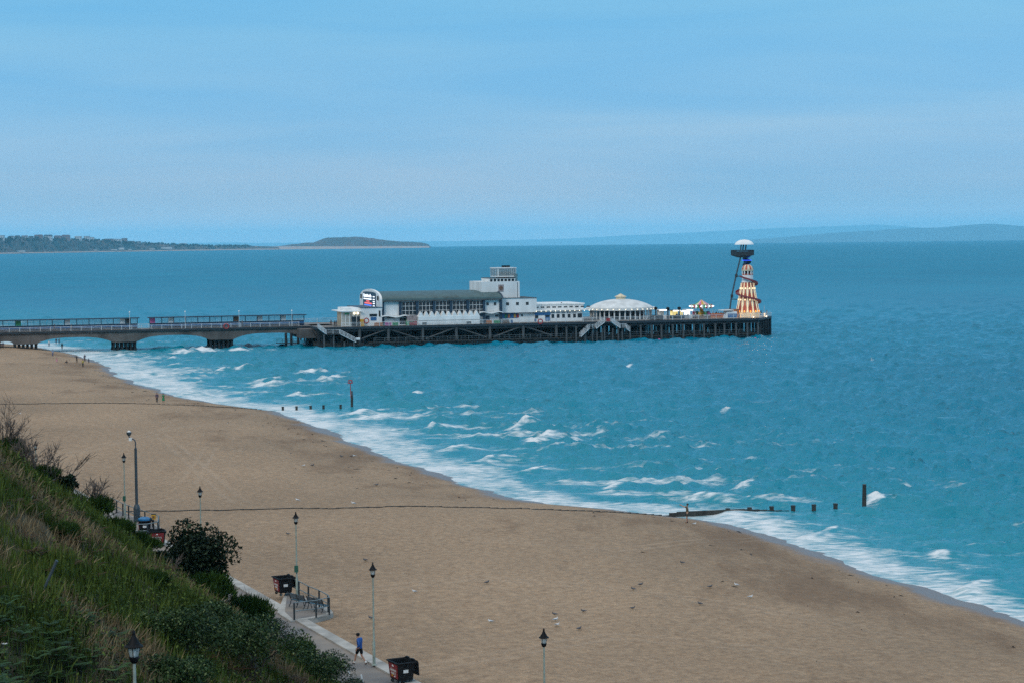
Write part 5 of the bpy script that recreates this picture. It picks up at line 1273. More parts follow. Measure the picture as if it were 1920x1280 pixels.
# ================================================================== WHEELED BINS
M['bin_red'] = mat('red_bin_panel', (0.24, 0.018, 0.022), 0.45, 0.3, 4.0)
def make_bin():
    t = thing('wheeled_bin', 'x', 'bin')
    b = MB(); v = [(-.60, -.42, .22), (.60, -.42, .22), (.60, .42, .22), (-.60, .42, .22), (-.69, -.52, 1.22), (.69, -.52, 1.22), (.69, .52, 1.22), (-.69, .52, 1.22),
                   (-.64, -.47, 1.22), (.64, -.47, 1.22), (.64, .47, 1.22), (-.64, .47, 1.22), (-.57, -.39, .30), (.57, -.39, .30), (.57, .39, .30), (-.57, .39, .30)]
    b.add(v, [(3, 2, 1, 0), (0, 1, 5, 4), (1, 2, 6, 5), (2, 3, 7, 6), (3, 0, 4, 7), (4, 5, 9, 8), (5, 6, 10, 9), (6, 7, 11, 10), (7, 4, 8, 11), (8, 9, 13, 12), (9, 10, 14, 13), (10, 11, 15, 14), (11, 8, 12, 15), (12, 13, 14, 15)])
    body = b.build('body', M['black_plastic'], t, fix=False)
    rim = MB()
    for (x0, y0, x1, y1) in ((-.73, -.56, .73, -.56), (.73, -.56, .73, .56), (.73, .56, -.73, .56), (-.73, .56, -.73, -.56)): rim.tube([(x0, y0, 1.22), (x1, y1, 1.22)], .045, 6)
    rim.build('rim', M['black_plastic'], body)
    MB().add([(-.50, -.461, .32), (.50, -.461, .32), (.56, -.53, 1.12), (-.56, -.53, 1.12), (-.50, -.440, .32), (.50, -.440, .32), (.56, -.505, 1.12), (-.56, -.505, 1.12)], [(0, 1, 2, 3), (0, 4, 5, 1), (1, 5, 6, 2), (2, 6, 7, 3), (3, 7, 4, 0)]).build('red_panel', M['bin_red'], body)
    lean = math.atan2(.069, .8)
    fc = bpy.data.curves.new('lettering', 'FONT'); fc.body = "GENERAL\nWASTE"; fc.size = .19; fc.align_x = 'CENTER'; fc.extrude = .004; fc.materials.append(M['white'])
    fo = bpy.data.objects.new('lettering_curve', fc); COL.objects.link(fo); bpy.context.view_layer.update()
    me = bpy.data.meshes.new_from_object(fo.evaluated_get(bpy.context.evaluated_depsgraph_get())); bpy.data.objects.remove(fo)
    fo = bpy.data.objects.new('lettering', me); COL.objects.link(fo); fo.parent = body; fo.location = (0, -.512, .70); fo.rotation_euler = (math.pi / 2 + lean, 0, 0)
    MB().add([(-.10, -.55, .98), (.10, -.55, .98), (0, -.552, 1.08)] + [(-.10, -.52, .98), (.10, -.52, .98), (0, -.522, 1.08)], [(0, 1, 2), (0, 3, 4, 1), (1, 4, 5, 2), (2, 5, 3, 0)]).build('symbol', M['white'], body)
    MB().bx(-.22, -.10, -.50, -.478, .40, .52).build('sticker', M['yellow'], body)
    MB().bx(.08, .22, -.50, -.478, .40, .45).build('sticker', M['white'], body)
    MB().add([(.655, -.18, .66), (.655, .12, .66), (.670, .12, .84), (.670, -.18, .84)] + [(.63, -.18, .66), (.63, .12, .66), (.645, .12, .84), (.645, -.18, .84)], [(0, 1, 2, 3), (0, 4, 5, 1), (1, 5, 6, 2), (2, 6, 7, 3), (3, 7, 4, 0)]).build('white_label', M['white'], body)
    for sx_ in (-1, 1): MB().tube([(sx_ * .66, 0, 1.05), (sx_ * .80, 0, 1.05)], .05, 8).build('lifting_pin', M['black_plastic'], body)
    # lid thrown open, hanging down behind
    lid = MB(); pr2 = [(.52, 1.30), (.60, 1.33), (.70, 1.28), (.76, 1.15), (.80, .45), (.74, .44), (.69, 1.12), (.62, 1.24), (.52, 1.24)]
    lid.prism(pr2, -.66, .66, 'yz'); lo = lid.build('lid', M['black_plastic'], t)
    MB().bx(-.5, -.2, .50, .60, 1.28, 1.37).bx(.2, .5, .50, .60, 1.28, 1.37).build('hinge', M['black_plastic'], lo)
    for sx_ in (-.48, .48):
        for sy_ in (-.33, .33):
            w_ = MB(); w_.tube([(sx_ - .03, sy_, .10), (sx_ + .03, sy_, .10)], .10, 14); wh = w_.build('wheel', M['black'], t)
            MB().tube([(sx_ - .034, sy_, .10), (sx_ + .034, sy_, .10)], .055, 10).build('rim', M['railgrey'], wh)
            MB().bx(sx_ - .05, sx_ + .05, sy_ - .04, sy_ + .04, .17, .23).build('fork', M['railgrey'], wh)
    return t
BG_ = 'wheeled bins on the promenade'
def face(px, py, deg): p = G(px, py, PZ + .112); return (p[0], p[1], PZ + .112), math.radians(deg)
bin0 = make_bin(); lc, rz0 = face(753, 1275, -62); lc = (lc[0], lc[1], PZ + .004)
bin0.location = lc; bin0.rotation_euler = (0, 0, rz0); bin0['label'] = 'open black wheeled bin with a bright red lettered panel, nearest of the bins'; bin0['group'] = BG_
lc, rz0 = face(531, 1114, -38); dup(bin0, lc, math.radians(-28) - math.pi / 6 * 1.2, 'open black wheeled bin standing beside the benches of the near bay')
lc, rz0 = face(271, 1001, 0); third = dup(bin0, lc, math.radians(-75) , 'black wheeled bin heaped with bright blue sacks by the camera mast')
lc, rz0 = face(294, 1020, 0); dup(bin0, (lc[0], lc[1], PZ), math.radians(14), 'black wheeled bin with a red panel half hidden behind shrubs at the big bush')
M['blue_sack'] = mat('blue_plastic_sack', (0.012, 0.16, 0.36), 0.3, 0.3, 6.0, bump=0.4)
p = third.location; r9 = random.Random(2)
sk = MB(); sk.lathe([(.02, -.14), (.34, -.10), (.46, .02), (.44, .16), (.30, .28), (.10, .33), (.02, .34)], 16)
so = sk.build('rubbish_sack', M['blue_sack'], smooth=True)
for v_ in so.data.vertices: v_.co *= 1 + r9.uniform(-.10, .10)
so.location = (p.x + .02, p.y, p.z + 1.20); so.scale = (1.15, .95, .9); tag(so, 'bright blue rubbish sack heaped on the bin by the camera mast', 'rubbish sack')
# yellow litter bin on a post at the far bay
p = G(288.5, 990, PZ + .1); yb_ = thing('litter_bin', 'small yellow litter box with a dark lid on a post at the far bay', 'litter bin', (p[0], p[1], PZ + .112))
MB().tube([(0, 0, 0), (0, 0, .8)], .04, 8).build('post', M['raildark'], yb_); MB().bx(-.17, .17, -.13, .13, .80, 1.22).build('box', M['yellow'], yb_); MB().bx(-.19, .19, -.15, .15, 1.224, 1.28).build('lid', M['dark_metal'], yb_); MB().bx(-.1, .1, -.14, -.132, .9, 1.1).build('notice', M['brown'], yb_)

# ================================================================== GROYNES AND MARKERS
def groyne(pa, pb, label, plank_to, posts, post_h, wall_z):
    A = GB(*pa); B = G(*pb, 0.0); dirv = (B - A)[:2]; ln = np.linalg.norm(dirv); dirv /= ln; rz = math.atan2(dirv[1], dirv[0])
    t = thing('groyne', label, 'groyne', (A[0], A[1], 0), rz, 'timber groynes across the beach')
    fx = lambda px, py: float((G(px, py, 0.0)[:2] - A[:2]) @ dirv)
    # the planking steps down with the sand
    step = 0.8; s = 0.0; end = fx(*plank_to); mb = MB(); k = 0; rr = random.Random(5)
    while s < end:
        c = A[:2] + dirv * (s + step / 2); v_, q_ = vq(c[0], c[1]); t_ = float(shore_q(v_) - q_)
        sand = float(beach_z(v_, q_))
        zt = sand + wall_z[0] if t_ > 4 else (max(sand + wall_z[0], wall_z[1] * (1 - t_ / 1.6)) if t_ > 0 else wall_z[1])
        if end - s < 5: zt -= (5 - (end - s)) * 0.08
        mb.bx(s, s + step - .004, -.09, .09, -1.6, zt); s += step; k += 1
    mb.build('planking', M['timber'], t)
    po = None
    for (px, py) in posts:
        if po is None: po = MB().bx(-.17, .17, -.17, .17, -2.5, post_h).bx(-.19, .19, -.19, .19, post_h - .12, post_h + .04).build('post', M['timber'], t); po.location = (fx(px, py), .28, 0)
        else: share(po, 'post', t, (fx(px, py), .28, 0))
    return t, A, dirv
groyne((150, 963), (1620, 952), 'long low timber groyne across the near sand, ending in square posts among waves', (1476, 960), [(1362, 962), (1405, 961), (1449, 960), (1492, 959), (1535, 958.5), (1577, 957)], .55, (.075, .50))
groyne((-40, 758), (650, 765), 'far low timber groyne across the sand, ending in posts beside the red topped beacon', (515, 764), [(519, 765), (547, 765), (576, 765), (604, 765.5), (632, 763)], .62, (.09, .3))
p = G(660, 762.5, 0.0); bc = thing('beacon_post', 'dark timber pile with a slender pole and red basket topmark, marking the far groyne end', 'beacon', (p[0], p[1], 0))
MB().tube([(0, 0, -3), (0, 0, 1.9)], .22, 10).build('pile', M['timber'], bc)
MB().tube([(0.01, 0, 1.9), (0.0, 0, 2.75)], [.20, .17], 10).build('weathered_top', M['timber_grey'], bc)
MB().tube([(-.16, -.1, 1.6), (-.22, -.1, 4.15)], .065, 6).build('pole', M['red'], bc)
tm = MB(); c_ = (-.22, -.1)
for z, r in ((4.1, .42), (4.58, .30)): tm.tube([(c_[0] + r * math.cos(a * math.pi / 6), c_[1] + r * math.sin(a * math.pi / 6), z) for a in range(13)], .06, 5)
for a in range(6): tm.tube([(c_[0] + .42 * math.cos(a * math.pi / 3), c_[1] + .42 * math.sin(a * math.pi / 3), 4.1), (c_[0] + .30 * math.cos(a * math.pi / 3), c_[1] + .30 * math.sin(a * math.pi / 3), 4.6)], .045, 5)
tm.build('topmark', M['red'], bc)
p = G(1620.5, 951, 0.0); tp = thing('timber_pile', 'tall dark timber pile standing alone in the waves at the near groyne end', 'pile', (p[0], p[1], 0))
MB().tube([(0, 0, -3), (0, 0, .9), (0.02, 0, 2.38)], [.235, .22, .20], 12).build('shaft', M['timber'], tp); MB().tube([(0.02, 0, 2.383), (0.02, 0, 2.43)], .215, 12).build('cap', M['timber_grey'], tp)

# ================================================================== GULLS
M['gull_grey'] = mat('grey_gull_feathers', (0.10, 0.105, 0.12), 0.7, 0.35, 12.0)
M['gull_white'] = mat('white_gull_feathers', (0.72, 0.74, 0.75), 0.7, 0.12, 12.0)
M['gull_back'] = mat('pale_grey_wing', (0.32, 0.36, 0.40), 0.7, 0.2, 12.0)
M['bill'] = mat('yellow_bill', (0.55, 0.30, 0.04), 0.5, 0.1, 10.0)
def make_gull(kind, label):
    t = thing('gull', label, 'gull'); bm_ = M['gull_grey'] if kind == 'grey' else M['gull_white']
    MB().tube([(0, -.27, .17), (0, -.20, .185), (0, -.08, .20), (0, .05, .215), (0, .13, .235), (0, .17, .285), (0, .185, .33), (0, .20, .355), (0, .235, .352)], [.012, .04, .085, .095, .08, .052, .046, .05, .022], 10).build('body', bm_, t, smooth=True)
    for sx_ in (-1, 1):
        MB().tube([(sx_ * .055, .11, .235), (sx_ * .085, 0, .225), (sx_ * .06, -.18, .205), (sx_ * .02, -.33, .19)], [.02, .05, .036, .008], 7).build('wing', M['gull_grey'] if kind == 'grey' else M['gull_back'], t, smooth=True)
        MB().tube([(sx_ * .03, .0, 0), (sx_ * .03, .0, .15)], .008, 5).bx(sx_ * .03 - .02, sx_ * .03 + .02, -.01, .05, 0, .008).build('leg', M['bill'], t)
    MB().tube([(0, .235, .350), (0, .285, .338)], [.014, .004], 6).build('bill', M['bill'], t)
    return t
GG = 'gulls standing on the sand'
gg = make_gull('grey', ''); gw = make_gull('white', '')
_gr = [(913, 1094), (1201, 1098), (1187.5, 1106.5), (1331.6, 1102), (1312.5, 1134), (1186, 1142.5), (1094, 1148), (1086, 1181), (1279, 1057), (695, 1161), (685, 1052), (540, 1003), (586, 874), (640, 857), (659, 857), (1040, 1154), (706, 911)]
_wh = [(919.7, 1167.5), (1041.5, 1164), (1044.7, 1174), (1381, 1099), (1407, 1121.5), (777, 1111.5), (558, 940), (663, 946), (569, 875), (664.5, 856.5), (37.5, 777), (1302, 984)]
_gl = {(913, 1094): 'dark grey gull on open sand, well above the lone lamp and to its left', (1279, 1057): 'dark grey gull nearest the waterline below the pointing person', (695, 1161): 'grey gull on the sand just left of the lamp post beside the walking person',
       (685, 1052): 'grey gull beside the hood of the lamp next to the walking person', (540, 1003): 'grey gull beside the lamp behind the benches', (1040, 1154): 'grey gull topmost of three gulls in a column right of the lone lamp',
       (1086, 1181): 'grey gull lying low right of the lone lamp top', (706, 911): 'small dark gull high on the beach above the near groyne', (1331.6, 1102): 'dark flat grey gull farther from the lone lamp than the others, near two white gulls',
       (1201, 1098): 'upper right one of a pair of low grey gulls on mid beach', (1187.5, 1106.5): 'lower left one of a pair of low grey gulls on mid beach', (1186, 1142.5): 'grey gull below the pair of low grey gulls on mid beach',
       (1094, 1148): 'grey gull right of the column of three gulls', (1312.5, 1134): 'grey gull with pale head between the mid beach pair and the farthest white gull',
       (586, 874): 'small dark gull right beside a white gull on the far sand', (640, 857): 'small dark gull left of a close dark and white couple on the far sand', (659, 857): 'small dark gull touching a white one near the surf of the far sand'}
_wl = {(919.7, 1167.5): 'white gull alone on the sand left of the lone lamp', (1041.5, 1164): 'white gull middle of three gulls in a column right of the lone lamp', (1044.7, 1174): 'white gull lowest of three gulls in a column right of the lone lamp',
       (1381, 1099): 'small white gull beside the dark flat gull on the right hand sand', (1407, 1121.5): 'white gull farthest right on the open sand', (777, 1111.5): 'big white gull on the sand right of the lamp by the walking person',
       (558, 940): 'white gull just above the hood of the lamp behind the benches', (663, 946): 'white gull on the sand just above the near groyne line', (569, 875): 'white gull beside a small dark gull on the far sand',
       (664.5, 856.5): 'white gull touching a small dark gull near the surf of the far sand', (37.5, 777): 'white gull alone on the far sand above the bare twigs', (1302, 984): 'white gull at the wet edge below the pointing person'}
rg = random.Random(11)
for lst, g0, lab in ((_gr, gg, _gl), (_wh, gw, _wl)):
    for k, pp in enumerate(lst):
        q = GB(*pp); a = rg.choice((1.57, -1.57)) + rg.uniform(-.6, .6)
        if k == 0: g0.location = q; g0.rotation_euler = (0, 0, a); g0['label'] = lab[pp]; g0['group'] = GG; g0.scale = (.75,) * 3
        else: dup(g0, q, a, lab[pp], GG, scale=.75 if pp[1] > 950 else .9)
# torn weed and driftwood scattered by the tide line
def scatter_weed():
    r = np.random.default_rng(8); V = []; F = []
    for _ in range(170):
        v_ = r.uniform(95, 480); off = abs(r.normal(0, 1)) * 10 + r.uniform(1.5, 10)
        if r.random() < .55: off = 6 + r.normal(0, 2.2)
        q_ = float(shore_q(v_)) - off; 
        if q_ < PQ_OUT + 2: continue
        x, y = xy(v_, q_); z = float(beach_z(v_, q_)); L_ = r.uniform(.08, .42) * (1 + (r.random() < .1) * 1.6); a = r.uniform(0, 3.14); W_ = L_ * r.uniform(.2, .5)
        b = len(V); ca, sa = math.cos(a), math.sin(a)
        for (dx, dy, dz_) in ((-1, 0, 0), (-.3, .5, .02), (.5, .42, .02), (1, 0, 0), (.3, -.5, 0.01), (-.5, -.4, .01), (0.05, .05, .16)): V.append((x + (dx * L_ * ca - dy * W_ * sa), y + (dx * L_ * sa + dy * W_ * ca), z - .02 + dz_ * r.uniform(.4, 1)))
        for k in range(6): F.append((b + k, b + (k + 1) % 6, b + 6))
    M['weed'] = mat('tide_wrack', (0.03, 0.022, 0.016), 0.8, 0.5, 4.0)
    tag(mesh_np('seaweed', np.array(V), np.array(F), M['weed']), 'dark torn seaweed strewn along the tide line', 'seaweed', None, 'stuff')
scatter_weed()

# ================================================================== PEOPLE
def cloth(name, c): 
    if name not in M: M[name] = mat(name, c, 0.8, 0.25, 6.0)
    return M[name]
def skin_body(name, pts, edges, m, parent, root=0, lv=2):
    """one continuous skinned surface grown over a skeleton; pts: name -> (x, y, z, radius)"""
    keys = list(pts); idx = {k: i for i, k in enumerate(keys)}
    me = bpy.data.meshes.new(name); me.from_pydata([pts[k][:3] for k in keys], [(idx[a], idx[b]) for a, b in edges], [])
    me.materials.append(m); o = bpy.data.objects.new(name, me); COL.objects.link(o)
    o.modifiers.new('Skin', 'SKIN')
    for i, k in enumerate(keys):
        d = me.skin_vertices[0].data[i]; r = pts[k][3]; d.radius = r if isinstance(r, tuple) else (r, r); d.use_root = (i == root)
    o.modifiers['Skin'].use_smooth_shade = True
    s = o.modifiers.new('Subdivision', 'SUBSURF'); s.levels = lv; s.render_levels = lv
    if parent: o.parent = parent
    return o
def person(label, loc, rz, pose, top, bottom, h=1.75, hair='hair', sleeves=True, shorts=True, group=None, cap=None, skirt=False, shoes='black', fingers=True, shoe_c=None):
    t = thing('person', label, 'person', loc, rz, group); t.scale = (h / 1.75,) * 3
    P = dict(pelvis=(0, 0, .95, .125), waist=(0, .0, 1.08, .115), chest=(0, .0, 1.30, (.15, .12)), neck=(0, .01, 1.47, .055), chin=(0, .035, 1.55, .06), head=(0, .035, 1.655, .088), crown=(0, .02, 1.715, .07), nose=(0, .135, 1.625, .014), brow=(0, .09, 1.655, .05))
    J = {}
    for s, nm in ((-1, 'l'), (1, 'r')):
        J['hip' + nm] = (s * .095, 0, .90); J['knee' + nm] = (s * .10, .02, .50); J['ank' + nm] = (s * .10, -.02, .09); J['toe' + nm] = (s * .115, .15, .035)
        J['sh' + nm] = (s * .185, 0, 1.425); J['el' + nm] = (s * .235, -.03, 1.13); J['wr' + nm] = (s * .235, .05, .89); J['ha' + nm] = (s * .235, .075, .80)
    J.update(pose.get('J', {}))
    for k, dv in pose.get('P', {}).items(): P[k] = (*dv, P[k][3])
    rad = dict(hip=.088, knee=.058, ank=.040, toe=.034, sh=.062, el=.043, wr=.029, ha=.034)
    for k, v_ in J.items(): P[k] = (*v_, rad[k[:-1]])
    E_ = [('pelvis', 'waist'), ('waist', 'chest'), ('chest', 'neck'), ('neck', 'chin'), ('chin', 'head'), ('head', 'crown'), ('head', 'brow'), ('brow', 'nose')]
    for nm in 'lr':
        P['calf' + nm] = (*[P['knee' + nm][i] * .62 + P['ank' + nm][i] * .38 for i in range(3)], .054)
        E_ += [('pelvis', 'hip' + nm), ('hip' + nm, 'knee' + nm), ('knee' + nm, 'calf' + nm), ('calf' + nm, 'ank' + nm), ('ank' + nm, 'toe' + nm), ('chest', 'sh' + nm), ('sh' + nm, 'el' + nm), ('el' + nm, 'wr' + nm), ('wr' + nm, 'ha' + nm)]
        P['ear' + nm] = ((-.092 if nm == 'l' else .092) + P['head'][0], P['head'][1] - .01, P['head'][2] - .015, .018); E_.append(('head', 'ear' + nm))
        if fingers:
            w_, hnd = Vector(P['wr' + nm][:3]), Vector(P['ha' + nm][:3]); d = (hnd - w_).normalized(); sd_ = d.cross(Vector((1, 0, 0))); sd_ = sd_.normalized() if sd_.length > .1 else Vector((0, 0, 1))
            nrm = d.cross(sd_)
            for q, (off, ln) in enumerate(((-.030, .060), (-.010, .075), (.010, .072), (.028, .055))):
                a = hnd + sd_ * off + d * .03; b = a + d * ln * .55 + nrm * .006; c = b + d * ln * .45 + nrm * .018
                for tg, v_ in (('a', a), ('b', b), ('c', c)): P[f'f{q}{tg}{nm}'] = (*v_, .0095 if tg != 'c' else .007)
                E_ += [('ha' + nm, f'f{q}a{nm}'), (f'f{q}a{nm}', f'f{q}b{nm}'), (f'f{q}b{nm}', f'f{q}c{nm}')]
            a = w_ * .45 + hnd * .55 + sd_ * -.040; b = a + d * .035 - sd_ * .022
            P['tha' + nm] = (*a, .012); P['thb' + nm] = (*b, .009); E_ += [('wr' + nm, 'tha' + nm), ('tha' + nm, 'thb' + nm)]
    skin_body('body', P, E_, M['skin'], t, 0, 2 if fingers else 1)
    up = lambda k, f: (*P[k][:3], tuple(x * f for x in P[k][3]) if isinstance(P[k][3], tuple) else P[k][3] * f)
    mix = lambda a, b, f, r: (*[P[a][i] * (1 - f) + P[b][i] * f for i in range(3)], r)
    # top: follows trunk and arms
    T = dict(hem=mix('pelvis', 'waist', -.45, .155), pelvis=up('pelvis', 1.16), waist=up('waist', 1.2), chest=up('chest', 1.16), coll=mix('chest', 'neck', .82, .075)); te = [('hem', 'pelvis'), ('pelvis', 'waist'), ('waist', 'chest'), ('chest', 'coll')]
    for nm in 'lr':
        T['sh' + nm] = up('sh' + nm, 1.22); te.append(('chest', 'sh' + nm))
        if sleeves: T['el' + nm] = up('el' + nm, 1.4); T['cf' + nm] = mix('el' + nm, 'wr' + nm, .88, .044); te += [('sh' + nm, 'el' + nm), ('el' + nm, 'cf' + nm)]
        else: T['cf' + nm] = mix('sh' + nm, 'el' + nm, .6, .062); te.append(('sh' + nm, 'cf' + nm))
    skin_body('jacket' if sleeves else 'shirt', T, te, top, t, 0, 1 if not fingers else 2)
    if skirt:
        MB().lathe([(.27, -.52), (.22, -.2), (.16, .08)], 14, (P['pelvis'][0], P['pelvis'][1], P['pelvis'][2])).build('skirt', bottom, t, smooth=True)
    else:
        B = dict(pelvis=up('pelvis', 1.17), waist=mix('pelvis', 'waist', .35, .135)); be = [('pelvis', 'waist')]
        for nm in 'lr':
            B['hip' + nm] = up('hip' + nm, 1.2); be.append(('pelvis', 'hip' + nm))
            if shorts: B['leg' + nm] = mix('hip' + nm, 'knee' + nm, .84, .088); be.append(('hip' + nm, 'leg' + nm))
            else: B['kn' + nm] = up('knee' + nm, 1.28); B['an' + nm] = mix('knee' + nm, 'ank' + nm, .92, .062); be += [('hip' + nm, 'kn' + nm), ('kn' + nm, 'an' + nm)]
        skin_body('shorts' if shorts else 'trousers', B, be, bottom, t, 0, 1 if not fingers else 2)
    for nm in 'lr':
        sp = dict(heel=(*[P['ank' + nm][i] * 1.0 + (P['ank' + nm][i] - P['toe' + nm][i]) * (.28 if i < 2 else 0) for i in range(2)], P['ank' + nm][2] - .045, .042), mid=mix('ank' + nm, 'toe' + nm, .55, .045), toe=(*P['toe' + nm][:3], .040))
        skin_body('shoe', sp, [('heel', 'mid'), ('mid', 'toe')], shoe_c or M['black'], t, 0, 1)
        if shorts and shoe_c is not None: MB().tube([mix('knee' + nm, 'ank' + nm, .78, 0)[:3], mix('knee' + nm, 'ank' + nm, .98, 0)[:3]], .05, 8).build('sock', M['white'], t)
    hx_, hy_, hz_ = P['head'][:3]
    MB().lathe([(.093, -.03), (.104, .02), (.100, .06), (.075, .10), (.03, .118), (.004, .12)], 14, (hx_, hy_ - .022, hz_)).build('cap' if cap else 'hair', cap or M[hair], t, smooth=True)
    if cap: 
        cp = [c for c in t.children if c.name.startswith('cap')][-1]
        MB().add([(hx_ - .07, hy_ + .05, hz_ + .03), (hx_ + .07, hy_ + .05, hz_ + .03), (hx_ + .055, hy_ + .175, hz_ + .012), (hx_ - .055, hy_ + .175, hz_ + .012), (hx_ - .07, hy_ + .05, hz_ + .045), (hx_ + .07, hy_ + .05, hz_ + .045), (hx_ + .055, hy_ + .175, hz_ + .024), (hx_ - .055, hy_ + .175, hz_ + .024)], [(3, 2, 1, 0), (4, 5, 6, 7), (0, 1, 5, 4), (1, 2, 6, 5), (2, 3, 7, 6), (3, 0, 4, 7)]).build('peak', cap, cp)
    return t
WALK = {'J': dict(hipl=(-.09, .02, .90), kneel=(-.09, .20, .52), ankl=(-.09, .30, .10), toel=(-.10, .46, .06), hipr=(.09, -.02, .90), kneer=(.09, -.06, .49), ankr=(.09, -.36, .135), toer=(.10, -.24, .035),
                  shl=(-.185, .0, 1.42), ell=(-.25, -.14, 1.16), wrl=(-.24, .02, .96), hal=(-.235, .06, .88), shr=(.185, .02, 1.42), elr=(.25, .08, 1.14), wrr=(.23, .24, .94), har=(.225, .29, .86)),
        'P': dict(chest=(0, .05, 1.30), neck=(0, .09, 1.46), chin=(0, .125, 1.53), head=(0, .13, 1.635), crown=(0, .115, 1.70), nose=(0, .235, 1.60), brow=(0, .185, 1.635))}
STAND = {}
LEAN = {'J': dict(ell=(-.28, .12, 1.20), wrl=(-.22, .32, 1.12), hal=(-.20, .39, 1.10))}
ARMS = {'J': dict(ell=(-.42, .03, 1.40), wrl=(-.62, .08, 1.46), hal=(-.70, .08, 1.48), elr=(.40, .05, 1.36), wrr=(.60, .10, 1.40), har=(.68, .10, 1.42), kneel=(-.16, .05, .50), ankl=(-.22, 0, .09), toel=(-.26, .15, .035))}
POINT = {'J': dict(shl=(-.17, .06, 1.43), ell=(-.16, .33, 1.50), wrl=(-.10, .56, 1.60), hal=(-.09, .63, 1.63), shr=(.17, .06, 1.43), elr=(.18, .32, 1.46), wrr=(.10, .54, 1.58), har=(.085, .62, 1.61),
                   kneel=(-.10, .05, .50), kneer=(.10, .05, .50), ankl=(-.10, .03, .09), ankr=(.10, -.02, .09), toel=(-.11, .19, .035), toer=(.11, .14, .035)),
         'P': dict(chest=(0, -.02, 1.30), head=(0, .0, 1.655), chin=(0, .01, 1.55), crown=(0, -.02, 1.715), nose=(0, .105, 1.64), brow=(0, .06, 1.665))}
SIT = {'P': dict(pelvis=(0, 0, .14), waist=(0, .0, .28), chest=(0, .06, .50), neck=(0, .1, .66), chin=(0, .13, .73), head=(0, .14, .83), crown=(0, .13, .90), nose=(0, .24, .80), brow=(0, .19, .83)),
       'J': dict(hipl=(-.09, .02, .13), kneel=(-.14, .42, .42), ankl=(-.12, .62, .08), toel=(-.13, .78, .035), hipr=(.09, .02, .13), kneer=(.14, .42, .42), ankr=(.12, .62, .08), toer=(.13, .78, .035), shl=(-.18, .06, .60), ell=(-.24, .2, .42), wrl=(-.18, .4, .45), hal=(-.16, .47, .46), shr=(.18, .06, .60), elr=(.24, .2, .42), wrr=(.18, .4, .45), har=(.16, .47, .46))}
M['jacket_blue'] = mat('blue_jacket', (0.010, 0.085, 0.34), 0.6, 0.3, 6.0)
M['white_shoe'] = mat('dark_trainer', (0.02, 0.025, 0.035), 0.6, 0.3, 10.0)
p = G(675, 1245.5, PZ + .004); hdg = math.atan2(-(-.86), .50)
person('person in a blue jacket, dark shorts and black cap striding along the promenade', (p[0], p[1], PZ + .004), hdg, WALK, M['jacket_blue'], M['black'], 1.88, cap=M['black'], shoe_c=M['white_shoe'])
stripe = None
p = GB(1289, 979.5)
person('person in khaki at the waterline, both arms raised out towards the sea', p, math.radians(80), POINT, cloth('khaki_cloth', (.10, .085, .04)), cloth('dark_khaki_cloth', (.05, .05, .035)), 1.85, sleeves=False)
PG = 'people on the sand and in the shallows'
far_people = [((294.5, 755), 200, STAND, ('plum_cloth', (.10, .07, .11)), ('dark_trouser', (.03, .03, .035)), 1.75, False, 'person in a plum top and dark trousers walking beside someone in green', {}),
 ((306.5, 755), 190, STAND, ('bright_green_cloth', (.02, .22, .09)), ('bright_green_cloth', (.02, .22, .09)), 1.62, True, 'person in a bright green dress walking beside someone in a plum top', {'skirt': True}),
 ((99, 667.5), 60, LEAN, ('pale_blue_cloth', (.30, .42, .60)), ('blue_cloth', (.04, .10, .25)), 1.7, False, 'person in pale blue bending near the first pier legs', {}),
 ((106.5, 679), 120, STAND, ('pink_cloth', (.65, .25, .38)), ('pink_cloth', (.65, .25, .38)), 1.2, True, 'small person in pink standing on the far sand', {'skirt': True}),
 ((126, 680.5), 120, SIT, ('dark_cloth', (.02, .02, .025)), ('dark_cloth', (.02, .02, .025)), 1.5, False, 'person in black sitting on the far sand', {}),
 ((144, 679.5), 180, ARMS, ('dark_cloth', (.02, .02, .025)), ('dark_cloth', (.02, .02, .025)), 1.75, False, 'person in dark clothes with arms and legs spread on the far sand', {}),
 ((155.6, 688), 160, STAND, ('yellow_cloth', (.45, .38, .10)), ('dark_cloth', (.02, .02, .025)), 1.8, False, 'person in a yellow top and dark trousers, nearest of the group by the surf', {}),
 ((159, 677.5), 200, LEAN, ('navy_cloth', (.03, .04, .09)), ('dark_cloth', (.02, .02, .025)), 1.75, False, 'person in navy right behind the yellow topped one by the surf', {}),
 ((166.5, 680), 150, STAND, ('navy_cloth', (.03, .04, .09)), ('dark_cloth', (.02, .02, .025)), 1.15, False, 'small person in navy at the edge of the surf foam', {}),
 ((116.5, 655), 180, STAND, ('dark_cloth', (.02, .02, .025)), ('dark_cloth', (.02, .02, .025)), 1.8, False, 'person in black standing in the surf before the pier arch', {}),
 ((92, 649.5), 180, STAND, ('white_cloth', (.6, .62, .62)), ('navy_cloth', (.03, .04, .09)), 1.75, False, 'person in a white top seen through the pier arch', {}),
 ((105.5, 645), 180, STAND, ('navy_cloth', (.03, .04, .09)), ('navy_cloth', (.03, .04, .09)), 1.7, False, 'person in navy wading beyond the arch, left one of two', {}),
 ((111, 645), 180, STAND, ('grey_cloth', (.12, .13, .15)), ('navy_cloth', (.03, .04, .09)), 1.7, False, 'person in grey wading beyond the arch, right one of two', {}),
 ((1.5, 654), 180, STAND, ('dark_cloth', (.02, .02, .025)), ('dark_cloth', (.02, .02, .025)), 1.75, False, 'person in black under the pier at the edge of the frame', {}),
 ((5.8, 653.5), 180, STAND, ('navy_cloth', (.03, .04, .09)), ('dark_cloth', (.02, .02, .025)), 1.75, False, 'person in navy under the pier beside one in black', {})]
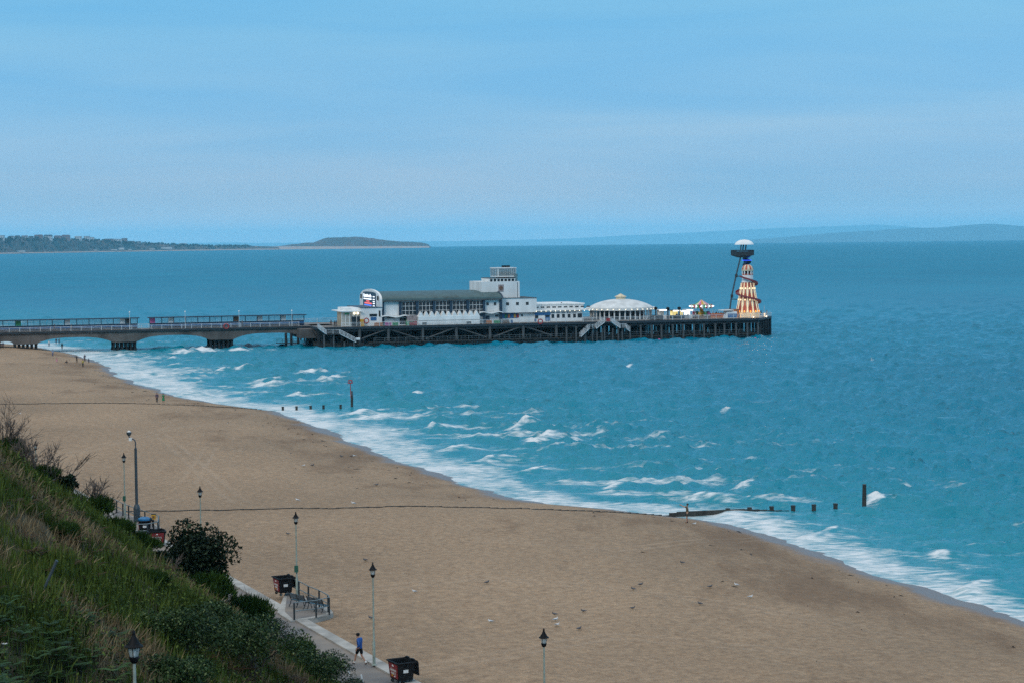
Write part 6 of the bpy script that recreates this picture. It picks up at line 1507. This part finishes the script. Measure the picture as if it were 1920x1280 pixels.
for (pp, rzd, pose, tcl, bcl, hh, bare, lbl, kw) in far_people:
    q = GB(*pp); person(lbl, q, math.radians(rzd), pose, cloth(*tcl), cloth(*bcl), hh, sleeves=not bare, shorts=bare, group=PG, fingers=False, **kw)
PP = 'people up on the pier'
pier_people = [(627.5, 2.0, 'dark_cloth', 'person in black on the pier deck left of the lit kiosk'), (631, 3.0, 'navy_cloth', 'person in navy close beside the lit kiosk'), (620.5, 8.0, 'grey_cloth', 'person in grey walking past the shelter end towards the theatre'),
 (101.5, AW + 2.2, 'navy_cloth', 'person in navy before the shelter nearer the beach, left of two'), (133.5, AW + 2.2, 'grey_cloth', 'person in grey before the shelter nearer the beach, right of two'), (454, AW + 2.4, 'dark_cloth', 'person in black before the shelter nearer the theatre'),
 (1337, 8, 'red_cloth', 'person in red beside the carousel'), (1343, 9, 'dark_cloth', 'person in black behind the orange hoarding, leftmost'), (1347.5, 9, 'navy_cloth', 'person in navy behind the middle of the orange hoarding'), (1352, 8, 'grey_cloth', 'person in grey behind the orange hoarding, third along'),
 (1356.5, 8, 'dark_cloth', 'person in black next to the blue and white kiosk'), (1304, 6, 'white_cloth', 'person in white left of the carousel pole'), (1326, 5, 'plum_cloth', 'person in plum right of the carousel pole'), (1290, 4.5, 'dark_cloth', 'person in black before the white lit stall'), (1269, 3.5, 'navy_cloth', 'person in navy before the glowing yellow stall'),
 (1427, 9, 'dark_cloth', 'person in black at the pier end right of the helter skelter'), (1438, 14, 'white_cloth', 'person in white near the thin mast at the pier end')]
pcol = {'red_cloth': (.35, .04, .04)}
for k, (px, wd, cn, lbl) in enumerate(pier_people):
    s1 = s_(px, wd, 600); q = O3[:2] + PA * s1 + PB * wd
    person(lbl, (q[0], q[1], DZ + .032), TH + (k * 1.3), (STAND, LEAN)[k % 2], cloth(cn, pcol.get(cn, (.1, .1, .1))), cloth('dark_cloth', (.02, .02, .025)), 1.68 + .03 * (k % 4), shorts=False, group=PP, fingers=False)
# ================================================================== VEGETATION ON THE CLIFF
rv = np.random.default_rng(21)
def slope_pts(n, v0, v1, u0, u1, near=55.0):
    """random points of the slope, thicker where the slope is near"""
    out_ = []
    while sum(len(o) for o in out_) < n:
        v = rv.uniform(v0, v1, n * 2); u = rv.uniform(u0, u1, n * 2)
        k = rv.random(n * 2) < np.minimum(1, (near / np.maximum(v, 1)) ** 1.25)
        out_.append(np.stack([v[k], u[k]], 1))
    p = np.concatenate(out_)[:n]; x, y = xy(p[:, 0], PQ_IN - p[:, 1]); return p[:, 0], p[:, 1], x, y, hill_z(x, y)
def in_view(x, y, z, pad=60):
    d = np.stack([x, y, z], -1) - CAM; f = d @ _fw; a = 960 + FPX * (d @ _rt) / f; b = 640 - FPX * (d @ _up) / f
    return (f > 5) & (a > -pad) & (a < 1920 + pad) & (b < 1280 + 260) & (b > 500)
def blades(x, y, z, n, ln, wd, spread, droop, lift=0.0):
    """n grass blades from each point; returns vertices, faces, tint"""
    N_ = len(x) * n; X = np.repeat(x, n) + rv.normal(0, spread, N_); Y = np.repeat(y, n) + rv.normal(0, spread, N_)
    Z = np.repeat(z, n) - 0.05; L_ = np.repeat(ln, n) if np.ndim(ln) else np.full(N_, ln); L_ = L_ * rv.uniform(.55, 1.2, N_)
    a = rv.uniform(0, 2 * np.pi, N_); t = np.abs(rv.normal(0, droop, N_)); w_ = wd * rv.uniform(.6, 1.3, N_)
    dx, dy, dz = np.cos(a) * np.sin(t), np.sin(a) * np.sin(t), np.cos(t)
    px_, py_ = -np.sin(a + .5), np.cos(a + .5)
    V = np.empty((N_, 4, 3))
    V[:, 0] = np.stack([X - px_ * w_, Y - py_ * w_, Z], -1); V[:, 1] = np.stack([X + px_ * w_, Y + py_ * w_, Z], -1)
    V[:, 2] = np.stack([X + dx * L_ * .6 + px_ * w_ * .7, Y + dy * L_ * .6 + py_ * w_ * .7, Z + dz * L_ * .62], -1)
    V[:, 3] = np.stack([X + dx * L_ * 1.1, Y + dy * L_ * 1.1, Z + dz * L_], -1)
    F = np.arange(N_)[:, None] * 4 + np.array([0, 1, 2, 3])[None]
    return V.reshape(-1, 3), F, np.repeat(rv.random(N_), 4)
M['grass'] = leaf_mat('slope_grass', (0.019, 0.036, 0.005), (0.088, 0.132, 0.022), 0.6, (0.15, 0.15, 0.045))
M['straw'] = leaf_mat('dry_straw', (0.07, 0.05, 0.028), (0.29, 0.225, 0.125), 0.7)
M['fern'] = leaf_mat('fern_green', (0.010, 0.026, 0.008), (0.036, 0.085, 0.022), 0.6, (0.085, 0.13, 0.03))
M['bracken'] = leaf_mat('dead_bracken', (0.020, 0.013, 0.008), (0.095, 0.052, 0.028), 0.8)
M['gorse'] = leaf_mat('gorse_needles', (0.009, 0.024, 0.005), (0.046, 0.095, 0.016), 0.6, (0.065, 0.10, 0.018))
M['evergreen'] = leaf_mat('evergreen_leaf', (0.003, 0.009, 0.004), (0.014, 0.030, 0.012), 0.55, (0.06, 0.09, 0.05))
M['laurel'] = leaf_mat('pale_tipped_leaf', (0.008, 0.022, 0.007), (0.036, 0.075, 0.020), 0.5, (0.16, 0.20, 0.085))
M['sage'] = leaf_mat('grey_green_leaf', (0.014, 0.026, 0.018), (0.055, 0.082, 0.055), 0.6, (0.13, 0.16, 0.12))
# ---- grass: green and dry patches follow the same random field
v, u, x, y, z = slope_pts(62000, 36, 215, -.5, 34)
k = in_view(x, y, z); v, u, x, y, z = (a[k] for a in (v, u, x, y, z))
pn = fbm(v / 5.5, u / 3.2, 4, 301); pn2 = fbm(v / 9, u / 5, 3, 311)
nearw = sstep(66, 54, v)                                             # the foot of the gully carries ferns, not grass
green = (pn < .53) & (rv.random(len(v)) > nearw * .93)
dry = (pn > .475) & (rv.random(len(v)) > nearw * .70)
hgt = .30 + .45 * fbm(v / 3, u / 2, 3, 321)
V, F, T = blades(x[green], y[green], z[green], 7, hgt[green] * 1.15, .020, .15, .24)
tag(mesh_np('grass', V, F, M['grass'], attrs={'tint': np.clip(T * .75 + np.repeat(np.repeat(fbm(v[green] / 2.5, u[green] / 1.6, 3, 331), 7), 4) * .9 - .35, 0, 1)}), 'lush green grass covering the cliff slope', 'grass', None, 'stuff')
V, F, T = blades(x[dry], y[dry], z[dry], 5, hgt[dry] * 1.15, .013, .15, .45)
tag(mesh_np('dry_grass', V, F, M['straw'], attrs={'tint': T}), 'tufts of pale dry grass among the green of the slope', 'dry grass', None, 'stuff')
# ---- leafy weeds mixed through the grass: small leaf sprays
def leaf_cards(C_, size, up=.25, seed=1, asp=.55):
    r = np.random.default_rng(seed); n = len(C_); nrm = r.normal(size=(n, 3)); nrm[:, 2] = np.abs(nrm[:, 2]) + up; nrm /= np.linalg.norm(nrm, axis=1)[:, None]
    a = np.cross(nrm, r.normal(size=(n, 3))); a /= np.linalg.norm(a, axis=1)[:, None]; b = np.cross(nrm, a)
    s = (size * r.uniform(.6, 1.35, n))[:, None]; a = a * s; b = b * s * asp
    V = np.stack([C_ - a, C_ + b - a * .1, C_ + a, C_ - b - a * .1], 1).reshape(-1, 3)
    return V, np.arange(n)[:, None] * 4 + np.arange(4)[None]
vv, uu, xx, yy, zz_ = slope_pts(26000, 38, 200, -.5, 34)
k = in_view(xx, yy, zz_) & (fbm(vv / 4.0, uu / 2.5, 3, 341) > .47); xx, yy, zz_, vv, uu = (a[k] for a in (xx, yy, zz_, vv, uu))
n = 7; C_ = np.stack([np.repeat(xx, n) + rv.normal(0, .16, len(xx) * n), np.repeat(yy, n) + rv.normal(0, .16, len(xx) * n), np.repeat(zz_, n) + rv.uniform(.02, .62, len(xx) * n)], 1)
V, F = leaf_cards(C_, .062, .3, 5)
tt = np.repeat(np.clip(.75 * rv.random(len(C_)) + np.repeat(fbm(vv / 2.2, uu / 1.5, 3, 351), n) * .8 - .35, 0, 1), 4)
tag(mesh_np('weeds', V, F, M['grass'], attrs={'tint': tt}), 'low leafy weeds growing through the grass of the slope', 'weeds', None, 'stuff')
# ---- ferns: arching fronds with paired leaflets
def ferns(x, y, z, m, name, label, cat, seed, size=.62, nf=6):
    r = np.random.default_rng(seed); Vs = []; Ts = []
    nl = 9; f = (np.arange(nl) + 1.0) / nl
    for i in range(len(x)):
        s = size * r.uniform(.6, 1.35); a0 = r.uniform(0, 6.28); tone = r.random()
        for j in range(nf):
            a = a0 + j * 6.28 / nf + r.normal(0, .25); L_ = s * r.uniform(.7, 1.15); rise = r.uniform(.35, .8)
            px_ = x[i] + np.cos(a) * L_ * f; py_ = y[i] + np.sin(a) * L_ * f; pz_ = z[i] + L_ * (rise * f * 1.5 - .85 * rise * f ** 2.2) + .03
            w_ = L_ * .30 * np.sin(np.pi * (f * .86 + .10)) ** .8; hw = L_ * .055
            tx_, ty_ = np.cos(a), np.sin(a); sx_, sy_ = -ty_, tx_
            for sg in (-1, 1):
                q = np.stack([np.stack([px_ - tx_ * hw, py_ - ty_ * hw, pz_], -1), np.stack([px_ + tx_ * hw, py_ + ty_ * hw, pz_], -1),
                              np.stack([px_ + sx_ * sg * w_ + tx_ * hw * 1.6, py_ + sy_ * sg * w_ + ty_ * hw * 1.6, pz_ - w_ * .18], -1), np.stack([px_ + sx_ * sg * w_ * .75, py_ + sy_ * sg * w_ * .75, pz_ - w_ * .12], -1)], 1)
                Vs.append(q.reshape(-1, 3)); Ts.append(np.full(nl * 4, np.clip(.55 * tone + .45 * r.random(), 0, 1)))
    V = np.concatenate(Vs); tag(mesh_np(name, V, np.arange(len(V)).reshape(-1, 4), m, attrs={'tint': np.concatenate(Ts)}), label, cat, None, 'stuff')
def zone(n, v0, v1, u0, u1, seed, thr, sc=3.0):
    v, u, x, y, z = slope_pts(n * 4, v0, v1, u0, u1); k = in_view(x, y, z) & (fbm(v / sc, u / sc, 3, seed) > thr)
    return x[k][:n], y[k][:n], z[k][:n]
fx_, fy_, fz_ = zone(900, 38, 66, 3, 31, 401, .42); ferns(fx_, fy_, fz_ + rv.uniform(-.05, .45, len(fx_)), M['fern'], 'ferns', 'dark green ferns crowding the foot of the slope', 'ferns', 31, .42)
fx_, fy_, fz_ = zone(420, 46, 110, 3, 31, 411, .53); ferns(fx_, fy_, fz_ + rv.uniform(-.05, .3, len(fx_)), M['bracken'], 'dead_bracken', 'brown dead bracken lying among the ferns and grass', 'bracken', 33, .42, 5)
# brambles: low dark leaf litter filling the gully
vv, uu, xx, yy, zz_ = slope_pts(26000, 34, 76, 2, 33); k = in_view(xx, yy, zz_) & (rv.random(len(vv)) < sstep(70, 54, vv)); xx, yy, zz_ = xx[k], yy[k], zz_[k]; n = 4
C_ = np.stack([np.repeat(xx, n) + rv.normal(0, .2, len(xx) * n), np.repeat(yy, n) + rv.normal(0, .2, len(xx) * n), np.repeat(zz_, n) + rv.uniform(0, .45, len(xx) * n)], 1)
V, F = leaf_cards(C_, .055, .3, 7, .7); tag(mesh_np('brambles', V, F, M['fern'], attrs={'tint': np.repeat(rv.random(len(C_)) ** 1.6, 4)}), 'dark bramble leaves carpeting the gully at the near end of the slope', 'brambles', None, 'stuff')

# ---- shrubs: every one a thing with its own crown and stems
def bush(name, label, cat, c, R, n, leaf, m, seed, lumps=11, style='leaf', group=None, asp=.55, tip=.2, stems=5, loft=.42):
    r = np.random.default_rng(seed); t = thing(name, label, cat, (c[0], c[1], c[2]), 0, group); R = np.array(R, float)
    L_ = r.normal(size=(lumps, 3)); L_ /= np.linalg.norm(L_, axis=1)[:, None]; L_[:, 2] = np.abs(L_[:, 2]) * .9 - .15
    lc = L_ * R * r.uniform(.30, .88, (lumps, 1)); lr = r.uniform(.20, .52, lumps); lc = np.concatenate([lc, np.zeros((1, 3))]); lr = np.append(lr, .62)
    w_ = lr ** 2; li = r.choice(len(lr), n, p=w_ / w_.sum())
    d = r.normal(size=(n, 3)); d /= np.linalg.norm(d, axis=1)[:, None]; d[:, 2] = np.where(d[:, 2] < -.35, -d[:, 2], d[:, 2])
    rad = np.where(r.random(n) < .72, r.uniform(.84, 1.06, n), r.uniform(.35, .84, n)) * (1 + .22 * (fbm(d[:, 0] * 3 + li, d[:, 1] * 3 + d[:, 2] * 2, 2, seed) - .5))
    P_ = lc[li] + d * rad[:, None] * lr[li][:, None] * R; P_[:, 2] += R[2] * loft
    keep = P_[:, 2] > -.25 * R[2]; P_, d, li = P_[keep], d[keep], li[keep]
    tone = r.random(len(lr))[li]
    if style == 'leaf':
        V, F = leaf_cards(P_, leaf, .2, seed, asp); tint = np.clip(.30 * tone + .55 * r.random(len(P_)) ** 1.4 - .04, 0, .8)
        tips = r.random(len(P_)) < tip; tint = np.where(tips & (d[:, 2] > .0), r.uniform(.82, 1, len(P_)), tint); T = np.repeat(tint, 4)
    else:                                                            # needles and spiky sprays
        nb = len(P_); dirn = d * .7 + np.array([0, 0, .75]) + r.normal(0, .35, (nb, 3)); dirn /= np.linalg.norm(dirn, axis=1)[:, None]
        ln = leaf * r.uniform(.5, 1.4, nb); s_d = np.cross(dirn, r.normal(size=(nb, 3))); s_d /= np.linalg.norm(s_d, axis=1)[:, None]; wd = (leaf * .085)
        V = np.stack([P_ - s_d * wd, P_ + s_d * wd, P_ + dirn * ln[:, None] * .6 + s_d * wd * .8, P_ + dirn * ln[:, None]], 1).reshape(-1, 3); F = np.arange(nb)[:, None] * 4 + np.arange(4)[None]
        T = np.repeat(np.clip(.35 * tone + .6 * r.random(nb) ** 1.3, 0, 1), 4)
    mesh_np('crown', V, F, m, t, {'tint': T})
    for k in range(stems):
        e = lc[r.integers(len(lc))] * 1.0; e[2] += R[2] * (loft + .15); a = r.normal(0, .12, 2) * R[:2]; s_ = MB()
        s_.tube([(a[0], a[1], -.5), (a[0] * .6 + e[0] * .35 + r.normal(0, .08), a[1] * .6 + e[1] * .35, e[2] * .45), (e[0], e[1], e[2])], [.05 * R[2] ** .5, .03 * R[2] ** .5, .008], 6); s_.build('stem', M['bark'], t)
    return t
def at_slope(px, py, fallback=None):
    for dy in range(0, 80, 2):
        h = HZ(px, py + dy)
        if h is not None: return h
    return G(px, py, PZ)
def sil(px):
    for py in range(700, 1282, 2):
        h = HZ(px, py)
        if h is not None: return h, py
    return G(px, 1280, PZ), 1280
mpp = lambda c: float(((np.array(c) - CAM) @ _fw)) / FPX              # metres per photograph pixel at a place
def bush_px(name, label, cat, px, py_base, wpx, hpx, m, seed, style='leaf', leaf=.09, n=2600, depth=None, group=None, **kw):
    c = at_slope(px, py_base); k = mpp(c); rx_ = wpx * k / 2 / .95; rz_ = hpx * k / 1.42
    return bush(name, label, cat, (c[0], c[1], c[2] - .1), (rx_, depth or rx_ * .85, rz_), n, leaf, m, seed, style=style, group=group, **kw)
bush_px('evergreen_bush', 'big rounded dark evergreen bush hiding the foot of a lamp by the promenade', 'bush', 368, 1090, 144, 148, M['evergreen'], 501, leaf=.095, n=12500, lumps=26, tip=.10, stems=9)
GS = 'dark gorse bushes down the slope'
for k, (px, py, w_, h_, lbl, st, mm, lf, nn) in enumerate([
    (124, 922, 46, 44, 'small black green bushy pine clump below the upright bare stems', 'leaf', 'evergreen', .085, 1500),
    (20, 850, 70, 50, 'dark green bush crowning the slope at the left edge', 'needle', 'gorse', .30, 3000),
    (80, 890, 60, 26, 'dark rounded bush on the slope crest under the bare twigs', 'needle', 'gorse', .28, 2200),
    (182, 966, 60, 44, 'dark bush at the slope edge where the promenade first appears', 'needle', 'gorse', .28, 2600),
    (226, 1000, 54, 38, 'spiky dark bush at the slope edge facing the far railing', 'needle', 'gorse', .30, 2600),
    (262, 1026, 56, 34, 'spiky dark bush at the slope edge just below the far railing', 'needle', 'gorse', .30, 2400),
    (306, 1044, 56, 40, 'leafy dark shrub below the half hidden red panelled bin', 'leaf', 'evergreen', .09, 1700),
    (120, 1006, 70, 22, 'dark gorse bush alone in the middle of the grassy slope', 'needle', 'gorse', .30, 2800),
    (400, 1128, 120, 66, 'wide yellowish gorse bush in front of the big evergreen', 'needle', 'gorse', .32, 5200),
    (462, 1166, 110, 72, 'dark gorse bush right of the big evergreen, above the benches', 'needle', 'gorse', .32, 5200),
    (285, 1096, 70, 28, 'light tipped gorse bush left of the big evergreen', 'needle', 'gorse', .30, 2800),
    (556, 1238, 90, 60, 'mossy gorse bush below the near viewing bay', 'needle', 'gorse', .30, 3600)]):
    bush_px('gorse_bush' if st == 'needle' else 'evergreen_bush', lbl, 'bush', px, py, w_, h_, M[mm], 520 + k, st, lf, nn, group=GS if st == 'needle' else None, lumps=12)
for k, (px, py, w_, h_, lbl) in enumerate([(345, 1240, 190, 120, 'large leafy shrub with pale tips beside the nearest lamp'), (470, 1262, 200, 130, 'large leafy shrub with pale tips at the bottom middle of the slope'),
    (590, 1290, 130, 80, 'leafy shrub with pale tips nearest to the walking person'), (390, 1190, 150, 66, 'pale tipped leafy shrub higher up behind the two large ones'), (330, 1300, 160, 90, 'dark leafy shrub at the very bottom right of the nearest lamp')]):
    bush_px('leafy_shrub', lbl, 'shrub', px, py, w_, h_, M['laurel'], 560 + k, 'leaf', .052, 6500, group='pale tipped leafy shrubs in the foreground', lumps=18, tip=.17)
for k, (px, py, w_, h_, lbl) in enumerate([(462, 1132, 60, 44, 'greyish shrub against the kerb left of the open bin'), (505, 1196, 100, 70, 'greyish shrub beside the promenade below the near bay railing'), (548, 1214, 110, 74, 'greyish shrub on the slope foot with thin seed stalks'),
    (612, 1258, 110, 70, 'greyish shrub among the white stakes, left part'), (662, 1284, 110, 64, 'greyish shrub among the white stakes, nearest the bottom edge')]):
    bush_px('grey_shrub', lbl, 'shrub', px, py, w_, h_, M['sage'], 590 + k, 'leaf', .05, 2800, group='greyish shrubs along the promenade edge', lumps=12, tip=.12)
# ---- leafless shrubs
def bare(label, c, h, spread, seed, nst=6, lvl=3, up=.8, grp='leafless shrubs on the cliff edge'):
    r = random.Random(seed); t = thing('bare_shrub', label, 'bare shrub', c, 0, grp)
    def grow(mb, p, d, ln, rad, lv):
        q = [p]; dd = Vector(d)
        for k in range(3): dd = (dd + Vector((r.gauss(0, .16), r.gauss(0, .16), r.gauss(.05, .1)))).normalized(); q.append(q[-1] + dd * ln / 3)
        mb.tube(q, [rad, rad * .85, rad * .7, rad * .45], 4, caps=False)
        if lv > 0:
            for k in range(r.choice((2, 3, 3))):
                f = r.uniform(.35, 1.0); b = q[min(3, int(f * 3) + 0)]; nd = (dd + Vector((r.gauss(0, .75), r.gauss(0, .6), r.gauss(.15, .35)))).normalized()
                grow(mb, b, nd, ln * r.uniform(.5, .8), max(rad * .6, .012), lv - 1)
    for k in range(nst):
        a = r.uniform(0, 6.28); d = Vector((math.cos(a) * spread * r.uniform(.3, 1), math.sin(a) * spread * .6 * r.uniform(.3, 1), up)).normalized()
        mb = MB(); grow(mb, Vector((math.cos(a) * .12, math.sin(a) * .12, -.2)), d, h * r.uniform(.5, .8), .032, lvl); mb.build('branch', M['twig'], t, fix=False)
    return t
for k, (px, hpx, sp, nst, lv, lbl) in enumerate([(2, 95, .9, 8, 3, 'spreading leafless shrub at the left edge, biggest of the bare ones'), (40, 62, 1.0, 6, 3, 'leafless shrub between the left edge and the small far lamp'), (68, 80, .8, 7, 3, 'leafless shrub in front of the small far lamp'),
    (112, 92, .5, 7, 2, 'leafless shrub of tall upright stems above the dark pine clump'), (172, 76, .7, 9, 3, 'leafless shrub where the promenade comes into view'), (192, 66, .5, 4, 2, 'slender leafless shrub beside the promenade, near the far railing'),
    (450, 74, .5, 6, 2, 'thin leafless shrub just right of the big evergreen bush'), (478, 66, .7, 6, 2, 'thin leafless shrub rising before the open bin by the benches'), (316, 52, .8, 4, 2, 'thin leafless shrub left of the big evergreen, before the sand')]):
    c, py = sil(px)
    if px > 440: c = at_slope(px, 1118 + (px - 450) * .7)
    bare(lbl, (c[0], c[1], c[2]), hpx * mpp(c), sp, 700 + k, nst, lv)
c = at_slope(590, 1232); bare('low leafless sprig reaching over the promenade above the white stakes', c, 60 * mpp(c), 1.2, 741, 4, 2, .45)
# ---- stakes, a leaning post and a flower
for k, (px, py, lbl) in enumerate([(621, 1238, 'short white stake leaning in the shrubs, farthest up the promenade edge'), (640.5, 1248, 'short white stake leaning in the shrubs, second from the benches'), (657, 1255, 'short white stake leaning in the shrubs, third from the benches'), (682, 1273, 'longest white stake leaning in the shrubs, nearest the bottom edge')]):
    q = G(px, py, PZ + .35); t = thing('white_stake', lbl, 'stake', (q[0], q[1], PZ - .1), .4, 'white stakes along the promenade edge'); L_ = (.60, .68, .55, .75)[k]
    MB().add([(-.045, -.012, 0), (.045, -.012, 0), (.045, .012, 0), (-.045, .012, 0), (-.19, -.012, L_), (-.10, -.012, L_), (-.10, .012, L_), (-.19, .012, L_)], [(3, 2, 1, 0), (4, 5, 6, 7), (0, 1, 5, 4), (1, 2, 6, 5), (2, 3, 7, 6), (3, 0, 4, 7)]).build('blade', M['white'], t)
    MB().bx(-.06, .06, -.05, .05, 0, .12).build('foot', M['timber_grey'], t)
c = at_slope(70, 1118); k = mpp(c); tag(MB().tube([(0, 0, -.3), (36 * k, .1, 62 * k)], .05, 8).tube([(36 * k, .1, 62 * k), (36.8 * k, .1, 63.4 * k)], .06, 8).build('leaning_post', M['mastgrey']), 'blue grey metal post leaning out of the grass', 'post'); bpy.data.objects['leaning_post'].location = [float(a) for a in c]
c = at_slope(55, 950); k = mpp(c); o = MB().tube([(0, 0, -.2), (4 * k, 0, 16 * k), (7 * k, .1, 21 * k)], [.04, .03, .02], 6).build('dead_stick', M['timber_grey']); o.location = [float(a) for a in c]; tag(o, 'pale dead stick standing in the green grass of the slope', 'stick')
c = at_slope(10, 1262); t = thing('white_flower', 'white wild flower among the ferns in the bottom left corner', 'flower', (c[0], c[1], c[2]))
MB().tube([(0, 0, 0), (.02, 0, .55), (.0, .02, .75)], .008, 5).build('stem', M['fern'], t)
pt = MB()
for k in range(6): a = k * 1.047; pt.add([(0, 0, .75), (.05 * math.cos(a - .4), .05 * math.sin(a - .4), .79), (.11 * math.cos(a), .11 * math.sin(a), .80), (.05 * math.cos(a + .4), .05 * math.sin(a + .4), .79)], [(0, 1, 2, 3)])
pt.build('petals', M['white'], t)

# ================================================================== HOUSES ON THE FAR CLIFF
M['far_white'] = mat('far_white_wall', (0.62, 0.62, 0.60), 0.8, 0.1, 0.05); M['far_brick'] = mat('far_brick_wall', (0.30, 0.20, 0.17), 0.8, 0.15, 0.05); M['far_roof'] = mat('far_slate_roof', (0.075, 0.075, 0.085), 0.8, 0.2, 0.05); M['far_redroof'] = mat('far_tile_roof', (0.22, 0.11, 0.09), 0.8, 0.2, 0.05)
def house(px0, px1, ytop, ybase, off, label, wall, roof, pitched=True, win=2, cat='house'):
    pc = (px0 + px1) / 2; dist = cdist(pc) + off; d = ray(pc, 456.0); d = d / d[1]; k = dist / FPX; wd = (px1 - px0) * k
    zb = z_at(pc, ybase, dist); zt = z_at(pc, ytop, dist); h = zt - zb
    t = thing('apartment_block' if cat != 'beach hut' else 'beach_hut', label, cat, (d[0] * dist, dist, zb), 0, 'buildings along the far cliff' if cat != 'beach hut' else 'white huts on the far beach')
    hw = h * (.72 if pitched else .94)
    MB().bx(-wd / 2, wd / 2, 0, 16, -12 if off > 100 else 0, hw).build('wall', M[wall], t)
    if pitched: MB().prism([(-wd / 2 - 1, hw + .01), (wd / 2 + 1, hw + .01), (wd / 2 - wd * .12, h), (-wd / 2 + wd * .12, h)], -1, 17, 'xz').build('roof', M[roof], t)
    else: MB().bx(-wd / 2 - .6, wd / 2 + .6, -.6, 16.6, hw + .01, h).build('roof', M[roof], t)
    if win:
        n = max(2, int(wd / 9))
        for r_ in range(win):
            z0 = hw * (r_ + .3) / win
            for q in range(n):
                x0 = -wd / 2 + wd * (q + .25) / n; MB().bx(x0, x0 + wd / n * .5, -.3, -.02, z0, z0 + hw / win * .45).build('window', M['far_roof'], t)
HOUSES = [(-6, 8, 441.5, 448, 'far_white', 'far_roof', 0, 'white block at the left end of the far cliff top'), (16, 26, 442.5, 448, 'far_white', 'far_roof', 1, 'small white house with dark roof beside the white end block on the far cliff'), (28, 37, 441.8, 448, 'far_brick', 'far_roof', 1, 'brick house with dark roof, left part of the far cliff'),
 (40, 52, 442, 448.5, 'far_white', 'far_redroof', 1, 'white house with a red roof on the left part of the far cliff'), (54, 62, 443, 448.5, 'far_white', 'far_roof', 1, 'narrow white house between two larger roofs on the far cliff'), (64, 80, 440.4, 448.5, 'far_brick', 'far_redroof', 1, 'broad brick house with a red roof on the far cliff'),
 (82, 98, 440.5, 449, 'far_white', 'far_roof', 1, 'broad white house with a dark roof on the far cliff'), (101, 114, 442, 449, 'far_brick', 'far_redroof', 1, 'brick house with red roof left of the gabled terrace on the far cliff'), (115, 131, 440.8, 449.5, 'far_brick', 'far_redroof', 1, 'tall gabled brick terrace on the far cliff'),
 (140, 152.5, 443, 451, 'far_white', 'far_white', 0, 'pale square tower block with pale roof on the far cliff'), (157.5, 168, 443, 451.5, 'far_white', 'far_roof', 0, 'pale tower block with a dark flat roof on the far cliff'), (168.5, 176, 445, 451.5, 'far_white', 'far_roof', 0, 'lower pale wing joined to the dark roofed tower block'),
 (196, 212, 448, 454, 'far_brick', 'far_roof', 0, 'left end of the long brick block on the middle of the far cliff'), (212.6, 228, 448.3, 454.5, 'far_white', 'far_roof', 0, 'pale middle of the long block on the far cliff'), (228.6, 238, 447, 455, 'far_brick', 'far_roof', 0, 'taller right end of the long brick block on the far cliff'),
 (241, 252, 452.3, 456.5, 'far_brick', 'far_roof', 1, 'low brick house right of the long block'), (254, 264, 453, 457, 'far_white', 'far_roof', 1, 'low white house right of the long block'), (272, 288, 455.5, 459, 'far_brick', 'far_roof', 1, 'low brown house on the falling end of the far cliff'), (290, 300, 456.2, 459.5, 'far_brick', 'far_redroof', 1, 'low red roofed house on the falling end of the far cliff'),
 (336, 349, 456.6, 460.5, 'far_white', 'far_white', 0, 'bright white block far along the low coast'), (368, 377, 459.2, 462, 'far_white', 'far_white', 0, 'small white house farther than the bright white block'), (379, 386, 459.8, 462, 'far_brick', 'far_roof', 1, 'last brown house along the low far coast')]
for (a, b, yt, yb2, wl, rf, pit, lbl) in HOUSES: house(a, b, yt, yb2, 235, lbl, wl, rf, bool(pit), 2 if yb2 - yt > 5 else 1, 'building')
for (a, b, yt, yb2, lbl) in [(25, 46, 469.8, 472.6, 'long row of pale blue beach huts at the left end of the far beach'), (174, 181, 468.6, 470.2, 'small white hut left of the white cafe on the far beach'), (206, 219, 467.6, 469.4, 'low white hut beside the white cafe on the far beach'), (222, 232, 464.8, 468.6, 'tall white cafe on the far beach'), (240, 246, 467.4, 469, 'small white hut right of the white cafe on the far beach'),
                             (280, 290, 466.4, 468, 'low white hut under the falling end of the far cliff'), (302, 322, 464, 466.8, 'long white building at the foot of the far cliff')]: house(a, b, yt, yb2, 50, lbl, 'far_white', 'far_roof' if a == 25 else 'far_white', False, 0, 'beach hut')
def far_trees():
    r = np.random.default_rng(77); C2 = []
    for k in range(520):
        px = r.uniform(-30, 470); off = r.uniform(170, 236) if r.random() < .75 else r.uniform(95, 170); dist = cdist(px) + off; d = ray(px, 456.0); d = d / d[1]
        top = max(z_at(px, float(np.interp(px, [c[0] for c in CLIFF], [c[1] for c in CLIFF])), cdist(px) + 240), 6); zb = top * float(np.interp(off, [75, 100, 130, 150, 175, 200, 240], [.1, .25, .45, .62, .80, .93, 1.0]))
        s = r.uniform(3.5, 9); m_ = 26
        q = r.normal(size=(m_, 3)); q /= np.linalg.norm(q, axis=1)[:, None]; q *= s * r.uniform(.6, 1.05, (m_, 1)); q[:, 2] *= .75
        C2.append(q + np.array([d[0] * dist, dist, zb + s * .5]))
    C2 = np.concatenate(C2); V, F = leaf_cards(C2, 3.2, .2, 78, .8); M['far_leaf'] = leaf_mat('far_leaf', (0.018, 0.035, 0.014), (0.05, 0.075, 0.03), .8)
    tag(mesh_np('far_trees', V, F, M['far_leaf'], attrs={'tint': np.repeat(r.random(len(C2)), 4)}), 'dark trees and scrub along the top and face of the far cliff', 'trees', None, 'stuff')
far_trees()
